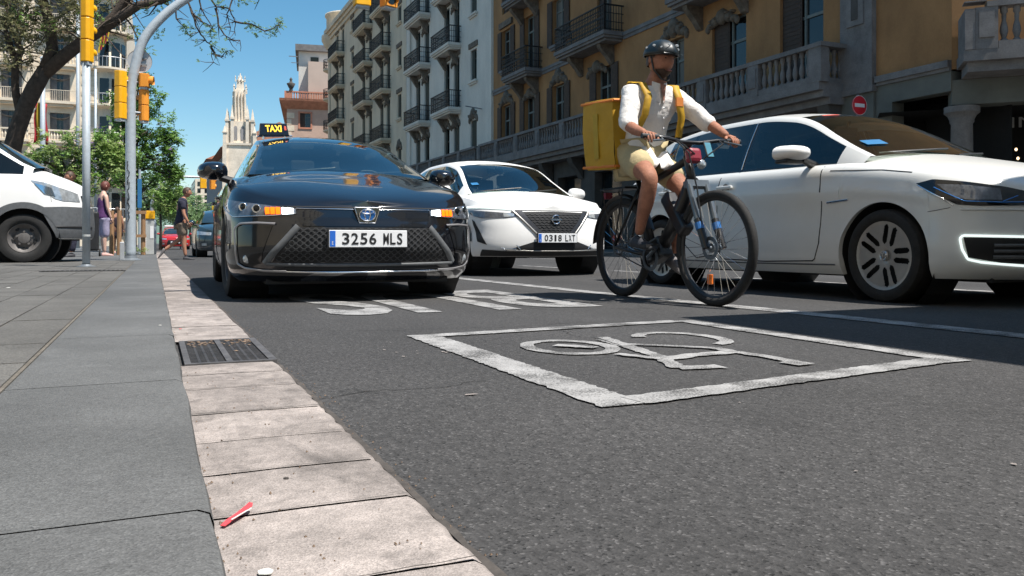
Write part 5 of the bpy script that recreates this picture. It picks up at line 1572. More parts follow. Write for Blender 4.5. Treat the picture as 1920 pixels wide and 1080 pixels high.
bh, bs = pale_house('beige_apartment_house', 'beige apartment house with many iron balconies, farthest of the shaded row on the right', 86.3, 57.205, 'stone_beige',
                    [59.4, 75.2], [(64.6, 62.6), (70.8, 68.4), (82.0, 79.4)], 22.8, 'shutter_green', False)
q = MB(); q.box(bs(63.6) - 1.2, bs(63.6) + 1.3, -.94, -.90, 4.75, 5.5); q.build('balcony_banner', 'sign_white', bh)
# rounded corner of the beige house with its own small balconies
b = MB()
rows = []
for k in range(9):
    a = R(90 + 10 * k)
    rows.append([(.0 - 2.0 * (1 - math.sin(a)) * 0 + 2.0 * math.cos(a), 2.0 - 2.0 * math.sin(a), z) for z in (0, 22.8)])
b.grid(rows); b.build('corner_turret', 'stone_beige', bh, smooth=True)
for z in (8.6, 12.5, 15.85, 19.0):
    b = MB(); b.lathe([(0, z - .5), (.5, z - .4), (1.0, z - .15), (1.0, z), (0, z)], 20, Matrix.Translation((-1.1, .6, 0))); o = b.build('corner_balcony', 'stone_beige', bh)
    b = MB()
    for k in range(22):
        a = 2 * math.pi * k / 22
        b.box(-1.1 + .95 * math.cos(a) - .02, -1.1 + .95 * math.cos(a) + .02, .6 + .95 * math.sin(a) - .02, .6 + .95 * math.sin(a) + .02, z, z + 1)
    for zz in (z + .3, z + .65, z + 1.0): b.tube([(-1.1 + .95 * math.cos(a), .6 + .95 * math.sin(a), zz) for a in np.linspace(0, 2 * math.pi, 25)], .03, 5, caps=False)
    b.build('railing', 'wrought', o)
b = MB(); b.lathe([(2.0, 20.9), (2.3, 21.2), (2.7, 21.9), (2.7, 22.4), (2.2, 22.75), (2.2, 24.4), (2.35, 24.5), (2.35, 24.7), (0, 24.8)], 28, Matrix.Translation((-.2, 2.0, 0))); b.build('corner_cornice', 'stone_beige', bh, smooth=True)

# ---------------------------------------------------------------- sunlit pink house across the next street
pk = thing('pink_house', 'sunlit pink stone house with red parapet and white rooftop block beyond the shaded row', 'building', (15.4, 105, 0), R(-10))
b = MB(); hol = [(1.6, 2.9, 15.1, 16.9), (6.0, 7.3, 15.1, 16.9), (1.6, 2.9, 10.8, 13.2), (6.0, 7.3, 10.8, 13.2), (1.6, 2.9, 6.6, 9), (6.0, 7.3, 6.6, 9)]
holes_wall(b, 22, 0, 17.4, hol, .3); b.quad((0, 0, 0), (0, 22, 0), (0, 22, 17.4), (0, 0, 17.4)); b.build('wall', 'pink', pk)
for h in hol:
    o = window(pk, *h, 'shutter_brown', 'ajar')
    q = MB(); q.box(h[0] - .22, h[1] + .22, -.06, -.002, h[3], h[3] + .2); q.box(h[0] - .2, h[1] + .2, -.09, -.002, h[2] - .2, h[2] - .01); q.box(h[0] - .2, h[0] - .01, -.06, -.003, h[2], h[3] - .01); q.box(h[1] + .01, h[1] + .2, -.06, -.003, h[2], h[3] - .01); q.build('window_surround', 'red_brick', pk)
b = MB()
for k in range(20): 
    z = 1 + k * .8
    b.box(-.02, (.9 if k % 2 else .55), -.04, -.002, z, z + .7)
b.build('quoins', 'cream', pk)
b = MB(); b.prism([(-.9, -.9, 18.6), (-.9, -.9, 18.3), (-.1, -.1, 17.4), (-.1, 22, 17.4), (-.9, 22, 18.6)][0:3] + [(-.1, .3, 17.4), (-.1, .3, 18.6)], (23, 0, 0)); b.box(-.9, 22, -.9, 22, 18.3, 18.6); b.build('cornice', 'roof_tile', pk)
b = MB()
for k in range(70): b.box(-.1 + k * .3, .08 + k * .3, -.2, -.05, 18.6, 19.45)
b.box(-.3, 21, -.25, 0, 19.45, 19.62); b.box(-.3, .6, -.26, 0, 18.61, 19.449); b.build('parapet', 'red_brick', pk)
b = MB(); b.lathe([(.25, 19.62), (.2, 19.9), (.28, 20.0), (.55, 20.55), (.45, 20.6), (.2, 20.7), (.14, 20.95), (.2, 21.1), (0, 21.4)], 14, Matrix.Translation((.5, -.1, 0))); b.build('urn', 'stone_dark', pk, smooth=True)
b = MB(); b.box(2.6, 22, .4, 10, 18.6, 23.6); b.build('rooftop_block', 'pinkwall', pk)
b = MB(); b.box(1.4, 22, 1.6, 14, 18.6, 25.1); b.build('attic', 'white_wall', pk)
b = MB(); b.box(1.0, 22, 1.0, 14.2, 25.1, 25.9); b.build('attic_roof', 'stone_grey', pk)
b = MB(); b.box(2.9, 3.9, 1.5, 1.598, 23.75, 24.4); b.build('attic_window', 'shutter_green', pk)
b = MB(); b.box(.2, 1.3, .9, .96, 24.2, 24.3); b.box(.5, 1.3, .9, .96, 23.4, 23.48); b.build('aerial', 'pole_dark', pk)

# ---------------------------------------------------------------- church spire and the long tiled building
ch = thing('church', 'pale neo-gothic church tower with pinnacled spire above the taxi', 'church', (18.3, 196, 0), R(-8))
ch.scale = (.86, .86, .985)
k = 1.21
def tower(b, hw, z0, z1, hw1=None, c=(0, 0)):
    hw1 = hw if hw1 is None else hw1
    x, y = c
    b.add([(x - hw, y - hw, z0), (x + hw, y - hw, z0), (x + hw, y + hw, z0), (x - hw, y + hw, z0), (x - hw1, y - hw1, z1), (x + hw1, y - hw1, z1), (x + hw1, y + hw1, z1), (x - hw1, y + hw1, z1)],
          [(0, 1, 5, 4), (1, 2, 6, 5), (2, 3, 7, 6), (3, 0, 4, 7), (4, 5, 6, 7)])
def pinn(b, x, y, z, h, r):
    b = MB(); pinn_(b, x, y, z, h, r); b.build('pinnacle', 'church', ch)
def pinn_(b, x, y, z, h, r):
    tower(b, r, z, z + h * .62, r * .9, (x, y)); tower(b, r * 1.3, z + h * .62, z + h * .68, r * 1.3, (x, y)); tower(b, r * .9, z + h * .68, z + h, .03, (x, y))
b = MB(); tower(b, 3.5, 0, 23.0); b.box(-3.8, 3.8, -3.8, 3.8, 23.0, 23.5); tower(b, 2.9, 23.5, 28.6, 2.7); b.build('tower', 'church', ch)
b = MB(); tower(b, 1.75, 28.6, 36.2, 1.25); 
for q in np.linspace(-1.2, 1.2, 4): b.box(q - .14, q + .14, -1.95, -1.2, 28.6, 35.6); b.box(-1.95, -1.2, q - .14, q + .14, 28.6, 35.6)
tower(b, 1.0, 36.2, 38.3, .85); tower(b, .95, 38.3, 38.9, .5); tower(b, .3, 38.9, 40.2, .08)
b.build('spire', 'church', ch)
b = MB()
for x in (-3.2, -1.9, 1.9, 3.2):
    for y in (-3.2, 3.2): pinn(b, x, y, 23.5, 8.0 if abs(x) > 3 else 8.8, .42)
for x in (-3.2, 3.2):
    for y in (-1.6, 1.6): pinn(b, x, y, 23.5, 8.0, .42)
for x in (-1.5, 1.5):
    for y in (-1.5, 1.5): pinn(b, x, y, 35.6, 1.9, .2)
for x in (-1.2, -.4, .4, 1.2): pinn(b, x, -1.0, 38.0, 1.5, .13)
for x in (-1.55, .25):
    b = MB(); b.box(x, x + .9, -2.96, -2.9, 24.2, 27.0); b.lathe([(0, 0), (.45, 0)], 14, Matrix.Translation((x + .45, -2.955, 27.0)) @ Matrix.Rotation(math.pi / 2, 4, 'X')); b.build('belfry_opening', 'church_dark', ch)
for x in (-3.75, 3.75):
    for y in (-3.75, 3.75): b = MB(); tower(b, .6, 0, 22.9, .5, (x, y)); pinn_(b, x, y, 22.9, 4.5, .45); b.build('buttress', 'church', ch)
lr = thing('tiled_building', 'long grey building with red tiled roof left of the church tower', 'building', (17, 212, 0), 0)
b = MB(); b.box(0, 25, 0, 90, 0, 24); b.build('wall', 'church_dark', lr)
b = MB(); b.prism([(-2.0, -1.5, 24), (27, -1.5, 24), (12, -1.5, 31)], (0, 50, 0)); b.prism([(-2.5, 50, 26), (27, 50, 26), (12, 50, 33)], (0, 42, 0)); b.build('roof', 'roof_tile', lr)
fb = thing('far_block', 'tan block of flats at the far end of the street', 'building', (17.5, 400, 0), 0)
b = MB(); b.box(0, 30, 0, 40, 0, 30); b.box(4, 16, 2, 20, 30, 36); b.build('wall', 'cream', fb)
for kf in range(9):
    b = MB()
    for q in range(9): b.box(1 + q * 3.1, 2.4 + q * 3.1, -.1, -.01, 2 + kf * 3.1, 4 + kf * 3.1); b.box(-.1, -.01, 1 + q * 4, 3 + q * 4, 2 + kf * 3.1, 4 + kf * 3.1)
    b.build('window', 'pane', fb)

# ---------------------------------------------------------------- sunlit cream corner building on the left
lb = thing('cream_corner_building', 'sunlit cream corner building with rounded bay behind the left-hand trees', 'building', (-30, 90, 0), 0)
LV = [2.8, 6.6, 10.35, 14.15, 17.8, 21.5, 25.2]
WL = 25.2
hol = []
colx = [4.4, 9.1, 13.6, 17.6, 21.65]
for z in LV:
    for x in colx: hol.append((x - .85, x + .85, z + .15, z + 2.75))
b = MB(); holes_wall(b, WL, 0, 30, hol, .35); b.quad((WL, 0, 0), (WL, 0, 30), (WL + 2.2, 2.2, 30), (WL + 2.2, 2.2, 0)); b.box(WL + 2.2, WL + 2.25, 2.2, 70, 0, 30); b.quad((0, 0, 30), (WL, 0, 30), (WL, 60, 30), (0, 60, 30))
b.build('wall', 'cream', lb)
for i, h in enumerate(hol):
    window(lb, *h, 'stone_grey', 'half', y=.3)
for zi, z in enumerate(LV):
    for x in colx:
        b = MB()
        if zi % 2 == 0:
            b.box(x - 1.5, x + 1.5, -.9, -.002, z - .25, z); b.box(x - 1.3, x + 1.3, -.7, -.003, z - .5, z - .251)
            for q in np.linspace(x - 1.4, x + 1.4, 12): b.lathe([(.07, z), (.10, z + .4), (.05, z + .6), (.08, z + .85)], 6, Matrix.Translation((q, -.8, 0)))
            b.box(x - 1.5, x + 1.5, -.92, -.68, z + .851, z + 1.0)
        else:
            b.box(x - 1.5, x + 1.5, -.9, -.002, z - .25, z); b.box(x - 1.2, x + 1.2, -.6, -.003, z - .5, z - .251)
            for q in np.linspace(x - 1.45, x + 1.45, 20): b.box(q - .015, q + .015, -.86, -.83, z, z + 1)
            b.box(x - 1.5, x + 1.5, -.88, -.81, z + 1.001, z + 1.05)
        b.build('balcony', 'cream', lb)
        b = MB(); b.lathe([(.95, 0), (1.15, -.12), (1.0, -.2)], 16, Matrix.Translation((x, -.02, z + 2.75)) @ Matrix.Rotation(math.pi / 2, 4, 'X') @ Matrix.Scale(.55, 4, (0, 1, 0)), a0=math.pi, a1=2 * math.pi); b.build('window_hood', 'stone_grey', lb)
b = MB()
rr = random.Random(5)
for x in (6.75, 11.3, 15.6, 19.65, 24.2):
    b = MB()
    for k in range(58): w = .45 + (.25 if k % 2 else 0); b.box(x - w, x + w, -.06, -.003, .5 + k * .5, .93 + k * .5)
    b.build('rustication', 'cream', lb)
for z in LV:
    b = MB(); b.lathe([(0, z - .8), (1.2, z - .5), (2.3, z - .2), (2.3, z), (0, z)], 26, Matrix.Translation((WL + .6, 1.2, 0))); o = b.build('corner_balcony', 'cream', lb)
    b = MB()
    for k in range(36):
        a = 2 * math.pi * k / 36; b.box(WL + .6 + 2.2 * math.cos(a) - .02, WL + .6 + 2.2 * math.cos(a) + .02, 1.2 + 2.2 * math.sin(a) - .02, 1.2 + 2.2 * math.sin(a) + .02, z, z + 1)
    b.tube([(WL + .6 + 2.2 * math.cos(a), 1.2 + 2.2 * math.sin(a), z + 1.0) for a in np.linspace(0, 2 * math.pi, 37)], .04, 5, caps=False)
    b.build('railing', 'sign_back', o)
b = MB(); b.lathe([(1.5, 0), (1.5, 30), (0, 30.5)], 26, Matrix.Translation((WL + .6, 1.2, 0))); b.build('rounded_bay', 'cream', lb, smooth=True)
for z in LV:
    b = MB()
    for a in (-100, -60, -20): 
        M_ = Matrix.Translation((WL + .6, 1.2, 0)) @ Matrix.Rotation(R(a), 4, 'Z')
        b.add([M_ @ Vector(p) for p in [(1.53, -.42, z + .15), (1.53, .42, z + .15), (1.53, .42, z + 2.6), (1.53, -.42, z + 2.6)]], [(0, 1, 2, 3)])
    b.build('bay_window', 'pane', lb)
# hill closing the far end of the street
rr = random.Random(11)
rows = []
for i in range(40):
    x = -700 + 45 * i
    h = 95 + 55 * math.exp(-((x - 60) / 300) ** 2) + 14 * math.sin(x * .013) + rr.uniform(-5, 5)
    rows.append([(x, 2300, -5), (x, 2380, h * .45 + rr.uniform(-4, 4)), (x, 2460, h * .85 + rr.uniform(-4, 4)), (x, 2560, h), (x, 2900, -5)])
b = MB(); b.grid(rows); b.build('hill', mat('hill_scrub', (0.10, 0.15, 0.12), 0.95, var=0.35, scale=0.01), kind='structure', smooth=True)

# ---------------------------------------------------------------- unseen houses, added to block some skylight and to show in reflections
for nm, lab, x, y0, L, h, st in (('unseen_beige_house', 'unseen plain beige house added behind the kerb to block skylight', -6.0, -46, 50, 22, 'stone_beige'),
                             ('unseen_grey_house', 'unseen plain grey house added across the side street to block skylight', 17.0, -60, 48, 22, 'stone_white')):
    t = thing(nm, lab, 'building', (x, y0 + (L if x > 0 else 0), 0), R(-90) if x > 0 else R(90))
    hol = [(3 + 4.2 * i, 4.3 + 4.2 * i, z, z + 2.6) for i in range(int((L - 4) / 4.2)) for z in (.6, 5, 9.1, 13.1, 17)]
    b = MB(); holes_wall(b, L, 0, h, hol, .3); b.quad((0, 0, h), (L, 0, h), (L, 10, h), (0, 10, h)); b.quad((0, 0, 0), (0, 10, 0), (0, 10, h), (0, 0, h)); b.quad((L, 0, 0), (L, 10, 0), (L, 10, h), (L, 0, h)); b.quad((0, 10, 0), (L, 10, 0), (L, 10, h), (0, 10, h)); b.build('wall', st, t)
    for q in hol[:100]:
        b = MB(); b.box(q[0], q[1], .2, .24, q[2], q[3]); b.build('window', 'pane', t)
# ---------------------------------------------------------------- trees
MT['bark'] = mat('bark', (0.075, 0.055, 0.042), 0.95, var=0.4, scale=10, bump=0.6, bscale=25)
def leaf_mat(name, col, var=0.35):
    m = mat(name, col, 0.6, var=0.2, scale=0.8, island=var)
    nt = m.node_tree; n, l = nt.nodes, nt.links
    b = n['Principled BSDF']
    tr = n.new('ShaderNodeBsdfTranslucent'); ms = n.new('ShaderNodeMixShader'); ms.inputs['Fac'].default_value = 0.38
    l.new(b.inputs['Base Color'].links[0].from_socket, tr.inputs['Color'])
    l.new(b.outputs['BSDF'], ms.inputs[1]); l.new(tr.outputs['BSDF'], ms.inputs[2])
    l.new(ms.outputs['Shader'], n['Material Output'].inputs['Surface'])
    return m
MT['leaf_jac'] = leaf_mat('jacaranda_leaf', (0.19, 0.29, 0.08), .45)
MT['leaf_olive'] = leaf_mat('olive_leaf', (0.19, 0.185, 0.09), .45)
MT['leaf_mid'] = leaf_mat('street_tree_leaf', (0.19, 0.33, 0.075), .5)
MT['leaf_pale'] = leaf_mat('pale_leaf', (0.28, 0.38, 0.12), .45)
MT['leaf_dark'] = leaf_mat('dark_leaf', (0.115, 0.215, 0.05), .4)
MT['leaf_far'] = leaf_mat('far_tree_leaf', (0.18, 0.28, 0.12), .35)
MT['blossom'] = leaf_mat('blossom', (0.30, 0.20, 0.42), .3)

def leaves(b, c, r, n, size, rnd, droop=0.3, flat=1.0):
    """n small leaflets in little sprays around c"""
    c = Vector(c)
    k = max(1, n // 9)
    for _ in range(k):
        d = Vector((rnd.gauss(0, 1), rnd.gauss(0, 1), rnd.gauss(0, 1))).normalized() * r * rnd.random() ** .45
        d.z *= flat
        p = c + d
        ax = Vector((rnd.gauss(0, 1), rnd.gauss(0, 1), rnd.gauss(0, .5) - droop)).normalized()
        L = size * rnd.uniform(2.2, 3.6)
        side = ax.cross(Vector((0, 0, 1)))
        if side.length < .1: side = Vector((1, 0, 0))
        side.normalize()
        up = side.cross(ax)
        for j in range(9):
            q = p + ax * L * (j / 9)
            s = size * rnd.uniform(.6, 1.15)
            sg = 1 if j % 2 else -1
            e1 = (side * sg + ax * .6 + up * rnd.uniform(-.5, .5)).normalized() * s
            e2 = (ax * .5 - side * sg * .35 + up * rnd.uniform(-.6, .6)).normalized() * s * .42
            b.add([q, q + e1 * .5 + e2, q + e1, q + e1 * .5 - e2], [(0, 1, 2, 3)])

# leaning jacaranda behind the van, its boughs reaching over the road
jt = thing('jacaranda_tree', 'big dark leaning tree behind the white van with boughs over the road', 'tree', (-3.45, 22.9, SW))
rj = random.Random(21)
JO = Vector((-3.45, 22.9, SW))
def rel(L): return [Vector(p) - JO for p in L]
b = MB()
b.tube(rel([(-3.45, 22.9, 0.0), (-3.36, 22.84, 1.2), (-3.17, 22.73, 2.4), (-3.03, 22.67, 3.05), (-2.82, 22.57, 3.69), (-2.62, 22.48, 4.14), (-2.38, 22.38, 4.59)]), [.30, .23, .20, .19, .185, .19, .165], 12)
b.build('trunk', 'bark', jt, smooth=True)
boughs = [
    ([(-2.42, 22.40, 4.5), (-2.23, 22.31, 5.1), (-2.27, 22.33, 5.62), (-2.44, 22.41, 6.26), (-2.5, 22.43, 7.03), (-2.3, 22.3, 8.2)], [.15, .135, .125, .11, .095, .05]),
    ([(-2.46, 22.42, 4.45), (-1.97, 22.2, 4.91), (-1.56, 22.02, 5.26), (-1.15, 21.83, 5.55), (-0.86, 21.7, 5.87), (-0.62, 21.6, 6.26), (-0.33, 21.47, 6.9), (0.2, 21.2, 7.8)], [.165, .155, .145, .14, .115, .105, .09, .05]),
    ([(-1.15, 21.83, 5.55), (-0.68, 21.63, 5.9), (-0.33, 21.47, 6.13), (0.14, 21.26, 6.23), (0.67, 21.03, 6.45), (1.6, 20.6, 6.7), (2.6, 20.2, 6.9)], [.14, .12, .10, .085, .07, .05, .03]),
    ([(-2.91, 22.61, 3.5), (-3.05, 22.68, 4.07), (-3.05, 22.68, 4.72), (-2.91, 22.61, 5.04), (-3.15, 22.72, 5.62), (-3.3, 22.7, 6.6)], [.12, .09, .085, .075, .06, .03]),
    ([(-3.05, 22.68, 4.84), (-3.17, 22.73, 5.23), (-3.32, 22.8, 5.74), (-3.8, 22.8, 6.6)], [.075, .06, .05, .03])]
b = MB()
for L, r_ in boughs: b.tube(rel(L), r_, 9)
b.build('bough', 'bark', jt, smooth=True)
twigs = [[(0.67, 21.03, 6.45), (0.85, 20.95, 5.94), (0.99, 20.89, 5.49), (1.14, 20.82, 5.29), (1.27, 20.76, 5.17), (1.27, 20.76, 4.97), (1.32, 20.7, 4.75)],
         [(1.02, 20.87, 6.51), (1.03, 20.87, 6.07), (1.32, 20.74, 5.55)], [(1.14, 20.82, 6.55), (1.37, 20.72, 6.1), (1.67, 20.59, 6.03), (1.79, 20.53, 5.74), (1.79, 20.53, 5.49)],
         [(1.79, 20.53, 5.72), (2.14, 20.38, 5.68), (2.43, 20.25, 5.51), (2.73, 20.12, 5.64), (2.8, 20.09, 5.74)], [(1.37, 20.72, 6.07), (1.43, 20.69, 5.68), (1.55, 20.64, 5.42), (1.67, 20.59, 5.29), (1.9, 20.48, 5.29)],
         [(-0.68, 21.63, 5.94), (-0.47, 21.53, 5.62), (-0.3, 21.46, 5.23), (-0.23, 21.43, 4.84)], [(0.49, 21.11, 6.4), (0.49, 21.11, 5.81), (0.67, 21.03, 5.62)],
         [(1.27, 20.76, 5.1), (1.36, 20.7, 4.92), (1.5, 20.66, 4.88), (1.62, 20.6, 5.02)], [(1.6, 20.6, 6.7), (1.75, 20.6, 6.3), (1.62, 20.6, 5.9), (1.7, 20.6, 5.6)], [(.85, 20.95, 5.94), (1.1, 20.8, 5.7), (1.3, 20.75, 5.62)]]
b = MB()
for L in twigs:
    P = []
    for a, c in zip(L[:-1], L[1:]):
        a, c = Vector(a), Vector(c)
        for k in range(3): P.append(a.lerp(c, k / 3) + Vector((rj.uniform(-.018, .018), rj.uniform(-.02, .02), rj.uniform(-.018, .018))))
    P.append(Vector(L[-1]))
    b.tube([p - JO for p in P], [.026 * (1 - .75 * i / len(P)) for i in range(len(P))], 5)
tips = []
for L in twigs:
    for p in L[1:]:
        for _ in range(3):
            p0 = Vector(p); d = Vector((rj.gauss(0, .6), rj.gauss(0, .6), rj.uniform(-1, .3))).normalized() * rj.uniform(.15, .42)
            b.tube([p0 - JO, p0 + d * .5 + Vector((rj.uniform(-.04, .04), 0, rj.uniform(-.03, .03))) - JO, p0 + d - JO], [.009, .007, .004], 4)
            tips.append(p0 + d)
for L, r_ in boughs[:3] + boughs[3:]:
    for p in L[2:]:
        for _ in range(5):
            p0 = Vector(p); d = Vector((rj.gauss(0, 1), rj.gauss(0, .8), rj.gauss(0, .8))).normalized() * rj.uniform(.4, 1.1)
            b.tube([p0 - JO, p0 + d * .55 + Vector((0, 0, rj.uniform(-.12, .12))) - JO, p0 + d - JO], [.022, .014, .006], 5)
            tips.append(p0 + d)
b.build('twigs', 'bark', jt)
b = MB()
for p, r_, n in (((0.73, 21.0, 5.57), .16, 260), ((1.26, 20.77, 5.46), .20, 230), ((2.3, 20.32, 5.52), .16, 170), ((2.62, 20.2, 5.50), .15, 170), ((2.78, 20.1, 5.68), .13, 120), ((2.1, 20.4, 5.72), .13, 110), ((1.61, 20.61, 5.02), .12, 110), ((-0.33, 21.47, 5.49), .26, 200), ((-0.15, 21.39, 5.04), .2, 140),
                 ((1.43, 20.69, 6.19), .16, 120), ((1.96, 20.46, 6.26), .22, 130), ((-0.09, 21.37, 6.0), .22, 150), ((1.32, 20.7, 5.2), .12, 90), ((.3, 21.2, 6.2), .2, 120), ((2.3, 20.2, 6.4), .3, 140), ((.1, 21.3, 5.5), .15, 90)):
    leaves(b, Vector(p) - JO, r_, n, .045, rj, .2)
for p in tips[:40]:
    if rj.random() < .35: leaves(b, p - JO, .07, 18, .04, rj, .3)
b.build('overhanging_foliage', 'leaf_jac', jt)
b = MB()
for _ in range(250):
    c = Vector((rj.uniform(-4.3, -.7), rj.uniform(21.3, 23.5), rj.uniform(4.5, 7.6)))
    if c.z < 5.4 and c.x > -2.5: continue
    if c.z < 6.0 and c.x > -1.6: continue
    leaves(b, c - JO, rj.uniform(.2, .42), rj.choice((90, 160, 240)), .055, rj, .35)
b.build('crown', 'leaf_olive', jt)
b = MB()
for _ in range(26):
    c = Vector((rj.uniform(-4.0, -.5), rj.uniform(21.3, 23.5), rj.uniform(5.2, 7.6)))
    leaves(b, c - JO, rj.uniform(.15, .3), 90, .05, rj, .2)
b.build('new_leaves', 'leaf_mid', jt)

def street_tree(name, label, base, h, crown, m, trunk_r=.14, seed=1, leaf=.075, n=26, dens=150, blossom=0, lean=(0, 0), tag_group=None, m2=None):
    """crown = list of (dx, dy, z, radius) lobes; leaves sit in many small sprays through each lobe, leaving gaps"""
    r = random.Random(seed)
    t = thing(name, label, 'tree', base, 0, tag_group)
    b = MB()
    top = Vector((lean[0], lean[1], h * .5))
    b.tube([(0, 0, 0), (lean[0] * .3 + .03, lean[1] * .3, h * .22), top], [trunk_r, trunk_r * .8, trunk_r * .62], 9)
    for dx, dy, z, rr in crown:
        e = Vector((dx, dy, z))
        mid = top.lerp(e, .5) + Vector((r.uniform(-.15, .15), r.uniform(-.15, .15), .15))
        b.tube([top - Vector((0, 0, .15)), mid, e], [trunk_r * .5, trunk_r * .3, trunk_r * .1], 6)
        for _ in range(3):
            d = Vector((r.gauss(0, 1), r.gauss(0, 1), r.gauss(0, .7))).normalized() * rr * .85
            b.tube([mid, e + d * .5, e + d], [trunk_r * .2, trunk_r * .12, .01], 5)
    b.build('trunk', 'bark', t, smooth=True)
    b = MB(); b2 = MB(); b3 = MB()
    for dx, dy, z, rr in crown:
        for _ in range(n):
            d = Vector((r.gauss(0, 1), r.gauss(0, 1), r.gauss(0, 1))).normalized() * rr * (r.random() ** .4)
            tgt = b if r.random() < .68 or not m2 else b2
            leaves(tgt, Vector((dx, dy, z)) + d, rr * .26, int(dens * r.uniform(.4, 1.2)), leaf, r, .35)
            if blossom and r.random() < blossom: leaves(b3, Vector((dx, dy, z)) + d, rr * .2, 30, leaf, r, .2)
    b.build('crown', m, t)
    if b2.v: b2.build('mixed_foliage', m2, t)  # random share of the sprays in the second leaf colour
    if b3.v: b3.build('blossom', 'blossom', t)
    return t

GRP = 'street trees along the left pavement'
street_tree('street_tree', 'bushy bright green tree behind the curved lamp pole, with lilac blossom at its right edge', (-0.75, 30.0, SW), 5.5,
            [(-.1, 0, 4.0, .85), (.75, -.1, 4.2, .75), (.55, .2, 5.1, .55), (-.3, .3, 5.0, .6), (.95, 0, 3.3, .6), (.1, -.3, 3.1, .7), (-.7, 0, 3.5, .6), (1.2, .3, 3.9, .45), (1.35, .1, 2.6, .35), (.2, .2, 5.9, .4)], 'leaf_mid', .12, 3, .075, 24, 130, .10, tag_group=GRP, m2='leaf_dark')
street_tree('street_tree', 'pale loose willowy tree above the van bonnet, left of the lamp pole', (-2.35, 29.0, SW), 4.4,
            [(-.6, 0, 3.2, .6), (.2, 0, 3.4, .6), (.7, 0, 2.9, .55), (-.2, .3, 2.6, .6), (.9, .1, 3.6, .45), (-1.1, 0, 2.9, .45), (.4, -.2, 2.2, .4), (.1, 0, 2.9, .6), (1.2, 0, 2.7, .5), (-.5, .1, 2.3, .45), (1.3, .1, 3.2, .45)], 'leaf_pale', .08, 5, .07, 22, 95, .03, tag_group=GRP, m2='leaf_mid')
street_tree('street_tree', 'dark green tree at the left pavement beyond the wooden stakes', (-0.9, 44.0, SW), 5,
            [(0, 0, 3.6, 1.0), (1.0, 0, 3.2, .8), (.5, .3, 4.6, .8), (-.9, 0, 3.8, .8), (1.5, 0, 2.4, .5), (1.7, .2, 4.0, .5)], 'leaf_dark', .14, 8, .10, 20, 110, .03, tag_group=GRP, m2='leaf_mid')
street_tree('street_tree', 'light green tree far along the kerb above the walking man', (-.4, 66.0, SW), 6,
            [(.2, 0, 3.6, 1.3), (1.4, 0, 3.0, 1.0), (.7, 0, 5.2, 1.1), (2.1, 0, 4.0, .8), (-.8, 0, 4.6, 1.0)], 'leaf_far', .15, 9, .14, 20, 90, tag_group=GRP)
street_tree('street_tree', 'small green tree low between the stakes and the walking man', (.25, 36.0, SW), 3.4,
            [(0, 0, 2.2, .5), (.45, 0, 2.7, .45), (.2, 0, 1.6, .4), (.7, .2, 2.1, .4)], 'leaf_pale', .06, 12, .065, 20, 100, tag_group=GRP, m2='leaf_mid')
for i, (x, y, l) in enumerate(((3.4, 150, 'hazy green tree far down the street, right of the walking man'), (6.5, 170, 'hazy green tree far down the street in front of the tan flats'), (1.0, 140, 'hazy green tree far down the street behind the walking man'), (9.5, 185, 'hazy green tree far down the street beside the taxi mirror'), (-2.5, 120, 'hazy green tree far down the street left of the walking man'))):
    street_tree('street_tree', l, (x, y, 0), 9, [(0, 0, 6, 2.4), (2.2, 0, 5, 2.0), (-1.8, 0, 5.4, 2.0), (.4, 0, 8.4, 2.0)], 'leaf_far', .25, 30 + i, .34, 16, 80, tag_group='trees far down the street')

# ---------------------------------------------------------------- signals, poles and small street furniture
def signal_head(name, label, loc, rz, n=3, w=.19, d=.17, h=.265, group=None, m='yellow', lit=None):
    """yellow housing of n stacked sections, lens side towards local -y, with visors"""
    t = thing(name, label, 'traffic light', loc, rz, group)
    for k in range(n):
        z = k * h
        b = MB()
        c = .03
        b.prism([(-w / 2, -d / 2, z + .004), (w / 2, -d / 2, z + .004), (w / 2, d / 2 - c, z + .004), (w / 2 - c, d / 2, z + .004), (-w / 2 + c, d / 2, z + .004), (-w / 2, d / 2 - c, z + .004)], (0, 0, h - .010))
        s = b.build('signal_section', m, t, bevel=.008)
        v = MB(); v.lathe([(w * .40, 0), (w * .43, .02), (w * .43, .075)], 18, Matrix.Translation((0, -d / 2 + .002, z + h / 2)) @ Matrix.Rotation(math.pi / 2, 4, 'X'), a0=R(-40), a1=R(220)); v.build('visor', m, s)
        v = MB(); v.lathe([(0, .012), (w * .38, .006)], 20, Matrix.Translation((0, -d / 2 + .0, z + h / 2)) @ Matrix.Rotation(math.pi / 2, 4, 'X')); v.build('lens', 'glass_dark' if lit != k else 'amber', s)
    b = MB(); b.box(-w * .4, w * .4, -d * .35, d * .35, -.035, .002); b.build('bracket', 'pole', t)
    return t

G_S = 'yellow traffic lights at the crossing'
b = MB()
p1 = thing('signal_post', 'straight blue-grey signal post standing on the pavement in front of the van', 'post', (-.735, 10.9, SW))
b = MB(); b.tube([(0, 0, 0), (0, 0, 2.48)], .044, 20); b.build('shaft', 'pole', p1, smooth=True)
b = MB(); b.lathe([(.11, 0), (.11, .006), (.06, .012), (.052, .03)], 20); b.build('foot', 'pole_dark', p1)
b = MB(); b.lathe([(.0455, .36), (.0455, .385)], 20); b.build('tape_mark', 'cabinet', p1)
signal_head('traffic_light', 'tall bright yellow traffic light on the straight post, cut by the top of the photo', (-.735, 10.9, 2.56), R(150), 4, .125, .115, .268, G_S)

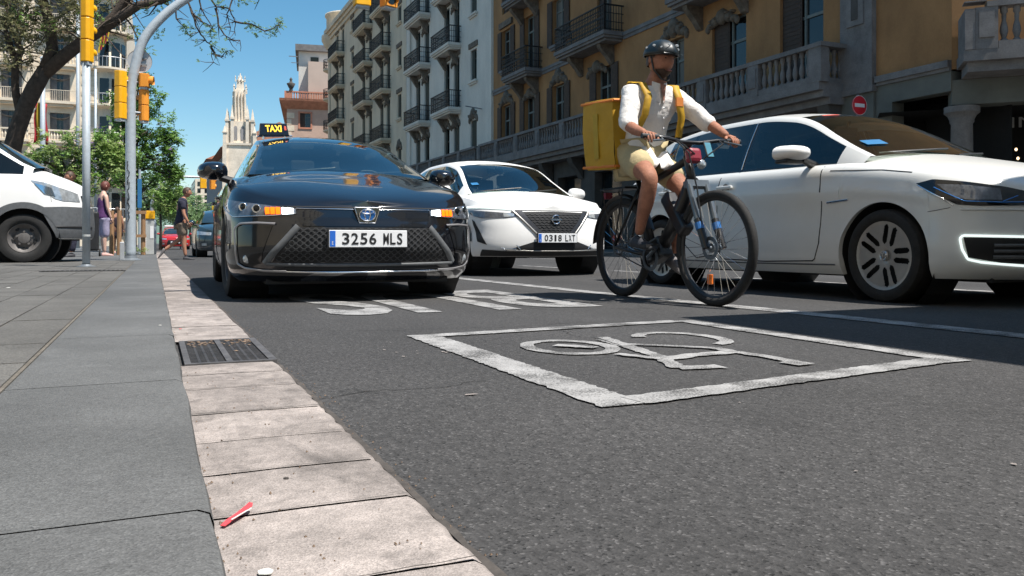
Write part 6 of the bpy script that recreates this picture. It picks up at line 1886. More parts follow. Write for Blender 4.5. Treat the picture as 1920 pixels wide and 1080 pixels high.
lp = thing('signal_mast', 'curved grey signal mast arching from the left pavement over the road, marked with graffiti', 'mast', (-.345, 14.7, SW))
O = Vector((-.345, 14.7, SW))
arc = [(-.345, 14.7, SW), (-.345, 14.7, 1.2), (-.345, 14.7, 2.6), (-.335, 14.7, 2.95), (-.285, 14.7, 3.28), (-.16, 14.7, 3.74), (.1, 14.7, 4.13), (.47, 14.7, 4.49), (1.1, 14.7, 4.93), (2.0, 14.7, 5.38), (3.0, 14.7, 5.7), (4.3, 14.7, 5.95)]
pts = []
for i in range(len(arc) - 1):
    p0, p1_, p2, p3 = [Vector(arc[max(0, min(len(arc) - 1, i + k))]) for k in (-1, 0, 1, 2)]
    for q in range(5):
        t_ = q / 5
        pts.append(.5 * ((2 * p1_) + (-p0 + p2) * t_ + (2 * p0 - 5 * p1_ + 4 * p2 - p3) * t_ ** 2 + (-p0 + 3 * p1_ - 3 * p2 + p3) * t_ ** 3))
pts.append(Vector(arc[-1]))
b = MB(); b.tube([p - O for p in pts], [.080 - .014 * i / len(pts) for i in range(len(pts))], 20); b.build('shaft', 'pole', lp, smooth=True)
b = MB(); b.lathe([(.17, 0), (.17, .012), (.10, .03), (.092, .08)], 20); b.build('foot', 'pole_dark', lp)
b = MB(); b.box(-.16, -.09, -.10, .04, 0, .30); b.build('service_box', 'sign_back', lp, bevel=.01)
rg2 = random.Random(4)
b = MB(); 
for s0 in (1.62, 1.3, 1.02):
    P = [(.0, 0, 0)]
    P = []
    for k in range(14):
        a = R(-115 + rg2.uniform(-16, 16)); z = s0 - k * .03
        P.append((.0805 * math.cos(a), .0805 * math.sin(a), z))
    b.tube(P, .007, 5)
b.build('graffiti', 'graffiti', lp)
signal_head('traffic_light', 'yellow and orange traffic light left of the curved mast, its back in the sun', (-.50, 14.62, 2.42), R(140), 3, .155, .14, .262, G_S, 'yellow')
signal_head('traffic_light', 'orange traffic light right of the curved mast, seen from the side', (-.14, 14.72, 2.42), R(215), 2, .135, .12, .262, G_S, 'orange')
signal_head('traffic_light', 'small single traffic light with dark lens above the orange one right of the mast', (-.14, 14.70, 2.97), R(80), 1, .18, .15, .23, G_S, 'orange')
b = MB()
for z in (2.55, 3.05): b.tube([(-.16, -.06, z - SW), (.22, .02, z - SW)], .022, 8)
b.build('signal_bracket', 'pole_dark', lp)
sg = thing('round_sign', 'round grey back of a traffic sign clamped to the curved mast', 'sign', (-.21, 14.83, 3.43))
b = MB(); b.lathe([(0, .0), (.182, 0), (.19, .006), (.19, -.008), (0, -.01)], 36, Matrix.Rotation(R(90), 4, 'X')); b.build('disc', 'sign_back', sg, angle=30)
b = MB(); b.box(-.11, .11, -.035, -.012, .03, .055); b.box(-.11, .11, -.035, -.012, -.07, -.045); b.build('clamp', 'pole_dark', sg)
signal_head('traffic_light', 'yellow traffic light with its back to us, hanging from the mast arm over the road', (3.49, 14.66, 4.74), R(180), 3, .30, .2, .29, G_S)
signal_head('traffic_light', 'orange traffic light turned sideways at the tip of the mast arm', (3.98, 14.66, 4.77), R(20), 3, .28, .2, .29, G_S, 'orange')
b = MB(); b.tube([(3.49 - O.x, 0, 5.65 - SW), (3.49 - O.x, 0, 5.80 - SW)], .03, 8); b.tube([(3.98 - O.x, 0, 5.69 - SW), (3.98 - O.x, 0, 5.9 - SW)], .03, 8); b.build('arm_hanger', 'pole_dark', lp)

# flag poles in front of the cream building
def flag_pole(label, x, y, h, r=.085):
    t = thing('flag_pole', label, 'pole', (x, y, SW), 0, 'tall grey poles in front of the cream building')
    b = MB(); b.tube([(0, 0, 0), (0, 0, h)], [r, r * .8], 12); b.build('shaft', 'pole', t, smooth=True)
    b = MB(); b.lathe([(r * 2, 0), (r * 2, .03), (r * 1.1, .06)], 14); b.build('foot', 'pole_dark', t)
    return t
flag_pole('thick grey pole rising behind the van bonnet beside the hanging flag', -3.76, 34.5, 7.2, .10)
flag_pole('thin grey pole between the signal post and the hanging flag', -2.91, 38.5, 10.5, .075)
flag_pole('thin grey pole just right of the straight signal post', -2.23, 38.2, 7.6, .06)
fl = thing('flag', 'red and yellow flag hanging limp beside the grey pole', 'flag', (-3.8, 34.62, 4.1))
for m_, u0, u1 in (('flag_red', -.28, -.20), ('flag_yellow', -.20, .06), ('flag_red', .06, .20)):
    rows = []
    for i in range(5):
        u = u0 + (u1 - u0) * i / 4
        rows.append([(u * (1 - .25 * q) + .03 * math.sin(q * 7), .05 * math.sin(u * 26 + q * 3), 1.5 * q - .25 * abs(u + .1) * (1 - q)) for q in np.linspace(0, 1, 9)])
    b = MB(); b.grid(rows); o = b.build('flag_stripe', m_, fl, smooth=True)
    so = o.modifiers.new('thick', 'SOLIDIFY'); so.thickness = .006
b = MB(); b.tube([(-.45, 0, .9), (.1, .05, 1.75)], .02, 6); b.build('staff', 'pole_dark', fl)
fl2 = thing('flag', 'small striped flag on the cream building below the mast sign', 'flag', (-5.0, 88.6, 19.0))
for k in range(5):
    b = MB(); b.add([(k * .18, 0, k * .3), (k * .18 + .18, 0, k * .3), (k * .18 + .5, 0, 1.8 + k * .3), (k * .18 + .32, 0, 1.8 + k * .3)], [(0, 1, 2, 3)]); o = b.build('flag_stripe', 'flag_red' if k % 2 else 'flag_yellow', fl2)
    so = o.modifiers.new('thick', 'SOLIDIFY'); so.thickness = .01
b = MB(); b.tube([(0, .1, -.8), (.6, .02, 1.8)], .03, 6); b.build('staff', 'pole_dark', fl2)

# wooden stakes round a young tree, cabinet, bollard
tg = thing('tree_stakes', 'wooden tree guard of upright stakes with a cross bar right of the curved mast', 'tree guard', (-.30, 21.45, SW))
for x, y in ((.07, 0), (-.20, .15), (-.45, -.1), (-.62, .2)):
    b = MB(); b.tube([(x, y, 0), (x + .004, y, 1.06)], [.055, .05], 8); b.build('stake', 'wood', tg)
b = MB(); b.box(-.30, .14, -.09, -.055, .98, 1.06); b.box(-.30, .14, -.09, -.055, .42, .49); b.build('cross_bar', 'wood', tg)
b = MB()
for _ in range(40): leaves(b, (rj.uniform(-.5, .2), rj.uniform(-.2, .2), rj.uniform(.03, .15)), .06, 9, .03, rj, -.4)
b.build('grass', 'leaf_pale', tg, kind='stuff')
cbx = thing('utility_cabinet', 'grey street cabinet with an orange top beside the wooden stakes', 'cabinet', (-.10, 22.0, SW))
b = MB(); b.box(-.11, .11, -.11, .11, 0, .88); b.build('case', 'cabinet', cbx, bevel=.01)
b = MB(); b.box(-.13, .13, -.13, .13, .881, 1.08); b.build('top', 'yellow', cbx, bevel=.01)
b = MB(); b.box(-.09, -.07, -.125, -.111, .05, .45); b.box(.02, .10, -.118, -.111, .4, .7); b.build('notice', 'sign_white', cbx)
bo = thing('bollard', 'slim blue-grey bollard next to the street cabinet', 'bollard', (.02, 22.3, SW))
b = MB(); b.tube([(0, 0, 0), (0, 0, .84)], .045, 12); b.lathe([(.045, .84), (.04, .87), (0, .885)], 12); b.build('shaft', 'pole', bo, smooth=True)
b = MB(); b.lathe([(.047, .70), (.047, .76)], 12); b.build('band', 'sign_back', bo)
bs_ = thing('blue_sign', 'narrow blue sign panel on a thin post behind the curved mast', 'sign', (-.33, 23.2, SW))
b = MB(); b.tube([(0, 0, 0), (0, 0, 2.2)], .03, 8); b.build('post', 'pole', bs_)
b = MB(); b.box(-.05, .05, -.05, -.032, 1.2, 1.95); b.build('panel', 'sticker', bs_)
# no-entry sign on the far pavement
ne = thing('no_entry_sign', 'red no-entry disc with a white bar above the white hatchback', 'sign', (16.2, 15.05, .13))
b = MB(); b.tube([(0, .05, 0), (0, .05, 4.0)], .035, 10); b.build('post', 'pole_dark', ne)
b = MB(); b.lathe([(0, .008), (.235, .008), (.245, .004), (.245, -.008), (0, -.008)], 40, Matrix.Translation((0, 0, 3.73)) @ Matrix.Rotation(R(90), 4, 'X')); d_ = b.build('disc', 'sign_red', ne, angle=30)
b = MB(); b.box(-.165, .165, -.0125, -.0085, 3.685, 3.775); b.build('bar', 'sign_white', d_)
b = MB(); b.lathe([(.236, .009), (.244, .0095)], 40, Matrix.Translation((0, 0, 3.73)) @ Matrix.Rotation(R(90), 4, 'X')); b.build('rim', 'sign_white', d_)
# far gantry over the street
fg = thing('signal_mast', 'distant pale arched signal mast over the street beyond the walking man', 'mast', (-.1, 60, SW))
P = [(0, 0, 0), (0, 0, 3.0), (.25, 0, 3.9), (.9, 0, 4.55), (2.0, 0, 4.85), (4.4, 0, 4.85)]
b = MB(); b.tube(P, [.12, .11, .10, .09, .08, .07], 10); b.build('shaft', 'sign_back', fg, smooth=True)
b = MB(); b.lathe([(.2, 0), (.2, .1), (.12, .2)], 12); b.build('foot', 'pole_dark', fg)
signal_head('traffic_light', 'far yellow traffic light hanging on the distant arched mast', (3.15, 60, 4.2), R(180), 3, .42, .3, .42, None, 'yellow')
signal_head('traffic_light', 'far orange traffic light at the tip of the distant arched mast', (3.75, 60, 4.15), R(100), 2, .40, .3, .42, None, 'orange')
fr = thing('red_signal', 'far red pedestrian light beside the walking man', 'traffic light', (1.75, 62, 0))
b = MB(); b.tube([(0, 0, 0), (0, 0, 2.0)], .06, 8); b.build('post', 'pole_dark', fr)
b = MB(); b.box(-.25, .25, -.1, .1, 1.9, 2.7); b.build('housing', 'plastic', fr)
b = MB(); b.lathe([(0, .02), (.2, 0)], 14, Matrix.Translation((0, -.105, 2.4)) @ Matrix.Rotation(R(90), 4, 'X')); b.build('lens', mat('red_lamp', (1, .08, .02), .3, emit=1.2), fr)

# tall lorry standing just outside the photo; its shadow lies across the road at the right
lo = thing('box_lorry', 'tall white box lorry ahead of the hatchback, outside the right edge of the photo', 'lorry', (4.95, -4.2, 0))
b = MB(); b.box(-1.25, 1.25, 0, 6.4, .85, 4.0); b.build('cargo_box', 'car_white', lo, bevel=.03)
b = MB(); b.box(-1.15, 1.15, -1.8, -.1, .5, 2.7); b.build('cab', 'car_white', lo, bevel=.12)
b = MB(); b.box(-1.0, 1.0, -1.5, 6.3, .5, .84); b.build('chassis', 'plastic', lo)
b = MB(); b.box(-1.05, 1.05, -1.83, -1.801, 1.5, 2.4); b.build('windscreen', 'glass_dark', lo)
for y in (-.9, 4.6):
    for sd in (1, -1): wheel(lo, (sd * 1.0, y, .5), .5, .3, 'steel_wheel', sd, 'steel')
# ---------------------------------------------------------------- people
MT['skin'] = mat('skin_tan', (0.42, 0.20, 0.125), 0.55, var=0.1, scale=9)
MT['skin_red'] = mat('skin_weathered', (0.33, 0.145, 0.09), 0.68, var=0.2, scale=14, fine=.08, fscale=60, bump=.15, bscale=90, spec=.35)
MT['skin_pale'] = mat('skin_pale', (0.58, 0.36, 0.28), 0.55, var=0.08, scale=9)
MT['hair_brown'] = mat('brown_hair', (0.06, 0.030, 0.016), 0.6, var=0.3, scale=30)
MT['hair_red'] = mat('auburn_hair', (0.12, 0.032, 0.022), 0.6, var=0.3, scale=30)
MT['beard'] = mat('dark_beard', (0.045, 0.024, 0.017), 0.8, var=0.3, scale=60)
MT['shirt_white'] = mat('white_linen_shirt', (0.74, 0.71, 0.68), 0.85, var=0.06, scale=8, bump=0.9, bscale=14)
MT['khaki'] = mat('khaki_cloth', (0.42, 0.34, 0.19), 0.9, var=0.12, scale=10, bump=0.5, bscale=18)
MT['shorts_brown'] = mat('brown_shorts_cloth', (0.20, 0.155, 0.115), 0.9, var=0.2, scale=12, bump=0.4, bscale=25)
MT['navy'] = mat('navy_tshirt', (0.025, 0.025, 0.045), 0.9, var=0.2, scale=10, bump=0.5, bscale=20)
MT['purple'] = mat('purple_top', (0.075, 0.022, 0.10), 0.85, var=0.25, scale=18)
MT['lilac'] = mat('lilac_trousers', (0.33, 0.30, 0.42), 0.85, var=0.12, scale=12)
MT['dark_dress'] = mat('dark_dress', (0.035, 0.02, 0.028), 0.9, var=0.2)
MT['denim'] = mat('denim', (0.055, 0.055, 0.15), 0.9, var=0.2)
MT['shoe_dark'] = mat('dark_shoe', (0.025, 0.025, 0.03), 0.7, var=0.2)
MT['shoe_grey'] = mat('grey_shoe', (0.14, 0.13, 0.13), 0.7, var=0.25, scale=20)
MT['sandal'] = mat('pink_sandal', (0.50, 0.30, 0.26), 0.7, var=0.15)
MT['helmet'] = mat('dark_helmet', (0.008, 0.014, 0.017), 0.42, var=0.3, scale=10)
MT['bag_yellow'] = mat('yellow_bag', (0.47, 0.27, 0.012), 0.65, var=0.12, scale=5, bump=0.5, bscale=9)
MT['bag_orange'] = mat('orange_piping', (0.62, 0.20, 0.035), 0.6, var=0.1)
MT['bag_print'] = mat('bag_print_green', (0.40, 0.27, 0.02), 0.65, var=0.2)
MT['eye'] = mat('eye_dark', (0.02, 0.015, 0.012), 0.3)
MT['lip'] = mat('lip', (0.28, 0.09, 0.07), 0.6)
MT['bike_black'] = mat('bike_black', (0.012, 0.012, 0.013), 0.35, var=0.2)
MT['bike_grey'] = mat('bike_grey', (0.12, 0.14, 0.16), 0.35, 0.4, var=0.15)
MT['bike_blue'] = mat('bike_blue', (0.02, 0.12, 0.34), 0.4, var=0.1)
MT['bike_red'] = mat('bike_red', (0.22, 0.015, 0.03), 0.5, var=0.15)
MT['screen_teal'] = mat('phone_screen', (0.10, 0.26, 0.33), 0.15, var=0.15)
MT['reflector'] = mat('orange_reflector', (0.85, 0.20, 0.03), 0.35, var=0.1)

def skin(J, E, sub=2, root=None):
    """grow one smooth surface over joints J {name: (pos, r)} joined by edges E; returns verts, faces"""
    names = list(J)
    me = bpy.data.meshes.new('grow')
    me.from_pydata([tuple(J[n][0]) for n in names], [(names.index(a), names.index(b)) for a, b in E], [])
    o = bpy.data.objects.new('grow', me); COL.objects.link(o)
    o.modifiers.new('skin', 'SKIN')
    for i, n in enumerate(names):
        r = J[n][1]
        d = me.skin_vertices[0].data[i]
        d.radius = (r, r) if not hasattr(r, '__len__') else r
        d.use_root = (n == (root or names[0]))
    s = o.modifiers.new('sub', 'SUBSURF'); s.levels = sub; s.render_levels = sub
    bpy.context.view_layer.update()
    dg = bpy.context.evaluated_depsgraph_get()
    m2 = bpy.data.meshes.new_from_object(o.evaluated_get(dg))
    V = [v.co.copy() for v in m2.vertices]; F = [tuple(p.vertices) for p in m2.polygons]
    bpy.data.objects.remove(o); bpy.data.meshes.remove(me); bpy.data.meshes.remove(m2)
    return V, F

def frame_from(fwd, up=(0, 0, 1)):
    """matrix whose -y axis looks along fwd"""
    f = -Vector(fwd).normalized(); u = Vector(up)
    x = f.cross(u).normalized(); z = x.cross(f)
    return Matrix((x, f, z)).transposed().to_4x4()

def head_mesh(b, c, fwd, h=.235, up=(0, 0, 1)):
    """skull, face, nose, ears, jaw in one grid; c is the centre of the head, h chin to crown"""
    M = Matrix.Translation(c) @ frame_from(fwd, up)
    rows = []
    n, m = 22, 28
    for i in range(n + 1):
        t = -math.pi / 2 + math.pi * i / n
        z = math.sin(t); rr = math.cos(t)
        row = []
        for k in range(m):
            a = 2 * math.pi * k / m
            x = rr * math.sin(a); y = -rr * math.cos(a)     # a = 0 looks forward (-y)
            fr = max(0, math.cos(a))
            X, Y, Z = x * h * .34, y * h * .42, z * h * .5
            if z < 0: X *= 1 - .30 * (-z) ** 1.4; Y *= 1 - .05 * (-z)
            if z < -.1 and y > 0: Y *= 1 - .45 * (-z)                     # nape
            if fr > .0 and rr > 0: Y += h * .02 * (1 - fr) - h * .0
            if fr > .9:                                                    # nose
                q = max(0, 1 - abs(z + .18) / .26)
                Y -= h * .105 * q * ((fr - .9) / .1) ** 1.2 * (1.0 if z < -.05 else .75)
            q = max(0, 1 - abs(z - .05) / .13)
            if .70 < fr < .97: Y += h * .035 * q                            # eye sockets
            if fr > .8: Y -= h * .02 * max(0, 1 - abs(z + .62) / .12)      # lips
            if fr > .75 and z < -.8: Y -= h * .02                           # chin
            if fr > .6: Y -= h * .014 * max(0, 1 - abs(z - .2) / .1)       # brow
            row.append(M @ Vector((X, Y, Z)))
        rows.append(row)
    b.grid([r + [r[0]] for r in rows])
    for sd in (-1, 1):
        er = []
        for i in range(7):
            q = i / 6 * 2 * math.pi
            er.append([M @ Vector((sd * h * (.345 + .05 * e), h * (.03 + .04 * e) + h * .045 * math.cos(q) * s_, h * (.0) + h * .11 * math.sin(q) * s_)) for e, s_ in ((-.6, .7), (.2, 1), (.6, .9), (.5, .5), (.3, .01))])
        b.grid(er)
    return M

def face_parts(parent, M, h, off, hair, hair_len='short', beard=None, eyes=True):
    """eyes, mouth, hair as child meshes of the body"""
    T = Matrix.Translation(-Vector(off))
    if eyes:
        b = MB()
        for sd in (-1, 1): b.lathe([(0, .004), (h * .035, .0)], 10, T @ M @ Matrix.Translation((sd * h * .145, -h * .375, h * .03)) @ Matrix.Rotation(R(90), 4, 'X') @ Matrix.Scale(.5, 4, (0, 1, 0)))
        b.build('eyes', 'eye', parent)
        b = MB()
        for sd in (-1, 1): b.tube([T @ M @ Vector((sd * h * q, -h * (.415 - q * .25), h * (.095 + .02 * math.sin(q * 12)))) for q in (.06, .13, .2)], [h * .012, h * .018, h * .01], 6)
        b.build('eyebrows', hair or 'hair_brown', parent)
        b = MB(); b.lathe([(0, .004), (h * .09, .0)], 12, T @ M @ Matrix.Translation((0, -h * .40, -h * .305)) @ Matrix.Rotation(R(90), 4, 'X') @ Matrix.Scale(.25, 4, (0, 1, 0))); b.build('mouth', 'lip', parent)
    if hair:
        b = MB(); rows = []
        for i in range(13):
            t = math.pi / 2 - (math.pi * (.60 if hair_len == 'short' else .95)) * i / 12
            row = []
            for k in range(24):
                a = 2 * math.pi * k / 24
                fr = math.cos(a)
                lo = t
                if fr > .35: lo = math.pi / 2 - (math.pi / 2 - t) * .55       # hairline at the brow
                elif fr > -.1: lo = math.pi / 2 - (math.pi / 2 - t) * .8
                z = math.sin(lo); rr = math.cos(lo)
                g = 1.09 + .03 * math.sin(k * 5 + i * 3)
                row.append(T @ M @ Vector((rr * math.sin(a) * h * .34 * g, -rr * fr * h * .42 * g * (1.02 if fr < 0 else .99), z * h * .5 * g + h * .01)))
            rows.append(row)
        b.grid([r + [r[0]] for r in rows]); b.build('hair', hair, parent, smooth=True)
    if beard:
        b = MB(); rows = []
        for i in range(7):
            z = -.50 - .52 * i / 6
            rr = math.sqrt(max(.02, 1 - z * z))
            row = []
            for k in range(15):
                a = R(-78 + 156 * k / 14)
                g = 1.05
                X = rr * math.sin(a) * h * .34 * (1 - .28 * (-z) ** 1.4) * g; Y = -rr * math.cos(a) * h * .42 * g * (1 - .05 * -z) - .008
                Z = z * h * .5 * 1.06
                if abs(a) < .5 and i < 2: Z -= h * .055 * (1 - i / 2)
                row.append(T @ M @ Vector((X, Y, Z)))
            rows.append(row)
        b.grid(rows); b.build('beard', beard, parent, smooth=True)

def hand_chains(b, wrist, knuck, palm_n, side, curl, grip=None, s=1.0):
    """palm plus five separate fingers; wrist -> knuck gives the hand's direction, palm_n faces out of the palm"""
    w, k = Vector(wrist), Vector(knuck)
    d = (k - w).normalized(); n = Vector(palm_n).normalized(); n = (n - d * n.dot(d)).normalized()
    x = d.cross(n) * side                        # towards the thumb
    V, F = skin({'w': (w, (.026 * s, .02 * s)), 'm': (w.lerp(k, .55), (.036 * s, .016 * s)), 'k': (k, (.038 * s, .013 * s))}, [('w', 'm'), ('m', 'k')], 1)
    b.add(V, F)
    for i, (o, L) in enumerate(((.028, .072), (.010, .080), (-.009, .075), (-.027, .060))):
        p0 = k + x * o * s - d * .012
        ang = curl[i] if hasattr(curl, '__len__') else curl
        p = p0; a = 0; J = {'a': (p0, .0092 * s)}; E = []; prev = 'a'
        for q, fr in enumerate((.45, .32, .23)):
            a += ang * (.9, 1.1, .8)[q]
            p = p + (d * math.cos(a) + n * math.sin(a)) * L * fr * s
            nm = 'bcd'[q]; J[nm] = (p, (.0088, .0082, .0072)[q] * s); E.append((prev, nm)); prev = nm
        V, F = skin(J, E, 1); b.add(V, F)
    p0 = w.lerp(k, .25) + x * .026 * s
    p1 = p0 + (d * .55 + x * .75 + n * .35).normalized() * .042 * s
    p2 = p1 + (d * .8 + x * .1 + n * .6).normalized() * .032 * s
    p3 = p2 + (d * .7 - x * .35 + n * .6).normalized() * .024 * s
    V, F = skin({'a': (p0, .013 * s), 'b': (p1, .0105 * s), 'c': (p2, .0095 * s), 'd': (p3, .008 * s)}, [('a', 'b'), ('b', 'c'), ('c', 'd')], 1); b.add(V, F)

def shoe(b, ankle, toe, up=(0, 0, 1), L=.27, w=.048, h=.075):
    """shoe from heel to toe: sole and upper in one loft"""
    a, t = Vector(ankle), Vector(toe)
    d = (t - a).normalized(); u = Vector(up); u = (u - d * u.dot(d)).normalized(); x = d.cross(u)
    rows = []
    for q, ww, hh in ((-.26, .5, .5), (-.22, .75, .85), (-.08, .85, 1.05), (.1, .85, 1.0), (.3, .95, .75), (.5, 1.05, .6), (.66, .95, .5), (.73, .6, .35), (.745, .2, .2)):
        c = a + d * L * q
        rows.append([c + x * w * ww * e + u * (-.055 + f * h * hh) for e, f in ((-.9, 0), (-1, .15), (-.95, .45), (-.7, .8), (0, 1), (.7, .8), (.95, .45), (1, .15), (.9, 0), (0, 0), (-.9, 0))])
    b.grid(rows)
    for r_ in (rows[0], rows[-1]): b.add(r_[:-1], [tuple(range(10))])

def part_of(root, b, name, m, smooth=True):
    o = b.build(name, m, root, smooth=smooth)
    o.location = -Vector(root.location)
    return o

# ================================================================ the cyclist
RL = (3.21, 4.85, 0)
rider = thing('person', 'bearded cyclist in white shirt, khaki shorts and dark helmet riding past the white hatchback', 'person', RL)
J = {'pelvis': ((3.22, 4.98, 1.02), .125), 'belly': ((3.22, 4.93, 1.16), .115), 'chest': ((3.21, 4.83, 1.33), (.145, .115)), 'sternum': ((3.21, 4.80, 1.43), (.12, .09)), 'neck': ((3.21, 4.765, 1.53), .055), 'skull': ((3.21, 4.735, 1.62), .062),
     'rs': ((3.035, 4.80, 1.435), .062), 're': ((2.93, 4.69, 1.20), .044), 'rf': ((2.925, 4.58, 1.15), .040), 'rw': ((2.93, 4.47, 1.115), .026),
     'ls': ((3.385, 4.80, 1.435), .062), 'le': ((3.53, 4.64, 1.255), .044), 'lf': ((3.565, 4.55, 1.19), .040), 'lw': ((3.59, 4.46, 1.125), .026),
     'rh': ((3.12, 4.95, 1.0), .10), 'rt': ((3.08, 4.77, .93), .088), 'rk': ((3.05, 4.59, .84), .060), 'rc': ((3.06, 4.66, .68), .060), 'rm': ((3.075, 4.74, .56), .042), 'ra': ((3.085, 4.79, .455), .034),
     'lh': ((3.32, 4.95, 1.0), .10), 'lt': ((3.35, 4.78, .87), .085), 'lk': ((3.37, 4.62, .73), .060), 'lc': ((3.375, 4.69, .58), .060), 'lm': ((3.38, 4.76, .43), .042), 'la': ((3.38, 4.81, .325), .034)}
E = [('pelvis', 'belly'), ('belly', 'chest'), ('chest', 'sternum'), ('sternum', 'neck'), ('neck', 'skull'), ('sternum', 'rs'), ('rs', 're'), ('re', 'rf'), ('rf', 'rw'), ('sternum', 'ls'), ('ls', 'le'), ('le', 'lf'), ('lf', 'lw'),
     ('pelvis', 'rh'), ('rh', 'rt'), ('rt', 'rk'), ('rk', 'rc'), ('rc', 'rm'), ('rm', 'ra'), ('pelvis', 'lh'), ('lh', 'lt'), ('lt', 'lk'), ('lk', 'lc'), ('lc', 'lm'), ('lm', 'la')]
b = MB(); b.add(*skin(J, E, 2))
HM = head_mesh(b, (3.215, 4.715, 1.665), (.12, -.99, -.10), .245)
hand_chains(b, (2.93, 4.475, 1.118), (2.915, 4.415, 1.112), (0, -.25, -1), 1, .62, s=1.05)
hand_chains(b, (3.59, 4.465, 1.128), (3.60, 4.405, 1.112), (0, -.25, -1), -1, .62, s=1.05)
body = part_of(rider, b, 'body', 'skin_red')
bl = Vector(RL)
face_parts(body, HM, .245, (0, 0, 0), 'hair_brown', 'short', 'beard')
# helmet
b = MB(); rows = []
for i in range(10):
    t = math.pi / 2 * (1 - i / 9) * 1.0
    row = []
    for k in range(30):
        a = 2 * math.pi * k / 30
        z = math.sin(t); rr = math.cos(t)
        rib = 1 + .025 * math.cos(a * 7) * rr
        row.append(HM @ Vector((rr * math.sin(a) * .108 * rib, -rr * math.cos(a) * (.142 if math.cos(a) > 0 else .140) * rib + .004, .035 + z * .108 * rib - (.010 if i == 9 else 0))))
    rows.append(row)
rows.append([HM @ Vector((v[0] * .94, v[1] * .94, .028)) for v in [((math.sin(2 * math.pi * k / 30) * .108), -math.cos(2 * math.pi * k / 30) * .142 + .004) for k in range(30)]])
b.grid([r + [r[0]] for r in rows])
b.grid([[HM @ Vector((x, -.128 - .035 * (1 - (x / .085) ** 2) * q, .038 - .006 * q)) for q in (0, .5, 1)] for x in np.linspace(-.085, .085, 9)])
hl = b.build('helmet', 'helmet', body, smooth=True)
b = MB()
for sd in (-1, 1):
    for (a0, z0) in ((.35, .095), (.8, .075), (1.3, .09), (1.9, .08)):
        b.lathe([(0, .003), (.016, 0)], 8, HM @ Matrix.Translation((sd * math.sin(a0) * .098, -math.cos(a0) * .125, z0)) @ Matrix.Rotation(R(90), 4, 'X') @ Matrix.Scale(.6, 4, (0, 1, 0)))
b.build('helmet_vents', 'sign_back', hl, smooth=True)
b = MB()
for sd in (-1, 1): b.tube([HM @ Vector((sd * .092, .0, .03)), HM @ Vector((sd * .075, -.02, -.07)), HM @ Vector((sd * .03, -.06, -.135)), HM @ Vector((0, -.07, -.14))], .006, 6)
b.build('chin_strap', 'plastic', hl)
# shirt: torso and sleeves to just past the elbow
K = {k: J[k] for k in ('belly', 'chest', 'sternum', 'rs', 're', 'ls', 'le')}
S_ = {'hem': ((3.22, 4.98, 1.03), (.165, .15)), 'belly': ((3.22, 4.93, 1.16), (.155, .145)), 'chest': ((3.21, 4.83, 1.33), (.17, .135)), 'sternum': ((3.21, 4.80, 1.435), (.13, .10)), 'collar': ((3.21, 4.775, 1.49), .075),
      'rs': ((3.03, 4.80, 1.43), .084), 'ru': ((2.975, 4.74, 1.31), .074), 're': ((2.93, 4.69, 1.205), .066), 'rcuff': ((2.925, 4.63, 1.17), .058),
      'ls': ((3.39, 4.80, 1.43), .084), 'lu': ((3.465, 4.71, 1.34), .074), 'le': ((3.53, 4.64, 1.255), .066), 'lcuff': ((3.555, 4.575, 1.205), .058)}
b = MB(); b.add(*skin(S_, [('hem', 'belly'), ('belly', 'chest'), ('chest', 'sternum'), ('sternum', 'collar'), ('sternum', 'rs'), ('rs', 'ru'), ('ru', 're'), ('re', 'rcuff'), ('sternum', 'ls'), ('ls', 'lu'), ('lu', 'le'), ('le', 'lcuff')], 2, 'belly'))
sh = b.build('shirt', 'shirt_white', body, smooth=True)
tx = bpy.data.textures.new('folds', 'CLOUDS'); tx.noise_scale = .09
dm = sh.modifiers.new('folds', 'DISPLACE'); dm.texture = tx; dm.strength = .028; dm.mid_level = .5
b = MB()
for sd in (-1, 1):
    b.grid([[(3.21 + sd * (.012 + .05 * q), 4.695 - .002 + .03 * abs(q), 1.50 - .13 * (1 - e) + .02 * q) for e in (0, .5, 1)] for q in (0, .5, 1)])
co = b.build('collar', 'shirt_white', sh)
b = MB(); b.add([(3.185, 4.678, 1.495), (3.235, 4.678, 1.495), (3.212, 4.668, 1.36)], [(0, 1, 2)]); b.build('open_neck', 'skin_red', sh)
b = MB()
for k in range(4): b.lathe([(0, .003), (.006, 0)], 8, Matrix.Translation((3.212, 4.672 + .001 * k, 1.33 - .07 * k)) @ Matrix.Rotation(R(90), 4, 'X'))
b.build('buttons', 'sign_back', sh)
# shirt tail blown over the thigh, shorts, socks, shoes
b = MB()
S2 = {'w': ((3.22, 4.985, 1.03), .15), 'rh': ((3.12, 4.93, 1.0), .118), 'rt': ((3.09, 4.80, .945), .112), 'rk': ((3.065, 4.68, .89), .098), 'lh': ((3.32, 4.93, .99), .118), 'lt': ((3.35, 4.81, .895), .110), 'lk': ((3.365, 4.71, .815), .096)}
b.add(*skin(S2, [('w', 'rh'), ('rh', 'rt'), ('rt', 'rk'), ('w', 'lh'), ('lh', 'lt'), ('lt', 'lk')], 2))
so_ = b.build('shorts', 'khaki', body, smooth=True)
dm = so_.modifiers.new('folds', 'DISPLACE'); dm.texture = tx; dm.strength = .018
b = MB()
rows = []
for i in range(9):
    q = i / 8
    rows.append([(3.13 + .19 * e, 4.83 - .13 * q - .03 * math.sin(e * 9), 1.085 - .15 * q - .02 * math.cos(e * 11) * q - .03 * abs(e - .4)) for e in np.linspace(0, 1, 9)])
b.grid(rows); tl = b.build('shirt_tail', 'shirt_white', sh, smooth=True)
sd_ = tl.modifiers.new('thick', 'SOLIDIFY'); sd_.thickness = .006
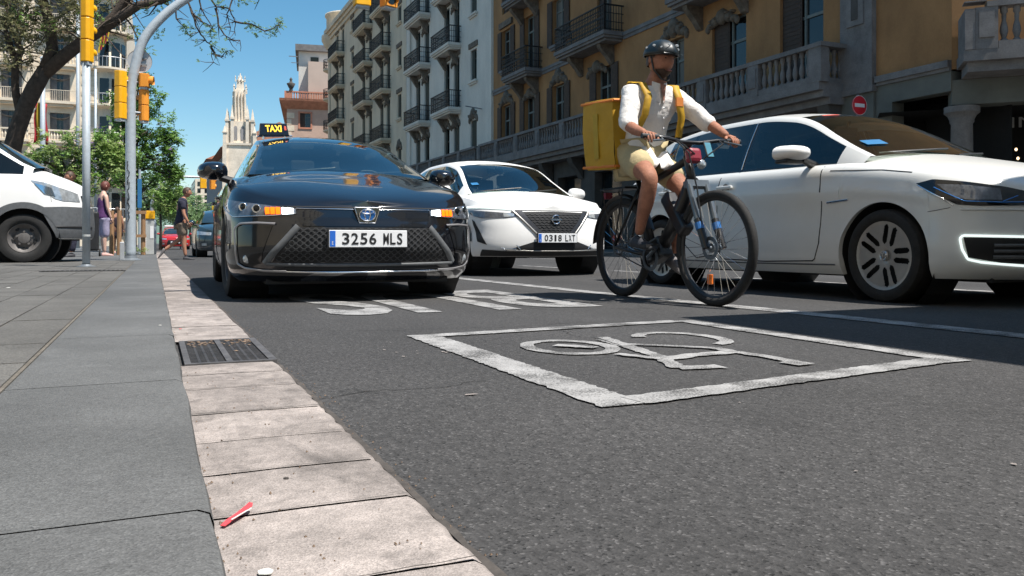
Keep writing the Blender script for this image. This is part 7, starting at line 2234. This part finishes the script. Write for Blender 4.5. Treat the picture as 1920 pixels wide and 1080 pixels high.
b = MB(); b.add(*skin({'a': ((3.085, 4.79, .46), .040), 'b': ((3.08, 4.76, .52), .043)}, [('a', 'b')], 1)); b.build('sock', 'shoe_grey', body, smooth=True)
b = MB(); b.add(*skin({'a': ((3.38, 4.81, .33), .040), 'b': ((3.38, 4.78, .40), .043)}, [('a', 'b')], 1)); b.build('sock', 'shoe_grey', body, smooth=True)
b = MB(); shoe(b, (3.085, 4.80, .43), (3.085, 4.55, .40)); b.build('shoe', 'shoe_dark', body, smooth=True)
b = MB(); shoe(b, (3.38, 4.82, .30), (3.38, 4.60, .215)); b.build('shoe', 'shoe_grey', body, smooth=True)

# backpack
BL = (3.20, 5.16, .95)
bp_ = thing('delivery_backpack', 'square yellow delivery backpack with orange edges on the cyclist\'s back', 'backpack', BL)
BROT = (R(2), R(-4), R(9))
b = MB()
rows = []
for z, e in ((0, .94), (.02, .98), (.12, 1.0), (.28, 1.02), (.42, 1.0), (.48, .98), (.50, .93)):
    rows.append([(x * e, y * e + .02 * z, z) for x, y in ((-.235, -.17), (0, -.185), (.235, -.17), (.25, 0), (.235, .18), (0, .195), (-.235, .18), (-.25, 0), (-.235, -.17))])
b.grid(rows); b.add(rows[-1][:-1], [tuple(range(8))]); b.add(rows[0][:-1], [tuple(range(8))])
o = b.build('bag', 'bag_yellow', bp_, bevel=.012, rot=BROT)
dm = o.modifiers.new('sag', 'DISPLACE'); dm.texture = tx; dm.strength = .02
for z in (.485, .02):
    b = MB(); b.tube([(x, y, z) for x, y in ((-.238, -.172), (.238, -.172), (.238, .185), (-.238, .185), (-.238, -.172))], .011, 6); b.build('piping', 'bag_orange', bp_, rot=BROT)
b = MB(); b.box(-.262, -.2545, -.02, .03, .08, .40); b.build('side_print', 'bag_print', bp_, rot=BROT)
Wb = Vector(BL)
for sd, P in ((-1, [(3.07, 5.0, 1.42), (3.06, 4.86, 1.525), (3.075, 4.735, 1.50), (3.085, 4.675, 1.40), (3.06, 4.68, 1.27), (3.03, 4.76, 1.14)]), (1, [(3.35, 5.0, 1.42), (3.36, 4.86, 1.525), (3.345, 4.735, 1.50), (3.335, 4.675, 1.40), (3.36, 4.68, 1.27), (3.39, 4.76, 1.14)])):
    b = MB(); rows = []
    for p in P: rows.append([Vector(p) - Wb + Vector((-.027, 0, 0)), Vector(p) - Wb + Vector((-.024, -.014, .006)), Vector(p) - Wb + Vector((.024, -.014, .006)), Vector(p) - Wb + Vector((.027, 0, 0))])
    b.grid(rows); b.build('strap', 'bag_yellow', bp_, smooth=True)
b = MB(); b.box(.11, .165, -.500, -.484, .40, .46); b.build('strap_buckle', 'bag_orange', bp_)

# ================================================================ the bicycle
bk = thing('bicycle', 'black electric bicycle with grey fork, blue bands and orange spoke reflector', 'bicycle', (3.24, 4.70, 0))
BO = Vector((3.24, 4.70, 0))
def bpart(b, name, m, parent=None, **k):
    o = b.build(name, m, parent or bk, **k)
    if parent is None: o.location = -BO
    return o
def bike_wheel(c, steer, refl):
    M = Matrix.Translation(c) @ Matrix.Rotation(steer, 4, 'Z') @ Matrix.Rotation(R(90), 4, 'Y')
    b = MB(); b.lathe([(.318, -.018), (.345, -.027), (.366, -.017), (.369, 0), (.366, .017), (.345, .027), (.318, .018), (.318, -.018)], 64, M)
    o = bpart(b, 'wheel', 'tyre', smooth=True)
    b = MB(); b.lathe([(.312, -.013), (.322, -.015), (.322, .015), (.312, .013), (.302, .006), (.302, -.006), (.312, -.013)], 64, M); b.build('rim', 'bike_black', o, angle=40)
    b = MB()
    for k in range(28):
        a = 2 * math.pi * k / 28; a2 = a + (.5 if k % 2 else -.5)
        s = .026 if (k // 2) % 2 else -.026
        b.tube([M @ Vector((.028 * math.cos(a2), .028 * math.sin(a2), s)), M @ Vector((.305 * math.cos(a), .305 * math.sin(a), s * .1))], .0016, 4)
    b.build('spokes', 'chrome', o)
    b = MB(); b.lathe([(0, -.055), (.012, -.055), (.014, -.034), (.030, -.03), (.030, -.022), (.018, -.018), (.018, .018), (.030, .022), (.030, .03), (.014, .034), (.012, .055), (0, .055)], 18, M); b.lathe([(.05, -.040), (.075, -.040), (.075, -.037), (.05, -.037)], 24, M); b.build('hub', 'bike_grey', o, angle=40)
    if refl:
        b = MB(); b.obox(M @ Vector((.20, .045, 0)), (.014, .045, .065), (Matrix.Rotation(steer, 3, 'Z'))); b.build('reflector', 'reflector', o, bevel=.004)
    return o
bike_wheel((3.26, 4.18, .369), R(3), True); bike_wheel((3.22, 5.22, .369), 0, False)
HT0, HT1 = Vector((3.25, 4.385, .80)), Vector((3.245, 4.45, .98))
BB = Vector((3.24, 4.80, .30))
b = MB(); b.tube([HT0 - Vector((0, -.01, .02)), HT1], .029, 12); b.tube([HT0 + Vector((0, .015, .03)), Vector((3.24, 4.60, .52)), BB], [.042, .047, .045], 12); b.tube([HT1 + Vector((0, .01, -.03)), Vector((3.23, 4.97, .80))], [.026, .02], 10); b.tube([BB, Vector((3.22, 5.01, .86))], .020, 10)
for sd in (-1, 1):
    b.tube([BB + Vector((sd * .03, .04, .01)), Vector((3.22 + sd * .068, 5.22, .369))], [.016, .012], 8); b.tube([Vector((3.225 + sd * .02, 4.98, .79)), Vector((3.22 + sd * .066, 5.22, .38))], [.012, .010], 8)
bpart(b, 'frame', 'bike_black', smooth=True)
b = MB(); b.obox(BB + Vector((0, -.02, .05)), (.11, .20, .16), Matrix.Rotation(R(-20), 3, 'X')); b.obox(Vector((3.24, 4.56, .60)), (.09, .10, .34), Matrix.Rotation(R(-41), 3, 'X')); bpart(b, 'motor_and_battery', 'bike_black', bevel=.02)
b = MB()
for sd in (-1, 1): b.tube([(3.25 + sd * .068, 4.345, .78), (3.256 + sd * .068, 4.262, .555)], .021, 12)
b.obox((3.251, 4.36, .785), (.17, .05, .045), Matrix.Rotation(R(-20), 3, 'X'))
fk = bpart(b, 'fork', 'bike_grey', smooth=False)
b = MB()
for sd in (-1, 1): b.tube([(3.256 + sd * .068, 4.262, .555), (3.260 + sd * .066, 4.182, .369)], .025, 12)
b.build('fork_lowers', 'bike_black', fk)
b = MB()
for sd in (-1, 1): b.tube([(3.2565 + sd * .068, 4.252, .53), (3.258 + sd * .068, 4.235, .488)], .0285, 12)
b.build('blue_bands', 'bike_blue', fk)
b = MB(); b.tube([HT1, (3.245, 4.47, 1.04)], .02, 10); b.tube([(3.245, 4.47, 1.03), (3.245, 4.42, 1.065)], .022, 10)
b.tube([(2.885, 4.415, 1.09), (3.05, 4.40, 1.085), (3.17, 4.42, 1.066), (3.245, 4.42, 1.066), (3.32, 4.42, 1.066), (3.45, 4.40, 1.085), (3.63, 4.415, 1.09)], .0135, 10)
hb = bpart(b, 'handlebar', 'bike_black', smooth=True)
b = MB(); b.tube([(2.865, 4.415, 1.09), (2.985, 4.407, 1.088)], .0175, 12); b.build('grip', 'plastic', hb); b = MB(); b.tube([(3.525, 4.407, 1.088), (3.65, 4.415, 1.09)], .0175, 12); b.build('grip', 'plastic', hb)
b = MB()
for sd in (-1, 1): b.tube([(3.255 + sd * .25, 4.395, 1.08), (3.255 + sd * .28, 4.335, 1.062), (3.255 + sd * .35, 4.345, 1.055)], .007, 6)
b.build('brake_lever', 'bike_grey', hb)
b = MB(); b.tube([(3.02, 4.395, 1.085), (3.06, 4.30, 1.06), (3.2, 4.31, .98), (3.23, 4.39, .92)], .005, 6); b.tube([(3.46, 4.395, 1.085), (3.42, 4.30, 1.05), (3.30, 4.31, .97), (3.26, 4.39, .9)], .005, 6); b.tube([(3.10, 4.39, 1.08), (3.14, 4.29, .98), (3.19, 4.27, .75), (3.19, 4.2, .42)], .005, 6); b.build('cables', 'plastic', hb)
b = MB(); b.obox((3.355, 4.37, 1.02), (.055, .012, .12), Matrix.Rotation(R(-24), 3, 'X')); b.build('phone_case', 'plastic', hb, bevel=.004)
b = MB(); b.obox((3.3555, 4.3625, 1.018), (.046, .002, .105), Matrix.Rotation(R(-24), 3, 'X')); b.build('phone_screen', 'screen_teal', hb)
b = MB(); b.obox((3.215, 4.345, .97), (.10, .07, .10), Matrix.Rotation(R(-12), 3, 'X')); fb_ = b.build('front_bag', 'bike_red', hb, bevel=.025)
b = MB(); b.lathe([(0, .02), (.03, .014), (.034, 0)], 16, Matrix.Translation((3.27, 4.335, .915)) @ Matrix.Rotation(R(90), 4, 'X')); b.build('front_lamp', 'lamp_clear', hb, smooth=True)
b = MB(); b.tube([(3.22, 5.01, .86), (3.215, 5.03, .93)], .015, 10); bpart(b, 'seat_post', 'bike_grey')
b = MB()
rows = []
for y, w, z in ((-.14, .022, .0), (-.08, .028, .004), (0, .045, .006), (.06, .072, .010), (.11, .078, .016), (.135, .05, .014)):
    rows.append([(3.215 + w * e, 5.04 + y, .945 + z + .022 * (1 - e * e) - .012 * abs(e)) for e in (-1, -.6, 0, .6, 1)] + [(3.215 + w * e, 5.04 + y, .925 + z) for e in (1, 0, -1)])
b.grid([r + [r[0]] for r in rows]); b.add(rows[0], [tuple(range(8))]); b.add(rows[-1], [tuple(range(8))]); bpart(b, 'saddle', 'plastic', smooth=True)
b = MB(); b.lathe([(.07, -.004), (.095, -.004), (.095, .004), (.07, .004)], 32, Matrix.Translation(BB + Vector((-.055, 0, 0))) @ Matrix.Rotation(R(90), 4, 'Y'))
b.tube([BB + Vector((-.075, 0, 0)), Vector((3.155, 4.66, .385))], [.014, .011], 8); b.tube([BB + Vector((.075, 0, 0)), Vector((3.325, 4.90, .205))], [.014, .011], 8); b.tube([BB + Vector((-.075, 0, 0)), BB + Vector((.075, 0, 0))], .02, 10)
ck = bpart(b, 'crank', 'bike_grey')
b = MB(); b.box(3.03, 3.14, 4.615, 4.70, .37, .392); b.build('pedal', 'plastic', ck); b = MB(); b.box(3.335, 3.445, 4.70, 4.79, .19, .212); b.build('pedal', 'plastic', ck)
b = MB()
for s in (1, -1): b.tube([BB + Vector((-.055, 0, .094 * s)), Vector((3.165, 5.22, .369 + .045 * s))], .005, 5)
bpart(b, 'chain', 'iron')
b = MB()
rows = []
for a in np.linspace(R(20), R(175), 24): rows.append([(3.22 + e * .032, 5.22 - .40 * math.cos(a), .369 + .40 * math.sin(a) - .012 * e * e) for e in (-1, 0, 1)])
b.grid(rows); bpart(b, 'mudguard', 'bike_black', smooth=True)
b = MB(); b.box(3.14, 3.30, 5.06, 5.42, .80, .815)
for sd in (-1, 1): b.tube([(3.22 + sd * .075, 5.40, .80), (3.22 + sd * .072, 5.24, .39)], .006, 6); b.tube([(3.22 + sd * .075, 5.10, .80), (3.22 + sd * .072, 5.22, .39)], .006, 6)
bpart(b, 'carrier', 'bike_black')
b = MB(); b.box(3.19, 3.25, 5.42, 5.45, .74, .79); bpart(b, 'rear_reflector', 'bike_red')

# ================================================================ people on foot
def walker(label, loc, rz, H, J, E, head, fwd, clothes, shoes, skin_m, hair, hair_len='short', hands=()):
    """J in metres for a 1.72 m figure, scaled to H, looking along local +x"""
    k = H / 1.72
    t = thing('person', label, 'person', loc, rz)
    sc = lambda p: Vector(p) * k
    b = MB(); b.add(*skin({n: (sc(p), (r * k if not hasattr(r, '__len__') else tuple(q * k for q in r))) for n, (p, r) in J.items()}, E, 2))
    M = head_mesh(b, sc(head), fwd, .235 * k)
    for w, kn, n_, sd in hands: hand_chains(b, sc(w), sc(kn), n_, sd, .3, s=k)
    body = b.build('body', skin_m, t, smooth=True)
    face_parts(body, M, .235 * k, (0, 0, 0), hair, hair_len)
    for nm, m, JJ, EE in clothes:
        b = MB(); b.add(*skin({n: (sc(p), (r * k if not hasattr(r, '__len__') else tuple(q * k for q in r))) for n, (p, r) in JJ.items()}, EE, 2))
        o = b.build(nm, m, body, smooth=True); d = o.modifiers.new('folds', 'DISPLACE'); d.texture = tx; d.strength = .012
    for a, to, m in shoes:
        b = MB(); shoe(b, sc(a), sc(to), (0, 0, 1) if abs(to[2] - a[2]) < .1 else (1, 0, .6), L=.27 * k); b.build('shoe', m, body, smooth=True)
    return t

# man stepping off the kerb
J = {'p': ((0, 0, .93), .125), 'b': ((.01, 0, 1.08), (.12, .12)), 'c': ((.02, 0, 1.28), (.125, .155)), 's': ((.03, 0, 1.40), (.09, .13)), 'n': ((.06, 0, 1.50), .054), 'k': ((.09, 0, 1.57), .06),
     'rs': ((.02, -.19, 1.40), .06), 're': ((.04, -.235, 1.12), .042), 'rf': ((.08, -.235, 1.02), .04), 'rw': ((.15, -.225, .90), .025), 'ls': ((.02, .19, 1.40), .06), 'le': ((-.06, .24, 1.13), .042), 'lw': ((.02, .24, .90), .025),
     'rh': ((.02, -.09, .88), .10), 'rk': ((.06, -.09, .50), .062), 'rc': ((.05, -.09, .36), .058), 'ra': ((.09, -.09, .09), .036), 'lh': ((0, .09, .88), .10), 'lk': ((-.03, .09, .50), .062), 'lc': ((-.14, .09, .42), .056), 'la': ((-.38, .09, .24), .036)}
E = [('p', 'b'), ('b', 'c'), ('c', 's'), ('s', 'n'), ('n', 'k'), ('s', 'rs'), ('rs', 're'), ('re', 'rf'), ('rf', 'rw'), ('s', 'ls'), ('ls', 'le'), ('le', 'lw'), ('p', 'rh'), ('rh', 'rk'), ('rk', 'rc'), ('rc', 'ra'), ('p', 'lh'), ('lh', 'lk'), ('lk', 'lc'), ('lc', 'la')]
walker('man in navy T-shirt and brown shorts striding off the kerb left of the taxi', (.62, 21.2, 0), 0, 1.72, J, E, (.125, 0, 1.635), (1, 0, -.05),
       [('tshirt', 'navy', {'h0': ((0, 0, .82), (.165, .18)), 'h': ((0, 0, .95), (.17, .19)), 'b': ((.01, 0, 1.08), (.14, .15)), 'c': ((.02, 0, 1.28), (.14, .175)), 's': ((.03, 0, 1.43), (.13, .16)), 'nk': ((.05, 0, 1.50), .08), 'rs': ((.02, -.19, 1.41), .095), 're': ((.035, -.225, 1.20), .07), 'ls': ((.02, .19, 1.41), .095), 'le': ((-.04, .225, 1.2), .075)}, [('h0', 'h'), ('h', 'b'), ('b', 'c'), ('c', 's'), ('s', 'nk'), ('s', 'rs'), ('rs', 're'), ('s', 'ls'), ('ls', 'le')]),
        ('shorts', 'shorts_brown', {'w': ((0, 0, .98), .18), 'rh': ((.02, -.09, .84), .118), 'rk': ((.05, -.09, .56), .10), 'lh': ((0, .09, .84), .118), 'lk': ((-.02, .09, .56), .10)}, [('w', 'rh'), ('rh', 'rk'), ('w', 'lh'), ('lh', 'lk')])],
       [((.10, -.09, .06), (.34, -.09, .05), 'shoe_dark'), ((-.39, .09, .20), (-.50, .09, -.02), 'shoe_grey')], 'skin', 'hair_brown', hands=(((.15, -.225, .90), (.175, -.22, .83), (.3, 1, 0), 1),))

def standing(bag=0): 
    J = {'p': ((0, 0, .93), .13), 'b': ((.0, 0, 1.08), (.12, .13)), 'c': ((.01, 0, 1.27), (.12, .14)), 's': ((0, 0, 1.40), (.085, .11)), 'n': ((.01, 0, 1.50), .048), 'k': ((.03, 0, 1.57), .056),
         'rs': ((0, -.165, 1.39), .052), 're': ((.02, -.20, 1.12), .038), 'rw': ((.10, -.20, .88), .024), 'ls': ((0, .165, 1.39), .052), 'le': ((-.02, .20, 1.12), .038), 'lw': ((.06, .20, .88), .024),
         'rh': ((0, -.09, .88), .105), 'rk': ((.02, -.09, .50), .06), 'rc': ((-.01, -.09, .36), .055), 'ra': ((0, -.09, .09), .034), 'lh': ((0, .09, .88), .105), 'lk': ((.05, .09, .50), .06), 'lc': ((.03, .09, .36), .055), 'la': ((.06, .09, .09), .034)}
    E = [('p', 'b'), ('b', 'c'), ('c', 's'), ('s', 'n'), ('n', 'k'), ('s', 'rs'), ('rs', 're'), ('re', 'rw'), ('s', 'ls'), ('ls', 'le'), ('le', 'lw'), ('p', 'rh'), ('rh', 'rk'), ('rk', 'rc'), ('rc', 'ra'), ('p', 'lh'), ('lh', 'lk'), ('lk', 'lc'), ('lc', 'la')]
    return J, E
top = {'h0': ((0, 0, .80), (.185, .20)), 'h': ((0, 0, .94), (.18, .20)), 'b': ((0, 0, 1.08), (.14, .15)), 'c': ((.01, 0, 1.27), (.14, .155)), 's': ((0, 0, 1.41), (.105, .125))}
topE = [('h0', 'h'), ('h', 'b'), ('b', 'c'), ('c', 's')]
def legs(r0, z1, r1): return {'w': ((0, 0, .99), .18), 'rh': ((0, -.09, .84), r0), 'rk': ((.02, -.09, z1), r1), 'lh': ((0, .09, .84), r0), 'lk': ((.05, .09, z1), r1)}
legE = [('w', 'rh'), ('rh', 'rk'), ('w', 'lh'), ('lh', 'lk')]
sh_ = lambda m: [((0, -.09, .06), (.25, -.09, .055), m), ((.06, .09, .06), (.31, .09, .055), m)]
J, E = standing()
hd = (((.10, -.20, .88), (.115, -.20, .81), (0, 1, 0), 1), ((.06, .20, .88), (.075, .20, .81), (0, -1, 0), -1))
walker('auburn-haired woman in purple sleeveless top and lilac capri trousers behind the signal post', (-1.02, 20.0, SW), R(25), 1.62, J, E, (.05, 0, 1.63), (1, 0, -.1), [('top', 'purple', top, topE), ('trousers', 'lilac', legs(.12, .42, .088), legE)], sh_('sandal'), 'skin_pale', 'hair_red', 'long', hd)
J, E = standing()
walker('girl with brown hair in a dark dress, standing further back left of the curved mast', (-.95, 25.5, SW), R(80), 1.28, J, E, (.05, 0, 1.63), (1, 0, 0), [('dress', 'dark_dress', {**top, 'd': ((.02, 0, .55), (.2, .22))}, topE + [('h', 'd')])], sh_('sandal'), 'skin', 'hair_brown', 'long', hd)
J, E = standing()
walker('child in pale clothes standing beside the girl in the dark dress', (-.62, 25.2, SW), R(120), 1.08, J, E, (.05, 0, 1.63), (1, 0, 0), [('top', 'skin_pale', top, topE), ('trousers', 'khaki', legs(.12, .42, .09), legE)], sh_('sandal'), 'skin_pale', 'hair_brown', 'long', hd)
J, E = standing()
walker('person in blue jeans and sandals standing behind the van, only the legs showing under it', (-1.95, 18.4, SW), R(160), 1.7, J, E, (.05, 0, 1.63), (1, 0, 0), [('top', 'dark_dress', top, topE), ('jeans', 'denim', legs(.12, .10, .08), legE)], sh_('sandal'), 'skin', 'hair_brown', 'short', hd)
J, E = standing()
walker('person in dark trousers behind the van bumper, partly hidden by the signal post', (-1.5, 18.6, SW), R(200), 1.7, J, E, (.05, 0, 1.63), (1, 0, 0), [('top', 'dark_dress', top, topE), ('trousers', 'navy', legs(.12, .10, .085), legE)], sh_('shoe_dark'), 'skin', 'hair_brown', 'short', hd)
tr = thing('shopping_trolley', 'black wheeled shopping bag standing in front of the woman in purple', 'trolley bag', (-1.22, 19.2, SW))
b = MB(); b.box(-.12, .16, -.12, .12, .12, .95); b.build('bag', 'plastic', tr, bevel=.04)
b = MB(); b.tube([(-.10, .13, .1), (-.10, .13, 1.0), (-.1, .2, 1.03)], .012, 6); b.tube([(.12, .13, .1), (.12, .13, 1.0), (.12, .2, 1.03)], .012, 6); b.tube([(-.1, .2, 1.03), (.12, .2, 1.03)], .014, 6); b.build('handle', 'pole_dark', tr)
for sd in (-1, 1):
    b = MB(); b.lathe([(0, -.015), (.08, -.015), (.08, .015), (0, .015)], 16, Matrix.Translation((.02 + sd * .15, .12, .08)) @ Matrix.Rotation(R(90), 4, 'Y')); b.build('wheel', 'tyre', tr)
